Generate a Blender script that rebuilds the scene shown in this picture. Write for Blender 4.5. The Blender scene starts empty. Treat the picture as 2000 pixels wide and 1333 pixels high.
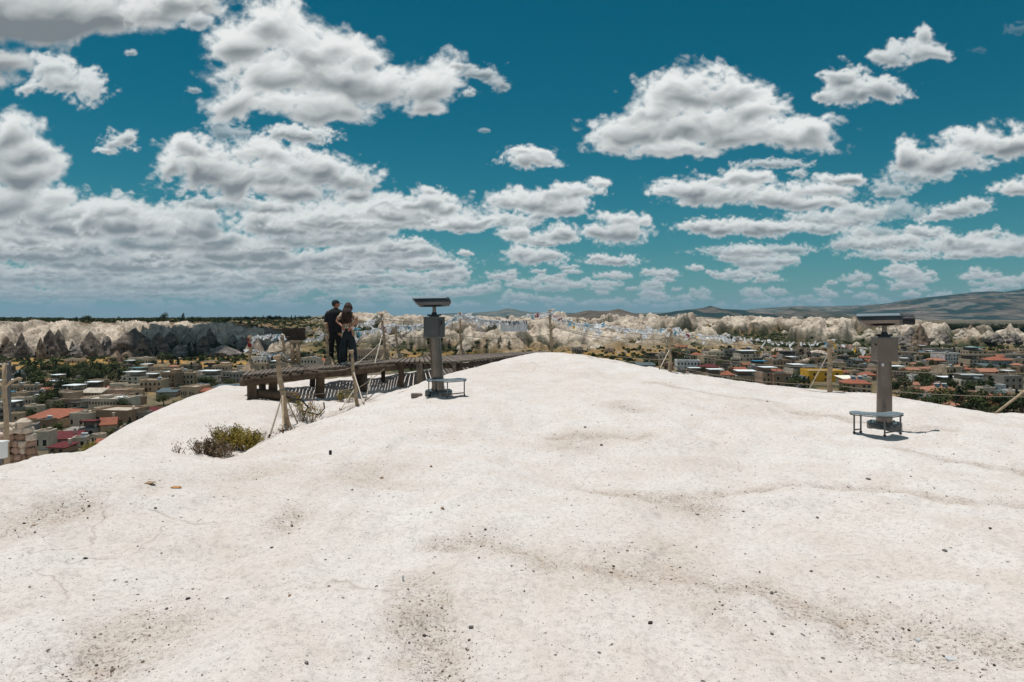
import math, random
import numpy as np

F = 1333.0           # focal length in photograph pixels (24 mm on a 36 mm frame)
HZ = 612.0           # row of the level line

# ---------------------------------------------------------------- noise tiles
def value_tile(cells, size, seed):
    rng = np.random.default_rng(seed)
    g = rng.random((cells, cells))
    t = np.arange(size) * cells / size
    i = np.floor(t).astype(int); f = t - i; f = f * f * f * (f * (f * 6 - 15) + 10)
    a = g[i % cells][:, i % cells]; b = g[i % cells][:, (i + 1) % cells]
    c = g[(i + 1) % cells][:, i % cells]; d = g[(i + 1) % cells][:, (i + 1) % cells]
    fx = f[None, :]; fy = f[:, None]
    return (a * (1 - fx) + b * fx) * (1 - fy) + (c * (1 - fx) + d * fx) * fy

def fbm_tile(cells, octs, size, seed, gain=.5):
    o = np.zeros((size, size)); amp = 1; tot = 0
    for k in range(octs):
        o += amp * value_tile(cells * 2 ** k, size, seed + k); tot += amp; amp *= gain
    return o / tot

def worley_tile(cells, size, seed):
    rng = np.random.default_rng(seed)
    jx = rng.random((cells, cells)); jy = rng.random((cells, cells))
    t = np.arange(size) * cells / size
    X, Y = np.meshgrid(t, t); ix = np.floor(X).astype(int); iy = np.floor(Y).astype(int)
    best = np.full((size, size), 9.0)
    for dy in (-1, 0, 1):
        for dx in (-1, 0, 1):
            cx = (ix + dx) % cells; cy = (iy + dy) % cells
            px = ix + dx + jx[cy, cx]; py = iy + dy + jy[cy, cx]
            best = np.minimum(best, (px - X) ** 2 + (py - Y) ** 2)
    return 1 - np.clip(np.sqrt(best), 0, 1)

def samp(tile, x, y):
    """bilinear, periodic; x and y in tile lengths"""
    n = tile.shape[0]
    x = (x % 1.0) * n; y = (y % 1.0) * n
    i = np.floor(x).astype(np.int64); j = np.floor(y).astype(np.int64)
    fx = x - i; fy = y - j
    i %= n; j %= n; i1 = (i + 1) % n; j1 = (j + 1) % n
    return (tile[j, i] * (1 - fx) + tile[j, i1] * fx) * (1 - fy) + (tile[j1, i] * (1 - fx) + tile[j1, i1] * fx) * fy

def sstep(a, b, x):
    t = np.clip((x - a) / (b - a), 0, 1)
    return t * t * (3 - 2 * t)

# ---------------------------------------------------------------- the cloudy sky, by direction (azimuth -45..45, elevation 0..45 degrees)
SKY_W, SKY_H = 2304, 1152
def blur1(a, n, axis):
    """box blur by running sums"""
    k = 2 * n + 1
    p = np.concatenate([np.repeat(np.take(a, [0], axis), n + 1, axis), a, np.repeat(np.take(a, [-1], axis), n, axis)], axis)
    c = np.cumsum(p, axis)
    s = a.shape[axis]
    return (np.take(c, range(k, k + s), axis) - np.take(c, range(0, s), axis)) / k

def cloud_sky():
    az = np.radians((np.arange(SKY_W) + .5) / SKY_W * 90 - 45)
    el = np.radians((np.arange(SKY_H) + .5) / SKY_H * 45)
    A, E = np.meshgrid(az, el)
    PX = 1000 + F * np.tan(A)
    PY = HZ - F * np.tan(E) / np.cos(A)
    RGB = np.zeros((SKY_H, SKY_W, 3)); AL = np.zeros((SKY_H, SKY_W))
    soft = fbm_tile(6, 7, 1024, 11, .55)
    warp1 = fbm_tile(5, 6, 1024, 31, .5); warp2 = fbm_tile(5, 6, 1024, 51, .5)
    wor = (.6 * worley_tile(7, 1024, 71) + .4 * worley_tile(13, 1024, 72))
    wor = (wor - wor.mean()) / wor.std() * .5
    wor_fine = (.62 * worley_tile(17, 1024, 75) + .38 * worley_tile(34, 1024, 76))
    wor_fine = (wor_fine - wor_fine.mean()) / wor_fine.std() * .5
    soft = (soft - soft.mean()) / soft.std() * .5
    warp1 = (warp1 - .5) * 2; warp2 = (warp2 - .5) * 2
    rng = random.Random(5)
    px_per = SKY_H / 45 * 180 / math.pi / F                  # image rows per photograph pixel

    def cloud(lobes, dark=0., wisp=.55, puff=.5, dens=1., flat=.6, edge=.16):
        xs0 = min(l[0] - l[2] * 1.5 for l in lobes); xs1 = max(l[0] + l[2] * 1.5 for l in lobes)
        ys0 = min(l[1] - l[3] * 1.7 for l in lobes); ys1 = max(l[1] + l[3] * 1.7 for l in lobes)
        m = (PX >= xs0) & (PX <= xs1) & (PY >= ys0) & (PY <= ys1)
        if not m.any(): return
        rows = np.where(m.any(1))[0]; cols = np.where(m.any(0))[0]
        r0, r1, c0, c1 = rows[0], rows[-1] + 1, cols[0], cols[-1] + 1
        if r1 - r0 < 3 or c1 - c0 < 3: return
        x = PX[r0:r1, c0:c1]; y = PY[r0:r1, c0:c1]
        rm = max(l[3] for l in lobes)
        size = max(rm * 7, 60.)
        ox, oy = rng.random() * 9, rng.random() * 9
        u = x / size + ox; v = y / size * 1.15 + oy
        w1 = samp(warp1, u * .8, v * .8); w2 = samp(warp2, u * .8, v * .8)
        x2 = x + w1 * rm * .45; y2 = y + w2 * rm * .38
        S = np.full(x.shape, -3.); base = np.zeros_like(x); wsum = np.full(x.shape, 1e-6)
        for (lx, ly, rx, ry) in lobes:
            dx = (x2 - lx) / rx; dy = (y2 - ly) / ry
            dyy = np.where(dy > 0, dy / flat, dy)
            q = 1 - np.sqrt(dx * dx + dyy * dyy)
            k = 5.
            S = np.maximum(S, q) + .10 * np.exp(-np.abs(S - q) * k)
            w = np.exp(4 * q); base += w * (y + w2 * rm * .12 - ly) / ry; wsum += w
        base /= wsum
        S = np.clip(S, -3, .75)
        bil = samp(wor, u + w1 * .06, v * 1.25 + w2 * .06)
        bilf = samp(wor_fine, u + w1 * .10, v * 1.25 + w2 * .10)
        fin = samp(soft, u * 1.5 + w1 * .15, v * 1.8 + w2 * .15)
        fin2 = samp(soft, u * 5.3 + w2 * .3, v * 6.1 + w1 * .3)
        up = np.clip(.62 - base * .5, .22, 1.15)
        ragged = np.clip(.4 + base * .5, .2, 1.)
        V = S - .03 + bil * puff * .26 * up + bilf * puff * .11 * up + fin * wisp * .32 + fin2 * .06 * (.5 + ragged)
        a = sstep(-.10, edge * 1.7 + .18, V + fin2 * .075 + fin * .05)
        a = np.clip(a * (1 + fin2 * .25 * (1 - a)), 0, 1)
        a = blur1(blur1(a, 1, 0), 1, 1) * .35 + a * .65
        q = rm * px_per                                             # cloud size in image rows
        B = lambda f, k: (lambda m_: blur1(blur1(f, m_, 0), m_, 1))(max(1, int(round(q * k))))
        thick = sstep(-.02, .55, V)
        tb = B(thick, .06)
        O = np.zeros_like(tb)
        for off, wt in ((.14, .34), (.36, .33), (.7, .33)):
            n = max(1, int(q * off)); sl = np.zeros_like(tb)
            if n < tb.shape[0]: sl[:-n] = tb[n:]
            O += wt * B(sl, .05) if off < .3 else wt * B(sl, .12)
        Hf = B(S * .8 + bil * puff * .30 * up + fin * .16, .075)
        gy, gx = np.gradient(Hf)
        slope = np.clip((-gy + gx * .35) * q * .55, -.6, .6)
        Hs = B(bilf * puff * .12 * up + fin * .05, .025)
        gy, gx = np.gradient(Hs)
        slope2 = np.clip((-gy + gx * .35) * q * .40, -.25, .25)
        core = B(sstep(.0, .62, V), .16)
        bot = sstep(-.60, .42, base + fin * .16 + bil * .08)
        body = sstep(.05, .45, V)
        L = 1.05 - core ** 1.35 * bot * (.76 + .10 * body) - O * .13 + slope * .20 + slope2 * .22 * (1 - .8 * bot) - dark * (.15 + .75 * core)
        L = L * (.86 + .14 * sstep(0., .3, V)) + fin * .025
        L = np.clip(L, 0, 1)
        lo = np.array([.200, .228, .245]); hi = np.array([.83, .85, .84])
        col = lo + (hi - lo) * L[..., None]
        a = a * dens
        RGB[r0:r1, c0:c1] = RGB[r0:r1, c0:c1] * (1 - a[..., None]) + col * a[..., None]
        AL[r0:r1, c0:c1] = 1 - (1 - AL[r0:r1, c0:c1]) * (1 - a)

    # small far clouds in rows, smaller and flatter towards the level line
    r2 = random.Random(17)
    jobs = []
    for k in range(950):
        t = r2.random() ** 1.55
        e = 11 + t * 178                                     # pixels above the level line
        cx = r2.uniform(-250, 2250)
        if cx > 880 and e > 75 and r2.random() < .80: continue
        if cx <= 880 and e > 80 and r2.random() < .70: continue
        if cx > 880 and r2.random() < .28: continue
        rx = (9 + e * .42) * r2.uniform(.40, 1.25)
        if cx < 900: rx *= 1.25
        ry = rx * r2.uniform(.24, .40) + 2
        lob = [(cx, HZ - e, rx, ry)]
        for j in range(r2.randint(1, 3)):
            lob.append((cx + r2.uniform(-.8, .8) * rx, HZ - e - r2.uniform(0, .7) * ry, rx * r2.uniform(.3, .6), ry * r2.uniform(.6, 1.0)))
        near = min(1., .32 + e / 110.)
        jobs.append((e, lob, dict(dark=(.12 if cx < 900 else .05) * r2.random(), dens=.35 + .6 * near * r2.uniform(.75, 1), flat=.40, wisp=.35, puff=.9)))
    # the tall left-hand mass and the middle rows
    for (cx, cy, rx, ry, dk) in [(330, 560, 330, 24, .25), (60, 545, 260, 26, .35), (620, 548, 260, 20, .2), (250, 520, 300, 30, .4), (520, 515, 230, 30, .25), (760, 500, 120, 26, .15),
                                 (60, 500, 260, 40, .5), (330, 480, 190, 42, .3), (640, 470, 160, 40, .2), (800, 520, 130, 20, .1), (150, 445, 190, 55, .4), (560, 446, 110, 32, .12), (350, 450, 120, 48, .2),
                                 (460, 500, 140, 30, .3), (700, 522, 190, 18, .3), (120, 580, 330, 14, .2)]:
        jobs.append((HZ - cy + 3, [(cx, cy, rx, ry), (cx - rx * .45, cy - ry * .45, rx * .4, ry * .75), (cx + rx * .5, cy - ry * .3, rx * .38, ry * .7), (cx + rx * .1, cy - ry * .5, rx * .3, ry * .6)],
                     dict(dark=dk * .8, dens=.9, flat=.42)))
    for (e, lob, kw) in sorted(jobs, key=lambda q: q[0]): cloud(lob, **kw)
    big = [
        ([(1045, 505, 72, 24), (1020, 495, 40, 18), (1080, 497, 34, 16)], {}), ([(1195, 512, 60, 15), (1170, 505, 30, 12)], {}),
        ([(1010, 458, 44, 26), (1085, 462, 50, 22), (1100, 452, 30, 18)], {}),
        ([(1210, 458, 68, 34), (1205, 432, 42, 24), (1250, 440, 28, 22), (1165, 452, 30, 24)], dict(dark=.06)),
        ([(1440, 452, 120, 24), (1385, 446, 66, 22), (1510, 446, 70, 16)], dict(dark=.1)), ([(1460, 492, 110, 16), (1540, 488, 60, 12)], dict(dens=.7)),
        ([(1700, 480, 80, 18), (1760, 470, 60, 16)], dict(dens=.8)), ([(1890, 480, 90, 20), (1860, 470, 40, 14)], dict(dens=.8)), ([(1740, 500, 110, 14)], dict(dens=.7)),
        ([(1700, 455, 60, 20), (1655, 478, 40, 20)], dict(dens=.6)),
        ([(1985, 480, 60, 26)], dict(dens=.8)),
        ([(1870, 412, 62, 20), (1905, 400, 40, 15), (1830, 425, 34, 14)], dict(dens=.9)), ([(1750, 415, 80, 24), (1700, 425, 50, 16)], dict(dens=.55)),
        ([(1985, 372, 62, 24), (2040, 360, 60, 30)], {}),
        ([(900, 440, 66, 24), (950, 434, 32, 14), (860, 446, 30, 14)], {}), ([(835, 398, 52, 32), (862, 412, 42, 28), (800, 402, 32, 18), (836, 376, 26, 12)], dict(dens=.95)),
        ([(908, 496, 18, 8)], {}), ([(840, 512, 44, 12)], {}),
        ([(1050, 398, 98, 30), (1000, 400, 50, 32), (1110, 378, 70, 24), (1172, 362, 30, 14), (1090, 412, 70, 22)], dict(dark=.03)),
        ([(1420, 388, 140, 38), (1350, 374, 76, 32), (1440, 352, 80, 24), (1520, 392, 90, 26), (1600, 376, 76, 26), (1650, 352, 50, 16), (1590, 400, 110, 22), (1290, 380, 30, 16)], dict(dark=.10)),
        ([(1800, 345, 80, 30), (1740, 372, 50, 26)], dict(dens=.65)),
        ([(1850, 318, 110, 44), (1780, 308, 52, 40), (1930, 290, 80, 38), (2010, 280, 90, 42), (1880, 280, 50, 22)], dict(dark=.10)),
        ([(250, 440, 120, 40), (235, 410, 60, 34), (190, 430, 70, 40)], dict(dark=.12)),
        ([(-10, 400, 120, 60), (40, 345, 80, 66), (25, 260, 66, 50), (60, 300, 54, 40), (-30, 300, 90, 80), (90, 400, 60, 34)], dict(dark=.16)),
        ([(430, 400, 110, 22), (520, 408, 110, 20)], dict(dens=.8, dark=.2)),
        ([(510, 352, 200, 52), (410, 332, 110, 50), (370, 296, 66, 36), (500, 306, 100, 34), (600, 330, 90, 44), (690, 352, 62, 30), (560, 380, 150, 32), (318, 330, 28, 40), (700, 380, 40, 20)], dict(dark=.14)),
        ([(590, 268, 76, 26), (560, 260, 40, 18)], dict(dark=.05, dens=.92)), ([(450, 262, 50, 22), (430, 246, 24, 16)], dict(dens=.5)),
        ([(232, 282, 42, 24), (248, 270, 24, 18), (205, 298, 24, 10)], dict(dens=.85, wisp=.9)),
        ([(120, 168, 92, 44), (100, 140, 52, 34), (178, 185, 36, 42), (50, 175, 30, 14)], dict(dens=.88, wisp=.9, dark=.05)),
        ([(1035, 316, 64, 28), (1030, 300, 40, 18)], dict(edge=.2)),
        ([(1380, 255, 150, 62), (1330, 180, 92, 62), (1420, 180, 74, 52), (1240, 268, 96, 50), (1290, 225, 90, 60), (1480, 220, 74, 48), (1460, 270, 130, 44), (1555, 280, 106, 40), (1310, 300, 120, 30), (1600, 262, 58, 36), (1200, 290, 50, 30)], dict(dark=.03)),
        ([(1510, 322, 90, 14), (1560, 342, 22, 12)], dict(dens=.7)),
        ([(1680, 182, 82, 38), (1650, 150, 44, 38), (1720, 175, 54, 32), (1630, 190, 40, 26)], dict(dens=.88, wisp=.8)),
        ([(1800, 108, 50, 38), (1815, 70, 22, 28), (1830, 110, 30, 20), (1740, 112, 36, 28)], dict(dens=.82, wisp=.95)),
        ([(575, 215, 175, 46), (470, 205, 86, 44), (520, 60, 92, 80), (460, 100, 46, 50), (600, 105, 120, 74), (650, 150, 120, 62), (740, 175, 120, 52), (830, 172, 66, 52), (560, 160, 150, 60), (640, 225, 90, 38), (700, 120, 60, 38), (840, 205, 50, 26)], dict(dark=.05)),
        ([(935, 145, 50, 20), (970, 165, 26, 24), (915, 185, 22, 16), (900, 130, 26, 12)], dict(dens=.7, wisp=1.1, edge=.3)),
        ([(380, 178, 16, 10)], dict(dens=.5)), ([(255, 104, 16, 10)], dict(dens=.6)), ([(946, 256, 14, 7)], dict(dens=.4)),
        ([(1990, 60, 30, 14)], dict(dens=.12, wisp=1.2)), ([(1910, 100, 20, 8)], dict(dens=.08)),
        ([(60, 45, 230, 66), (-90, 20, 230, 120), (200, 50, 120, 56), (320, 20, 90, 56), (380, 10, 56, 46), (30, 110, 60, 34), (-60, 130, 110, 60)], dict(dark=.62, wisp=.5)),
        ([(300, 30, 70, 46), (350, 0, 70, 50), (390, 40, 30, 26)], dict(dark=-.05, dens=.75)),
    ]
    for lob, kw in big: cloud(lob, **kw)
    # clouds higher up than the photograph reaches, so that the sky lights the place as such a day does
    r3 = random.Random(8)
    for k in range(26):
        cx = r3.uniform(-250, 2250); cy = r3.uniform(-900, -130); rx = r3.uniform(90, 240)
        cloud([(cx, cy, rx, rx * .4), (cx + rx * .4, cy - 20, rx * .5, rx * .3), (cx - rx * .4, cy - 10, rx * .5, rx * .3)], dark=.1)
    # thin veil that thickens towards the level line
    veil = np.clip(np.exp(-E / math.radians(3.6)) * .80 + np.exp(-E / math.radians(6.5)) * .16, 0, 1)
    veil *= np.where(PX < 700, 1.0, .92)
    vc = np.array([.25, .31, .355])
    RGB = RGB * (1 - veil[..., None]) + vc * veil[..., None]
    AL = 1 - (1 - AL) * (1 - veil)
    return RGB, AL
# ================================================================ Blender helpers
import bpy, bmesh
from mathutils import Vector, Matrix

SC = bpy.context.scene
COL = SC.collection
R = math.radians
SUN = Vector((-.15, .11, .98)).normalized()      # towards the sun

def P(x, y, d):
    """photograph position and depth -> point; the eye is at z = 0"""
    return Vector(((x - 1000) / F * d, d, -(y - HZ) / F * d))

def px_of(p):
    return (1000 + F * p[0] / p[1], HZ - F * p[2] / p[1])

def link(o, parent=None):
    COL.objects.link(o)
    if parent is not None: o.parent = parent
    return o

def tag(o, label=None, cat=None, group=None, kind=None):
    if label: o['label'] = label
    if cat: o['category'] = cat
    if group: o['group'] = group
    if kind: o['kind'] = kind
    return o

def thing(name, label, cat, loc=(0, 0, 0), rz=0, group=None):
    o = bpy.data.objects.new(name, None); o.empty_display_size = .2
    o.location = loc; o.rotation_euler = (0, 0, rz)
    link(o); tag(o, label, cat, group)
    return o

def mesh_from(name, V, Fc, mat=None, smooth=False):
    me = bpy.data.meshes.new(name)
    V = np.asarray(V, dtype=np.float32)
    me.vertices.add(len(V)); me.vertices.foreach_set('co', V.ravel())
    if isinstance(Fc, np.ndarray):
        n, k = Fc.shape
        me.loops.add(n * k); me.loops.foreach_set('vertex_index', Fc.ravel().astype(np.int32))
        me.polygons.add(n); me.polygons.foreach_set('loop_start', np.arange(0, n * k, k, dtype=np.int32))
        me.polygons.foreach_set('loop_total', np.full(n, k, dtype=np.int32))
    else:
        tot = [len(f) for f in Fc]
        idx = [i for f in Fc for i in f]
        me.loops.add(len(idx)); me.loops.foreach_set('vertex_index', idx)
        me.polygons.add(len(Fc)); st = np.concatenate([[0], np.cumsum(tot)[:-1]]).astype(np.int32)
        me.polygons.foreach_set('loop_start', st); me.polygons.foreach_set('loop_total', tot)
    me.polygons.foreach_set('use_smooth', [smooth] * len(me.polygons))
    me.update(calc_edges=True); me.validate(clean_customdata=False)
    if mat is not None: me.materials.append(mat)
    return me

def grid_faces(nr, nc, wrap=False):
    i = np.arange(nr - 1)[:, None]; j = np.arange(nc if wrap else nc - 1)[None, :]
    j1 = (j + 1) % nc
    a = i * nc + j; b = i * nc + j1; c = (i + 1) * nc + j1; d = (i + 1) * nc + j
    return np.stack([a, b, c, d], -1).reshape(-1, 4)

def color_attr(me, name, rgb):
    at = me.color_attributes.new(name, 'FLOAT_COLOR', 'POINT')
    c = np.ones((len(me.vertices), 4), dtype=np.float32); c[:, :3] = rgb
    at.data.foreach_set('color', c.ravel())

class MB:
    def __init__(s): s.v = []; s.f = []
    def add(s, V, Fc):
        n = len(s.v); s.v += [tuple(p) for p in V]; s.f += [tuple(i + n for i in f) for f in Fc]; return s
    def box(s, c, d, rz=0, M=None, taper=1.):
        hx, hy, hz = d[0] / 2, d[1] / 2, d[2] / 2
        V = []
        for z, t in ((-hz, 1.), (hz, taper)):
            for x, y in ((-hx, -hy), (hx, -hy), (hx, hy), (-hx, hy)):
                X, Y = x * t, y * t
                if rz: X, Y = X * math.cos(rz) - Y * math.sin(rz), X * math.sin(rz) + Y * math.cos(rz)
                V.append(Vector((X, Y, z)))
        if M is not None: V = [M @ v for v in V]
        V = [v + Vector(c) for v in V]
        return s.add(V, [(3, 2, 1, 0), (4, 5, 6, 7), (0, 1, 5, 4), (1, 2, 6, 5), (2, 3, 7, 6), (3, 0, 4, 7)])
    def tube(s, pts, rad, n=8, cap=True, wob=0, rng=None):
        pts = [Vector(p) for p in pts]
        if not hasattr(rad, '__len__'): rad = [rad] * len(pts)
        V = []; prev = None
        for i, p in enumerate(pts):
            t = (pts[min(i + 1, len(pts) - 1)] - pts[max(i - 1, 0)])
            t = t.normalized() if t.length > 1e-9 else Vector((0, 0, 1))
            if prev is None:
                a = t.orthogonal().normalized()
            else:
                a = (prev - t * prev.dot(t)); a = a.normalized() if a.length > 1e-6 else t.orthogonal().normalized()
            prev = a; b = t.cross(a)
            for k in range(n):
                an = 2 * math.pi * k / n; rr = rad[i] * (1 + (rng.uniform(-wob, wob) if rng else 0))
                V.append(p + a * math.cos(an) * rr + b * math.sin(an) * rr)
        Fc = []
        for i in range(len(pts) - 1):
            for k in range(n):
                k2 = (k + 1) % n
                Fc.append((i * n + k, i * n + k2, (i + 1) * n + k2, (i + 1) * n + k))
        if cap:
            Fc.append(tuple(range(n - 1, -1, -1))); m = (len(pts) - 1) * n; Fc.append(tuple(m + k for k in range(n)))
        return s.add(V, Fc)
    def prism(s, poly, z0, z1):
        n = len(poly)
        V = [(x, y, z0) for x, y in poly] + [(x, y, z1) for x, y in poly]
        Fc = [tuple(range(n - 1, -1, -1)), tuple(range(n, 2 * n))] + [(i, (i + 1) % n, n + (i + 1) % n, n + i) for i in range(n)]
        return s.add(V, Fc)
    def loft(s, sections, cap=True):
        n = len(sections[0]); V = [p for sec in sections for p in sec]; Fc = []
        for i in range(len(sections) - 1):
            for k in range(n):
                k2 = (k + 1) % n
                Fc.append((i * n + k, i * n + k2, (i + 1) * n + k2, (i + 1) * n + k))
        if cap:
            Fc.append(tuple(range(n - 1, -1, -1))); m = (len(sections) - 1) * n; Fc.append(tuple(m + k for k in range(n)))
        return s.add(V, Fc)
    def build(s, name, mat, parent=None, smooth=False, bevel=0, loc=None, auto=None):
        me = mesh_from(name, s.v, s.f, mat, smooth)
        o = bpy.data.objects.new(name, me); link(o, parent)
        if loc is not None: o.location = loc
        if bevel:
            m = o.modifiers.new('Bevel', 'BEVEL'); m.width = bevel; m.segments = 2; m.limit_method = 'ANGLE'; m.angle_limit = R(40)
        if auto:
            me.polygons.foreach_set('use_smooth', [True] * len(me.polygons))
            try: me.set_sharp_from_angle(angle=R(auto))
            except Exception: pass
        return o

# ---------------------------------------------------------------- materials
def new_mat(name):
    m = bpy.data.materials.new(name); m.use_nodes = True
    nt = m.node_tree; nt.nodes.clear()
    out = nt.nodes.new('ShaderNodeOutputMaterial'); b = nt.nodes.new('ShaderNodeBsdfPrincipled')
    nt.links.new(b.outputs[0], out.inputs[0])
    return m, nt, b

def N(nt, typ, **kw):
    n = nt.nodes.new(typ)
    for k, v in kw.items():
        if k == 'inp':
            for kk, vv in v.items(): n.inputs[kk].default_value = vv
        else: setattr(n, k, v)
    return n

def ramp(nt, stops, fac=None, interp='LINEAR'):
    r = nt.nodes.new('ShaderNodeValToRGB'); cr = r.color_ramp; cr.interpolation = interp
    while len(cr.elements) < len(stops): cr.elements.new(.5)
    for e, (p, c) in zip(cr.elements, stops):
        e.position = p; e.color = (c, c, c, 1) if not hasattr(c, '__len__') else (*c[:3], 1)
    if fac is not None: nt.links.new(fac, r.inputs[0])
    return r

def mix(nt, fac, a, b, blend='MIX'):
    m = nt.nodes.new('ShaderNodeMix'); m.data_type = 'RGBA'; m.blend_type = blend
    for sock, v in ((m.inputs[0], fac), (m.inputs[6], a), (m.inputs[7], b)):
        if isinstance(v, bpy.types.NodeSocket): nt.links.new(v, sock)
        elif hasattr(v, '__len__'): sock.default_value = (*v[:3], 1)
        else: sock.default_value = v
    return m.outputs[2]

def simple(name, col, rough=.8, metal=0., scale=3., amt=.25, bump=.0, bscale=None, col2=None, spec=.3, random_amt=0.):
    """a base colour broken up by object-space noise, optional bump, optional change from object to object"""
    m, nt, b = new_mat(name)
    tc = N(nt, 'ShaderNodeTexCoord')
    n1 = N(nt, 'ShaderNodeTexNoise', inp={'Scale': scale, 'Detail': 6., 'Roughness': .6})
    nt.links.new(tc.outputs['Object'], n1.inputs['Vector'])
    c2 = col2 if col2 else tuple(c * (1 - amt) for c in col)
    c1 = col if col2 else tuple(min(1, c * (1 + amt * .6)) for c in col)
    r = ramp(nt, [(.32, c2), (.68, c1)], n1.outputs['Fac'])
    out = r.outputs[0]
    if random_amt:
        oi = N(nt, 'ShaderNodeObjectInfo')
        rr = ramp(nt, [(0, 1 - random_amt), (1, 1 + random_amt)], oi.outputs['Random'])
        out = mix(nt, 1., out, rr.outputs[0], 'MULTIPLY')
    nt.links.new(out, b.inputs['Base Color'])
    b.inputs['Roughness'].default_value = rough; b.inputs['Metallic'].default_value = metal
    b.inputs['Specular IOR Level'].default_value = spec
    if bump:
        n2 = N(nt, 'ShaderNodeTexNoise', inp={'Scale': bscale or scale * 6, 'Detail': 5., 'Roughness': .6})
        nt.links.new(tc.outputs['Object'], n2.inputs['Vector'])
        bp = N(nt, 'ShaderNodeBump', inp={'Strength': bump, 'Distance': .02})
        nt.links.new(n2.outputs['Fac'], bp.inputs['Height']); nt.links.new(bp.outputs[0], b.inputs['Normal'])
    return m

MAT = {}
MAT['wood_grey'] = simple('weathered wood', (.165, .135, .11), .85, scale=9, amt=.45, bump=.4, bscale=40)
MAT['wood_dark'] = simple('dark wood', (.05, .038, .03), .85, scale=6, amt=.5, bump=.5, bscale=30)
MAT['wood_log'] = simple('brown log wood', (.085, .06, .04), .85, scale=5, amt=.45, bump=.5, bscale=22)
MAT['wood_pale'] = simple('pale peeled wood', (.40, .30, .20), .8, scale=8, amt=.35, bump=.3, bscale=40)
MAT['rope'] = simple('rope fibre', (.24, .20, .15), .9, scale=60, amt=.3)
MAT['rope_pale'] = simple('pale rope', (.52, .46, .37), .9, scale=60, amt=.3)
MAT['steel'] = simple('brushed steel', (.17, .15, .135), .24, 1., scale=2.5, amt=.22, bump=.05, bscale=90)
MAT['steel_dark'] = simple('dark steel', (.10, .105, .108), .33, .95, scale=3, amt=.25, bump=.04, bscale=60)
MAT['steel_top'] = simple('pale blue-grey steel', (.27, .33, .36), .42, .5, scale=4, amt=.15)
MAT['steel_leg'] = simple('grey steel tube', (.13, .135, .135), .5, .7, scale=10, amt=.3)
MAT['black'] = simple('black rubber', (.012, .012, .014), .45, scale=9, amt=.3)
MAT['lens'] = simple('lens glass', (.02, .025, .03), .05, .2, scale=9, amt=.1, spec=.9)
MAT['rag'] = simple('white cloth', (.80, .82, .84), .8, scale=14, amt=.16)
MAT['rag_blue'] = simple('blue cloth', (.18, .46, .60), .8, scale=14, amt=.2)
MAT['rag_red'] = simple('red cloth', (.42, .04, .05), .8, scale=14, amt=.3)
MAT['rag_pink'] = simple('pink cloth', (.70, .40, .40), .8, scale=14, amt=.3)
MAT['rag_yellow'] = simple('yellow cloth', (.75, .50, .05), .8, scale=14, amt=.3)

def translucent(m, amt=.45):
    nt = m.node_tree; out = [n for n in nt.nodes if n.type == 'OUTPUT_MATERIAL'][0]; b = [n for n in nt.nodes if n.type == 'BSDF_PRINCIPLED'][0]
    t = nt.nodes.new('ShaderNodeBsdfTranslucent'); mx = nt.nodes.new('ShaderNodeMixShader'); mx.inputs[0].default_value = amt
    nt.links.new(b.inputs['Base Color'].links[0].from_socket, t.inputs[0]); nt.links.new(b.outputs[0], mx.inputs[1]); nt.links.new(t.outputs[0], mx.inputs[2]); nt.links.new(mx.outputs[0], out.inputs[0])
for k_ in ('rag', 'rag_blue', 'rag_red', 'rag_pink', 'rag_yellow'): translucent(MAT[k_])
# ================================================================ the near tuff hill
def tab(rows):
    a = np.array(rows, float); return a
MAIN = tab([(-2200, 960, 6.5), (-900, 950, 6.5), (-300, 945, 6.6), (0, 907, 7), (60, 893, 7.3), (120, 882, 7.7), (190, 877, 8), (260, 877, 8.2), (330, 882, 8.4), (400, 889, 8.5), (430, 893, 8.6), (480, 872, 9.3),
            (540, 840, 10.3), (600, 820, 11.3), (660, 802, 12), (695, 793, 12.5), (780, 757, 14.5), (850, 738, 16), (930, 717, 18), (1000, 700, 21), (1040, 692, 23.5), (1070, 689, 24.5), (1130, 691.5, 23),
            (1200, 703, 21.5), (1260, 713, 20), (1310, 727, 18.6), (1400, 741, 18), (1500, 752, 18), (1600, 762, 17.8), (1700, 771, 16.4), (1800, 785, 15), (1900, 800, 14), (2000, 812, 13.3), (2200, 838, 12.5), (2700, 890, 11), (4200, 960, 9)])
BACK = tab([(-2200, 10, 1050, 12, 1050), (0, 10, 990, 12, 985), (130, 9.8, 925, 12, 900), (185, 9.8, 900, 12, 871), (260, 10.2, 885, 14, 825), (330, 10.5, 875, 16, 785), (400, 11, 862, 17, 762), (430, 11.5, 848, 18, 755),
            (490, 12.5, 822, 18, 758), (560, 13.2, 832, 18.5, 752), (620, 15.5, 800, 19.5, 742), (700, 17, 786, 20.5, 734), (780, 18.5, 768, 21.2, 727), (850, 19.2, 750, 22, 717), (930, 20.5, 725, 23.2, 705.5), (1000, 22.3, 702, 24.2, 693.5),
            (1070, 25, 691.5, 26, 691.3), (1300, 25, 760, 26, 760), (2200, 25, 900, 26, 900), (4200, 25, 1000, 26, 1000)])
def smooth_tab(T, sig=22.):
    xs = np.arange(T[0, 0], T[-1, 0], 8.); k = np.exp(-.5 * (np.arange(-9, 10) * 8 / sig) ** 2); k /= k.sum(); out = [xs]
    for c in range(1, T.shape[1]):
        v = np.interp(xs, T[:, 0], T[:, c]); out.append(np.convolve(np.pad(v, 9, mode='edge'), k, 'valid'))
    return np.stack(out, 1)
MAIN = smooth_tab(MAIN, 16.); BACK = smooth_tab(BACK, 26.)
g_big = fbm_tile(8, 5, 1024, 201, .5); g_fine = fbm_tile(32, 5, 1024, 211, .55); g_mid = fbm_tile(16, 4, 1024, 221, .5)
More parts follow.
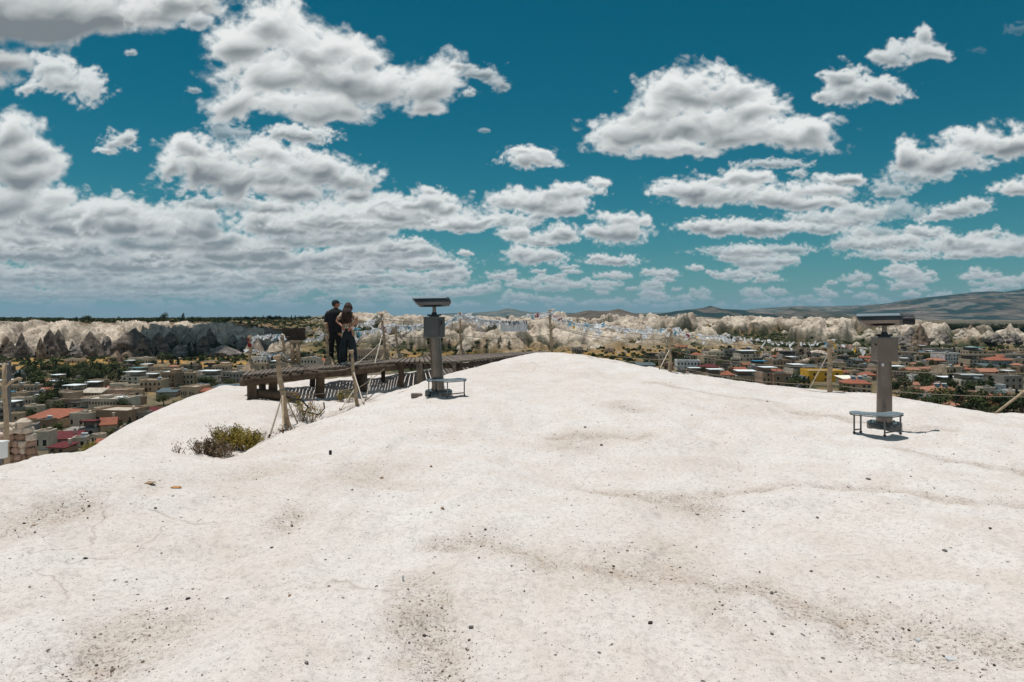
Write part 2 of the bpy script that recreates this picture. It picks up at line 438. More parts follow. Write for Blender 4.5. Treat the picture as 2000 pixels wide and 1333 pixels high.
g_wor = worley_tile(40, 1024, 231)

def herm(t, p0, p1, m0, m1):
    t2 = t * t; t3 = t2 * t
    return (2 * t3 - 3 * t2 + 1) * p0 + (t3 - 2 * t2 + t) * m0 + (-2 * t3 + 3 * t2) * p1 + (t3 - t2) * m1

def smin(a, b, k):
    h = np.clip(.5 + .5 * (b - a) / k, 0, 1)
    return b * (1 - h) + a * h - k * h * (1 - h)

def depth_below(x, d):
    """metres below the eye of the bare hill, at photograph column x and depth d"""
    yc = np.interp(x, MAIN[:, 0], MAIN[:, 1]); dc = np.interp(x, MAIN[:, 0], MAIN[:, 2])
    hc = (yc - HZ) / F * dc; sl = hc / dc
    d0 = 1.0; T = dc - d0; t = np.clip((d - d0) / T, 0, 1)
    hm = herm(t, 1.60, hc, -.01 * T, sl * T)
    ov = np.clip(d - dc, 0, None)
    left = sstep(1130, 1000, x)
    k = (.012 + .208 * sstep(70, 330, x)) * left + .022 * (1 - left)
    hm = hm + ov * sl + k * ov ** 2
    d1 = np.interp(x, BACK[:, 0], BACK[:, 1]); y1 = np.interp(x, BACK[:, 0], BACK[:, 2])
    d2 = np.interp(x, BACK[:, 0], BACK[:, 3]); y2 = np.interp(x, BACK[:, 0], BACK[:, 4])
    h1 = (y1 - HZ) / F * d1; h2 = (y2 - HZ) / F * d2; T = d2 - d1; t = np.clip((d - d1) / T, 0, 1)
    hb = herm(t, h1, h2, 0., h2 / d2 * T) + np.clip(d1 - d, 0, None) * .05
    ov = np.clip(d - d2, 0, None); hb = hb + ov * h2 / d2 + .035 * ov ** 2
    h = smin(hm, hb, .05)
    return np.minimum(h, 47.)

# creases where dark grit gathers: photograph polylines (turned into ground positions once, below)
CREASE_PX = [[(442, 886), (500, 862), (550, 838), (600, 818), (660, 799), (720, 776), (780, 759)], [(1140, 938), (1230, 946), (1290, 950), (1400, 948), (1520, 944), (1640, 941), (1720, 940)], [(1720, 940), (1800, 958), (1870, 970), (2000, 974)],
             [(1000, 1082), (1060, 1096), (1130, 1118), (1200, 1132), (1300, 1134), (1370, 1140), (1430, 1152), (1500, 1166)],
             [(1500, 1166), (1560, 1195), (1600, 1222), (1660, 1250), (1740, 1272), (1840, 1292), (1960, 1300)], [(1560, 1215), (1700, 1225), (1860, 1250), (1990, 1290)],
             [(812, 1145), (822, 1190), (812, 1240), (830, 1290), (860, 1333)], [(1760, 870), (1830, 888), (1920, 900), (2000, 912)], [(1270, 744), (1350, 763), (1420, 778), (1520, 790)],
             [(1080, 840), (1200, 842), (1260, 846)], [(860, 1070), (940, 1062), (990, 1080)], [(1560, 806), (1650, 818), (1740, 836), (1850, 846)]]
HOLLOW_PX = [(100, 1000, 60, .05, .9), (150, 985, 40, .03, .7), (560, 1018, 40, .03, .7), (720, 925, 80, .03, .5), (480, 935, 80, .025, .4), (1360, 968, 60, .03, .8), (1400, 890, 60, .02, .3), (240, 1240, 130, .04, .75), (180, 1290, 110, .03, .8), (330, 1180, 90, .02, .4),
             (1215, 792, 40, .02, .5), (1240, 800, 40, .02, .4), (840, 1250, 50, .03, .7), (860, 1300, 60, .03, .7), (1120, 853, 50, .01, .6), (1420, 1210, 70, .02, .25), (930, 1060, 60, .02, .4), (1700, 1250, 110, .03, .5), (1850, 1270, 90, .02, .5), (1270, 1115, 90, .02, .5)]
def bare_hit(x, y):
    d = np.arange(1.5, 40, .02); rows = HZ + F * depth_below(np.full_like(d, x), d) / d
    i = np.where(rows <= y)[0]
    dd = d[i[0]] if len(i) else d[-1]
    return ((x - 1000) / F * dd, dd)
CREASE = [[bare_hit(x, y) for x, y in pl] for pl in CREASE_PX]
HOLLOW = []
for (x, y, rp, dz, st) in HOLLOW_PX:
    q = bare_hit(x, y); HOLLOW.append((q[0], q[1], rp / F * q[1], dz, st))

LOBE = [[bare_hit(x, y) for x, y in pl] for pl in [[(-150, 985), (0, 966), (120, 948), (250, 942), (400, 950), (520, 962), (640, 975)], [(640, 905), (760, 895), (880, 905), (960, 925)], [(240, 872), (300, 850), (360, 828), (440, 806), (520, 790)]]]
def lobe_dist(X, Y): return crease_dist(X, Y, LOBE)
def crease_dist(X, Y, lines=None):
    best = np.full(X.shape, 99.)
    for pl in (lines or CREASE):
        for (ax, ay), (bx, by) in zip(pl[:-1], pl[1:]):
            vx, vy = bx - ax, by - ay; L2 = vx * vx + vy * vy + 1e-9
            t = np.clip(((X - ax) * vx + (Y - ay) * vy) / L2, 0, 1)
            best = np.minimum(best, np.hypot(X - ax - t * vx, Y - ay - t * vy))
    return best

def hill_z(X, Y, full=False):
    """height of the near hill (eye at 0)"""
    X = np.asarray(X, float); Y = np.asarray(Y, float)
    r = np.hypot(X, Y); az = np.arctan2(X, Y)
    a2 = np.clip(az, -R(63), R(63))
    d = r * np.cos(a2); x = 1000 + F * np.tan(a2)
    z = -depth_below(x, np.maximum(d, .05))
    wx = samp(g_big, X / 9 + .1, Y / 9 + .3) - .5; wy = samp(g_big, X / 9 + .6, Y / 9 + .8) - .5
    amp = sstep(.5, 3, r)
    z = z + (samp(g_big, X / 26 + wx * .12, Y / 26 + wy * .12) - .5) * .34 * amp * sstep(30, 14, r)
    z = z + (samp(g_mid, X / 17 + .4 + wx * .2, Y / 17 + wy * .2) - .5) * .06 * amp
    z = z + (samp(g_mid, X / 5.2 + wx * .2, Y / 5.2 + wy * .2) - .5) * .034
    lim = sstep(16, 6, r)
    z = z + (samp(g_fine, X / 3.1, Y / 3.1) - .5) * .014 * (lim * .7 + .3)
    z = z + (samp(g_wor, X / 2.1 + wx * .3, Y / 2.1) - .5) * .006 * lim
    cd = crease_dist(X, Y) + (samp(g_mid, X / 3, Y / 3) - .5) * .25
    z = z - .016 * np.exp(-(cd / .12) ** 2) - .016 * np.exp(-(cd / .6) ** 2)
    ld = lobe_dist(X, Y); z = z + .055 * np.exp(-(ld / .55) ** 2)
    st = .62 * np.exp(-(np.maximum(cd, 0) / .14) ** 2)
    for (hx, hy, hr, dz, s) in HOLLOW:
        q = ((X - hx) / hr) ** 2 + ((Y - hy) / (hr * 1.6)) ** 2 + (samp(g_mid, X / 4, Y / 4) - .5) * 1.2
        e = np.exp(-np.maximum(q, 0)); z = z - dz * .7 * e; st = np.maximum(st, s * .85 * e)
    return (z, st) if full else z

def hit(x, y, zf=None, d0=1.5, d1=40, step=.01):
    """the first point of the hill on the ray through photograph position (x, y)"""
    d = np.arange(d0, d1, step); X = (x - 1000) / F * d
    z = hill_z(X, d); row = HZ - F * z / d
    i = np.where(row <= y)[0]
    if len(i) == 0: i = [int(np.argmin(row))]
    dd = float(d[i[0]])
    return Vector(((x - 1000) / F * dd, dd, float(hill_z((x - 1000) / F * dd, dd))))

def ground_material():
    m, nt, b = new_mat('pale tuff rock')
    geo = N(nt, 'ShaderNodeNewGeometry'); L = nt.links
    at = N(nt, 'ShaderNodeAttribute', attribute_name='stain'); sp = N(nt, 'ShaderNodeSeparateColor'); L.new(at.outputs['Color'], sp.inputs[0])
    pos = geo.outputs['Position']
    def noise(sc, det=6., ro=.6): 
        n = N(nt, 'ShaderNodeTexNoise', inp={'Scale': sc, 'Detail': det, 'Roughness': ro}); L.new(pos, n.inputs['Vector']); return n.outputs['Fac']
    def mth(op, a, bb, clamp=False):
        n = N(nt, 'ShaderNodeMath', operation=op, use_clamp=clamp)
        for i, v in enumerate((a, bb)):
            if isinstance(v, bpy.types.NodeSocket): L.new(v, n.inputs[i])
            else: n.inputs[i].default_value = v
        return n.outputs[0]
    big = noise(.35, 5.); med = noise(2.2, 6.); fin = noise(26., 5., .7); vf = noise(110., 3., .7)
    c = ramp(nt, [(.25, (.55, .485, .435)), (.5, (.62, .575, .54)), (.75, (.675, .645, .62))], big).outputs[0]
    c = mix(nt, .45, c, ramp(nt, [(.3, (.55, .475, .41)), (.6, (.67, .635, .61))], med).outputs[0])
    c = mix(nt, .8, c, ramp(nt, [(.30, .66), (.5, .98), (.72, 1.06)], fin).outputs[0], 'MULTIPLY')
    c = mix(nt, .7, c, ramp(nt, [(.28, .58), (.46, 1.), (.75, 1.06)], vf).outputs[0], 'MULTIPLY')
    # pepper: grains of dark stone bedded in the tuff, in two sizes
    for sc, rad, thr, dark in ((15., .17, .68, (.045, .035, .03)), (38., .20, .60, (.10, .075, .06)), (70., .24, .55, (.20, .15, .12))):
        v = N(nt, 'ShaderNodeTexVoronoi', inp={'Scale': sc, 'Randomness': 1.}); L.new(pos, v.inputs['Vector'])
        spv = N(nt, 'ShaderNodeSeparateColor'); L.new(v.outputs['Color'], spv.inputs[0])
        pick = mth('GREATER_THAN', mth('ADD', spv.outputs[0], mth('MULTIPLY', mth('SUBTRACT', med, .5), .7)), thr + .16)
        edge = ramp(nt, [(rad * .7, 1), (rad, 0)], v.outputs['Distance']).outputs[0]
        c = mix(nt, mth('MULTIPLY', mth('MULTIPLY', pick, edge), .85), c, dark)
    # fine cracks that wander over the rock
    wv = N(nt, 'ShaderNodeTexNoise', inp={'Scale': 1.1, 'Detail': 4.}); L.new(pos, wv.inputs['Vector'])
    dv = N(nt, 'ShaderNodeVectorMath', operation='MULTIPLY_ADD'); L.new(wv.outputs['Color'], dv.inputs[0]); dv.inputs[1].default_value = (1.3, 1.3, .3); L.new(pos, dv.inputs[2])
    cv = N(nt, 'ShaderNodeTexVoronoi', feature='DISTANCE_TO_EDGE', inp={'Scale': .55}); L.new(dv.outputs[0], cv.inputs['Vector'])
    crk = mth('MULTIPLY', ramp(nt, [(.0, 1.), (.007, .0)], cv.outputs['Distance']).outputs[0], ramp(nt, [(.50, 0.), (.62, 1.)], noise(.9, 3.)).outputs[0])
    c = mix(nt, mth('MULTIPLY', crk, .45), c, (.24, .18, .13))
    # dirt in hollows and creases
    dn = mth('MULTIPLY', sp.outputs[0], ramp(nt, [(.32, .0), (.62, 1.)], noise(7., 7., .75)).outputs[0], True)
    c = mix(nt, mth('MULTIPLY', dn, .68), c, (.33, .23, .15))
    gr = mth('MULTIPLY', sp.outputs[0], ramp(nt, [(.52, 0), (.60, 1.)], noise(48., 4., .8)).outputs[0], True)
    c = mix(nt, gr, c, (.075, .058, .045))
    L.new(c, b.inputs['Base Color']); b.inputs['Roughness'].default_value = .95; b.inputs['Specular IOR Level'].default_value = .15
    hsum = mth('ADD', mth('MULTIPLY', fin, .8), mth('MULTIPLY', vf, .5))
    hsum = mth('ADD', hsum, mth('MULTIPLY', noise(6., 6., .65), 1.1))
    bp = N(nt, 'ShaderNodeBump', inp={'Strength': .55, 'Distance': .018}); L.new(hsum, bp.inputs['Height']); L.new(bp.outputs[0], b.inputs['Normal'])
    return m

def build_hill():
    az = np.concatenate([np.linspace(-180, -64, 60)[:-1], np.linspace(-64, 64, 900), np.linspace(64, 180, 60)[1:-1]])
    az = np.radians(az); nr = 560
    r = np.concatenate([[.15], .5 * (90 / .5) ** (np.arange(nr) / (nr - 1))])
    Rr, A = np.meshgrid(r, az, indexing='ij')
    X = Rr * np.sin(A); Y = Rr * np.cos(A)
    Z, st = hill_z(X, Y, True)
    V = np.stack([X, Y, Z], -1).reshape(-1, 3)
    me = mesh_from('ground', V, grid_faces(len(r), len(az), True)[:, ::-1], ground_material(), True)
    color_attr(me, 'stain', np.repeat(st.reshape(-1, 1), 3, 1))
    o = bpy.data.objects.new('ground', me); link(o); tag(o, kind='structure')
    return o
GROUND = build_hill()
# ================================================================ valley, badlands, plateau, far plain
DN = [45, 75, 110, 180, 260, 360, 480, 600, 640, 700, 760, 850, 950, 1050, 1200, 1400, 1900, 2600, 5000, 12000, 60000]
#        45   75  110  180  260   360   480   600    640    700  760   850  950   1050 1200  1400 1900 2600 5000 12000 60000
VT = {
 -600: [-46, -46, -46, -45, -44, -42, -41, -39.5, -36, -22, -11.5, -11, -10.5, -10, -10, -12, -16, -22, -42, -95, -420],
 200:  [-46, -46, -46, -45, -44, -42, -41, -39.5, -36, -22, -11.5, -11, -10.5, -10, -10, -12, -16, -22, -42, -95, -420],
 430:  [-46, -46, -46, -45, -44, -42, -41, -39.5, -37, -24, -12.0, -10, -9.0, -9, -9, -11, -15, -21, -42, -95, -420],
 600:  [-46, -46, -46, -45, -44, -42, -40, -38, -36, -33, -28, -17, -13, -11, -10, -11, -14, -20, -42, -95, -420],
 760:  [-46, -46, -46, -45, -43, -41, -40, -39, -38, -36, -33, -28, -22, -16, -13, -12, -15, -19, -40, -95, -420],
 1000: [-46, -46, -46, -44, -42, -40, -39.5, -39, -38, -36.5, -34, -30, -24.5, -19, -14, -13, -15, -19, -36, -95, -420],
 1400: [-46, -46, -46, -43, -40, -39, -38.5, -38, -37, -35.5, -33, -30, -25.5, -20.5, -15, -14, -17, -22, -38, -95, -420],
 1700: [-46, -46, -46, -43, -40, -39, -38.5, -38, -37, -35.5, -33, -30, -25.5, -20.5, -14, -14, -18, -25, -40, -95, -420],
 1850: [-46, -46, -46, -43, -40, -39, -38.5, -38, -37, -35.5, -34.5, -33, -31, -29, -27, -27, -30, -35, -50, -95, -420],
 2600: [-46, -46, -46, -43, -40, -39, -38.5, -38, -37, -35.5, -34.5, -33, -31, -30, -29, -28, -30, -35, -50, -95, -420],
}
VX = np.array(sorted(VT)); VZ = np.array([VT[k] for k in VX]); DNa = np.array(DN, float)
v_a = fbm_tile(8, 6, 1024, 301, .5); v_b = fbm_tile(10, 5, 1024, 302, .5); v_r = fbm_tile(12, 3, 1024, 303, .45); v_w = worley_tile(14, 1024, 304); v_w2 = worley_tile(26, 1024, 305)

def valley(X, Y, full=False):
    X = np.asarray(X, float); Y = np.asarray(Y, float)
    r = np.hypot(X, Y); az = np.clip(np.arctan2(X, Y), -R(62), R(62)); d = np.clip(r * np.cos(az), 40, 60000); x = 1000 + F * np.tan(az)
    cols = np.stack([np.interp(d, DNa, VZ[k]) for k in range(len(VX))], 0)
    xi = np.clip(np.interp(x, VX, np.arange(len(VX))), 0, len(VX) - 1.0001); i0 = np.floor(xi).astype(int); f = xi - i0; f = f * f * (3 - 2 * f)
    z = np.take_along_axis(cols, i0[None], 0)[0] * (1 - f) + np.take_along_axis(cols, (i0 + 1)[None], 0)[0] * f
    wx = (samp(v_a, X / 900 + .2, Y / 900) - .5); wy = (samp(v_a, X / 900, Y / 900 + .5) - .5)
    # fluted cliffs on the left
    Lm = sstep(640, 520, x + wx * 160) * sstep(598, 640, d + wy * 60) * sstep(800, 745, d + wy * 30)
    fl = x / 44 + wx * 6 - (d - 700) * .0075
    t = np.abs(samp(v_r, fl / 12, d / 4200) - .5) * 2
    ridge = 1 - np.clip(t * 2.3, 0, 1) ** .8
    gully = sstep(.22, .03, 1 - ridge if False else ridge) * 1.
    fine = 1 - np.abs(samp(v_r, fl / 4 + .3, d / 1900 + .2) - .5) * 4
    zl = ridge * 17 + fine * 3.4 + (samp(v_b, X / 90, Y / 140) - .5) * 4 - 8.5
    mid = np.sin(np.clip((d - 600) / 165, 0, 1) * math.pi) ** .55
    z = z + Lm * zl * mid
    # domes, folds and cones through the centre and the right
    Rm = sstep(560, 680, x) * sstep(600, 700, d + wx * 160 + sstep(1250, 1500, x) * -20) * sstep(1330, 1180, d)
    far_r = sstep(1780, 1900, x) * sstep(880, 960, d)
    Rm = Rm * (1 - far_r)
    patch = sstep(.455, .57, samp(v_a, X / 620 + .7 + wx * .1, Y / 560 + .1) + .09 * sstep(850, 1150, d) * sstep(1000, 1200, x) + .05 * sstep(950, 1200, d))
    wl = samp(v_w, X / 620 + wx * .25, Y / 980 + wy * .25); w2 = samp(v_w2, X / 520 + wx * .3, Y / 800 + wy * .3)
    dome = np.clip(wl - .32, 0, 1) * 26 + np.clip(w2 - .35, 0, 1) * 11 + (1 - np.abs(samp(v_r, X / 300 + wx, Y / 1100) - .5) * 4) * 3.4 + (1 - np.abs(samp(v_r, X / 110 + wx * .6, Y / 520 + .3) - .5) * 4) * 1.9 + (samp(v_b, X / 70, Y / 120) - .5) * 3.2
    zr = Rm * patch * dome * (1 - .62 * sstep(930, 1150, d))
    z = z + zr
    roll = (samp(v_b, X / 1900, Y / 1900) - .5)
    z = z + roll * sstep(120, 300, d) * 4 * sstep(7000, 2000, d) + (samp(v_b, X / 210, Y / 210) - .5) * 1.3 * sstep(60, 200, d)
    z = z + (samp(v_b, X / 9000, Y / 9000) - .5) * 60 * sstep(3500, 9000, d) * .6
    if not full: return z
    tuff = np.maximum(Lm, Rm * patch * sstep(.30, .44, wl + (w2 - .5) * .25 + (samp(v_a, X / 130, Y / 130) - .5) * .3))
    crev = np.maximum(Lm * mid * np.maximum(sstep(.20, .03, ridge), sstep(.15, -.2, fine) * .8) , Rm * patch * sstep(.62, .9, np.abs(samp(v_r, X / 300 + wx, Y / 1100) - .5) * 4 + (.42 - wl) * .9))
    return z, tuff, Lm, Rm, x, d, patch, crev, fine

def vhit(x, y, d0=150, d1=3000):
    """where the ray through photograph position (x, y) meets the valley"""
    d = np.arange(d0, d1, .5); X = (x - 1000) / F * d
    z = valley(X, d); row = HZ - F * z / d
    i = np.where(row <= y)[0]
    if len(i) == 0: i = [int(np.argmin(row))]
    dd = float(d[i[0]]); return Vector(((x - 1000) / F * dd, dd, float(z[i[0]])))

def valley_colors(X, Y, Z, q):
    z, tuff, Lm, Rm, x, d, patch, crev, fine = q
    n1 = samp(v_a, X / 160, Y / 160); n2 = samp(v_b, X / 60 + .3, Y / 60); n3 = samp(v_a, X / 700 + .5, Y / 700 + .2); n4 = samp(v_b, X / 25, Y / 25)
    c = np.zeros(X.shape + (3,))
    def lay(m, col): 
        nonlocal c
        m = np.clip(m, 0, 1)[..., None]; c = c * (1 - m) + np.array(col) * m
    lay(np.ones_like(X), (.150, .115, .062))                        # dry earth
    lay(sstep(.42, .56, n1), (.24, .155, .065))                        # straw
    lay(sstep(.50, .60, n2) * .7, (.10, .10, .035))
    lay(sstep(.50, .60, n3 + (n2 - .5) * .3) * .6, (.045, .055, .03))
    town = sstep(640, 590, d) * sstep(60, 120, d)
    lay(town * sstep(.40, .55, n2) * .6, (.22, .175, .125))
    lay(town * sstep(.56, .64, n1) * .9, (.035, .045, .02))
    orange = sstep(560, 590, d) * sstep(690, 660, d) * sstep(.47, .54, n3 + (n2 - .5) * .35)
    lay(orange * .8, (.34, .20, .06))
    left_f = sstep(560, 460, x) * sstep(480, 500, d) * sstep(612, 600, d)
    lay(left_f * sstep(.40, .5, n1) * .95, (.40, .235, .075))
    # bare tuff, cream to grey to pale rose
    tc = np.zeros_like(c); s = n3[..., None]
    tc[:] = np.array((.54, .46, .37))
    tc = tc * (1 - sstep(.5, .7, n1)[..., None] * .45) + np.array((.33, .26, .21)) * sstep(.5, .7, n1)[..., None] * .45
    tc = tc * (1 - sstep(.55, .68, n4)[..., None] * .3) + np.array((.62, .54, .44)) * sstep(.55, .68, n4)[..., None] * .3
    streak = samp(v_b, x / 55 + n2 * .5, d / 900)[..., None]                     # mineral streaks and soil down the flanks
    tc = tc * (1 - sstep(.54, .64, streak) * .55) + np.array((.20, .155, .12)) * sstep(.54, .64, streak) * .55
    tc = tc * (1 - crev[..., None] * .75) + np.array((.06, .05, .036)) * crev[..., None] * .75  # shade of gullies and folds put into the tuff colour as a soil tone
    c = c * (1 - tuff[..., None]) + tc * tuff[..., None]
    # bush green in the folds between the domes
    lay(Rm * (1 - tuff) * sstep(.34, .46, n2 + (n4 - .5) * .3) * .9, (.026, .036, .016))
    # plateau and far plain
    pl = sstep(745, 775, d) * sstep(620, 500, x) + sstep(1180, 1230, d) * sstep(500, 620, x)
    lay(np.clip(pl, 0, 1), (.16, .105, .06)); lay(pl * sstep(.45, .55, n3) * .8, (.05, .05, .028)); lay(pl * sstep(.55, .6, n1) * .6, (.28, .2, .12))
    fr = sstep(1780, 1900, x) * sstep(880, 1000, d)
    lay(fr, (.05, .05, .032)); lay(fr * sstep(.5, .56, n1) * .6, (.20, .17, .13))
    lay(sstep(2200, 4000, d), (.16, .125, .09)); lay(sstep(2600, 4500, d) * sstep(.46, .54, samp(v_b, X / 2500, Y / 4000)) * .7, (.07, .075, .045))
    lay(sstep(2600, 4500, d) * sstep(.54, .6, samp(v_a, X / 3300, Y / 6000)) * .6, (.30, .26, .20))
    return c

def terrain_material(name, sc1=.05, sc2=.35, bump=.8, dist=1.5, gullies=True):
    m, nt, b = new_mat(name); L = nt.links
    geo = N(nt, 'ShaderNodeNewGeometry'); at = N(nt, 'ShaderNodeAttribute', attribute_name='tint')
    c = at.outputs['Color']
    n1 = N(nt, 'ShaderNodeTexNoise', inp={'Scale': sc1, 'Detail': 8., 'Roughness': .65}); L.new(geo.outputs['Position'], n1.inputs['Vector'])
    n2 = N(nt, 'ShaderNodeTexNoise', inp={'Scale': sc2, 'Detail': 8., 'Roughness': .7}); L.new(geo.outputs['Position'], n2.inputs['Vector'])
    c = mix(nt, .8, c, ramp(nt, [(.30, .62), (.5, 1.), (.7, 1.22)], n1.outputs['Fac']).outputs[0], 'MULTIPLY')
    c = mix(nt, .8, c, ramp(nt, [(.38, .50), (.5, 1.), (.64, 1.22)], n2.outputs['Fac']).outputs[0], 'MULTIPLY')
    L.new(c, b.inputs['Base Color']); b.inputs['Roughness'].default_value = .95; b.inputs['Specular IOR Level'].default_value = .1
    bp = N(nt, 'ShaderNodeBump', inp={'Strength': bump, 'Distance': dist}); L.new(n2.outputs['Fac'], bp.inputs['Height']); L.new(bp.outputs[0], b.inputs['Normal'])
    return m
TERR = terrain_material('valley earth and tuff')

def build_valley():
    az = np.concatenate([np.linspace(-180, -60, 30)[:-1], np.linspace(-60, -46, 40)[:-1], np.linspace(-46, 46, 1500), np.linspace(46, 60, 40)[1:], np.linspace(60, 180, 30)[1:-1]])
    az = np.radians(az)
    r = np.concatenate([np.geomspace(40, 480, 70)[:-1], np.linspace(480, 1300, 400)[:-1], np.geomspace(1300, 3000, 60)[:-1], np.geomspace(3000, 60000, 60)])
    Rr, A = np.meshgrid(r, az, indexing='ij')
    cz = np.clip(A, -R(62), R(62)); X = Rr * np.sin(A); Y = Rr * np.cos(A)
    q = valley(X, Y, True)
    V = np.stack([X, Y, q[0]], -1).reshape(-1, 3)
    me = mesh_from('valley_terrain', V, grid_faces(len(r), len(az), True)[:, ::-1], TERR, True)
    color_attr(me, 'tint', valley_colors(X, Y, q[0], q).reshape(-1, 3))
    o = bpy.data.objects.new('valley_terrain', me); link(o); tag(o, kind='structure')
build_valley()

# ---------------------------------------------------------------- mountains beyond
HILLM = terrain_material('far hillside', .004, .02, .9, 25.)
def mountain(name, prof, dm, depth, base, cols, seed, rough=.06, back=.6):
    """prof: skyline in photograph pixels; dm: distance of the skyline; depth: how far the slope runs towards the viewer"""
    prof = np.array(prof, float)
    nx = 420; ny = 110
    xs = np.linspace(prof[0, 0], prof[-1, 0], nx); ridge = (HZ - np.interp(xs, prof[:, 0], prof[:, 1])) / F * dm
    t = np.linspace(-1, back, ny)
    T, XS = np.meshgrid(t, xs, indexing='ij'); RZ = np.repeat(ridge[None], ny, 0)
    D = dm + T * depth
    X = (XS - 1000) / F * dm * (1 + .0 * T); Y = D
    s = np.clip(1 - np.abs(T), 0, 1)
    sh = s ** 1.25
    ti = fbm_tile(9, 6, 512, seed, .5); rg = 1 - np.abs(fbm_tile(14, 5, 512, seed + 9, .5) * 2 - 1) * 2
    hgt = (RZ - base)
    Z = base - 15 + (hgt + 15) * sh * (1 + (samp(ti, X / 5000, Y / 5000) - .5) * .3 * np.sin(s * math.pi)) + samp(rg, X / 4200, Y / 4200) * rough * np.abs(hgt) * np.sin(np.clip(s, 0, 1) * math.pi)
    me = mesh_from(name, np.stack([X, Y, Z], -1).reshape(-1, 3), grid_faces(ny, nx)[:, ::1], HILLM, True)
    n = samp(ti, X / 2600 + .3, Y / 5200); n2 = samp(ti, X / 900, Y / 2000 + .4)
    c = np.zeros(X.shape + (3,)); c[:] = cols[0]
    for m_, col in ((sstep(.44, .52, n), cols[1]), (sstep(.54, .60, n2) * .7, cols[2]), (sstep(.60, .64, samp(ti, X / 1500 + .7, Y / 2400)) * .6, cols[3])):
        c = c * (1 - m_[..., None]) + np.array(col) * m_[..., None]
    color_attr(me, 'tint', c.reshape(-1, 3))
    o = bpy.data.objects.new(name, me); link(o); tag(o, kind='structure')
    return o
BR = [(.085, .075, .065), (.018, .042, .043), (.15, .125, .105), (.23, .205, .18)]
GR = [(.10, .095, .07), (.045, .055, .045), (.16, .14, .11), (.20, .18, .14)]
mountain('mountains', [(860, 613), (930, 611), (958, 609), (975, 607), (990, 602.5), (1000, 603.5), (1015, 607), (1035, 610), (1100, 611.5), (1240, 612), (1330, 610), (1460, 612)], 15000, 2600, -110, GR, 401, .03)
mountain('mountains', [(1380, 612), (1440, 607), (1480, 603), (1520, 600), (1560, 598), (1600, 599), (1680, 597), (1740, 592), (1790, 586), (1860, 590), (1960, 600), (2100, 606)], 12500, 2500, -100, GR, 402, .05)
mountain('hills', [(1095, 617), (1120, 613), (1140, 608), (1152, 606.5), (1170, 608), (1190, 607.5), (1208, 603.5), (1220, 607), (1240, 613), (1262, 617)], 4200, 700, -32, [(.11, .085, .065), (.06, .06, .04), (.16, .13, .1), (.18, .15, .12)], 403, .08)
mountain('hills', [(1255, 618), (1290, 613), (1320, 608), (1345, 605), (1365, 603), (1378, 600.5), (1387, 597.5), (1397, 600), (1412, 604), (1440, 605), (1480, 609), (1530, 613), (1570, 617)], 4000, 750, -32, BR, 404, .10)
mountain('hills', [(1500, 617), (1525, 609), (1545, 601.5), (1565, 604), (1600, 607), (1650, 611), (1720, 616)], 6200, 800, -50, [(.05, .06, .045), (.045, .05, .035), (.12, .1, .08), (.2, .17, .14)], 405, .06)
mountain('mountains', [(1560, 618), (1630, 609), (1700, 603), (1740, 597), (1770, 589), (1800, 582), (1850, 577), (1900, 571), (1940, 569), (1960, 571), (2000, 564), (2080, 556), (2160, 560), (2300, 572), (2500, 600)], 7600, 3600, -60, BR, 406, .10)

# ---------------------------------------------------------------- rock cones
def rock_mat(name, c1, c2, c3):
    m, nt, b = new_mat(name); L = nt.links
    geo = N(nt, 'ShaderNodeTexCoord'); 
    mp = N(nt, 'ShaderNodeMapping'); L.new(geo.outputs['Object'], mp.inputs[0]); mp.inputs['Scale'].default_value = (1, 1, 2.6)
    n1 = N(nt, 'ShaderNodeTexNoise', inp={'Scale': .16, 'Detail': 8., 'Roughness': .68}); L.new(mp.outputs[0], n1.inputs['Vector'])
    mp2 = N(nt, 'ShaderNodeMapping'); L.new(geo.outputs['Object'], mp2.inputs[0]); mp2.inputs['Scale'].default_value = (1.6, 1.6, .25)
    n2 = N(nt, 'ShaderNodeTexNoise', inp={'Scale': .5, 'Detail': 6., 'Roughness': .6}); L.new(mp2.outputs[0], n2.inputs['Vector'])
    c = ramp(nt, [(.34, c2), (.5, c1), (.66, c3)], n1.outputs['Fac']).outputs[0]
    c = mix(nt, .75, c, ramp(nt, [(.36, .45), (.5, 1.), (.66, 1.25)], n2.outputs['Fac']).outputs[0], 'MULTIPLY')
    L.new(c, b.inputs['Base Color']); b.inputs['Roughness'].default_value = .95; b.inputs['Specular IOR Level'].default_value = .1
    bp = N(nt, 'ShaderNodeBump', inp={'Strength': .9, 'Distance': 1.2}); L.new(n1.outputs['Fac'], bp.inputs['Height']); L.new(bp.outputs[0], b.inputs['Normal'])
    return m
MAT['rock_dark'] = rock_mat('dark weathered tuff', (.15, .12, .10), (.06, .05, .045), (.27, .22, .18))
MAT['rock_brown'] = rock_mat('brown tuff', (.23, .165, .12), (.11, .08, .06), (.36, .28, .21))
MAT['rock_cream'] = rock_mat('cream tuff', (.47, .40, .32), (.25, .205, .17), (.60, .52, .43))
MAT['rock_grey'] = rock_mat('grey tuff', (.20, .175, .16), (.115, .10, .09), (.33, .29, .25))
MAT['cave'] = simple('cave mouth shade', (.012, .010, .009), .95, scale=1, amt=.3)  # near-black slabs carry the shade inside the caves as colour
crng = random.Random(77)
CONES = []
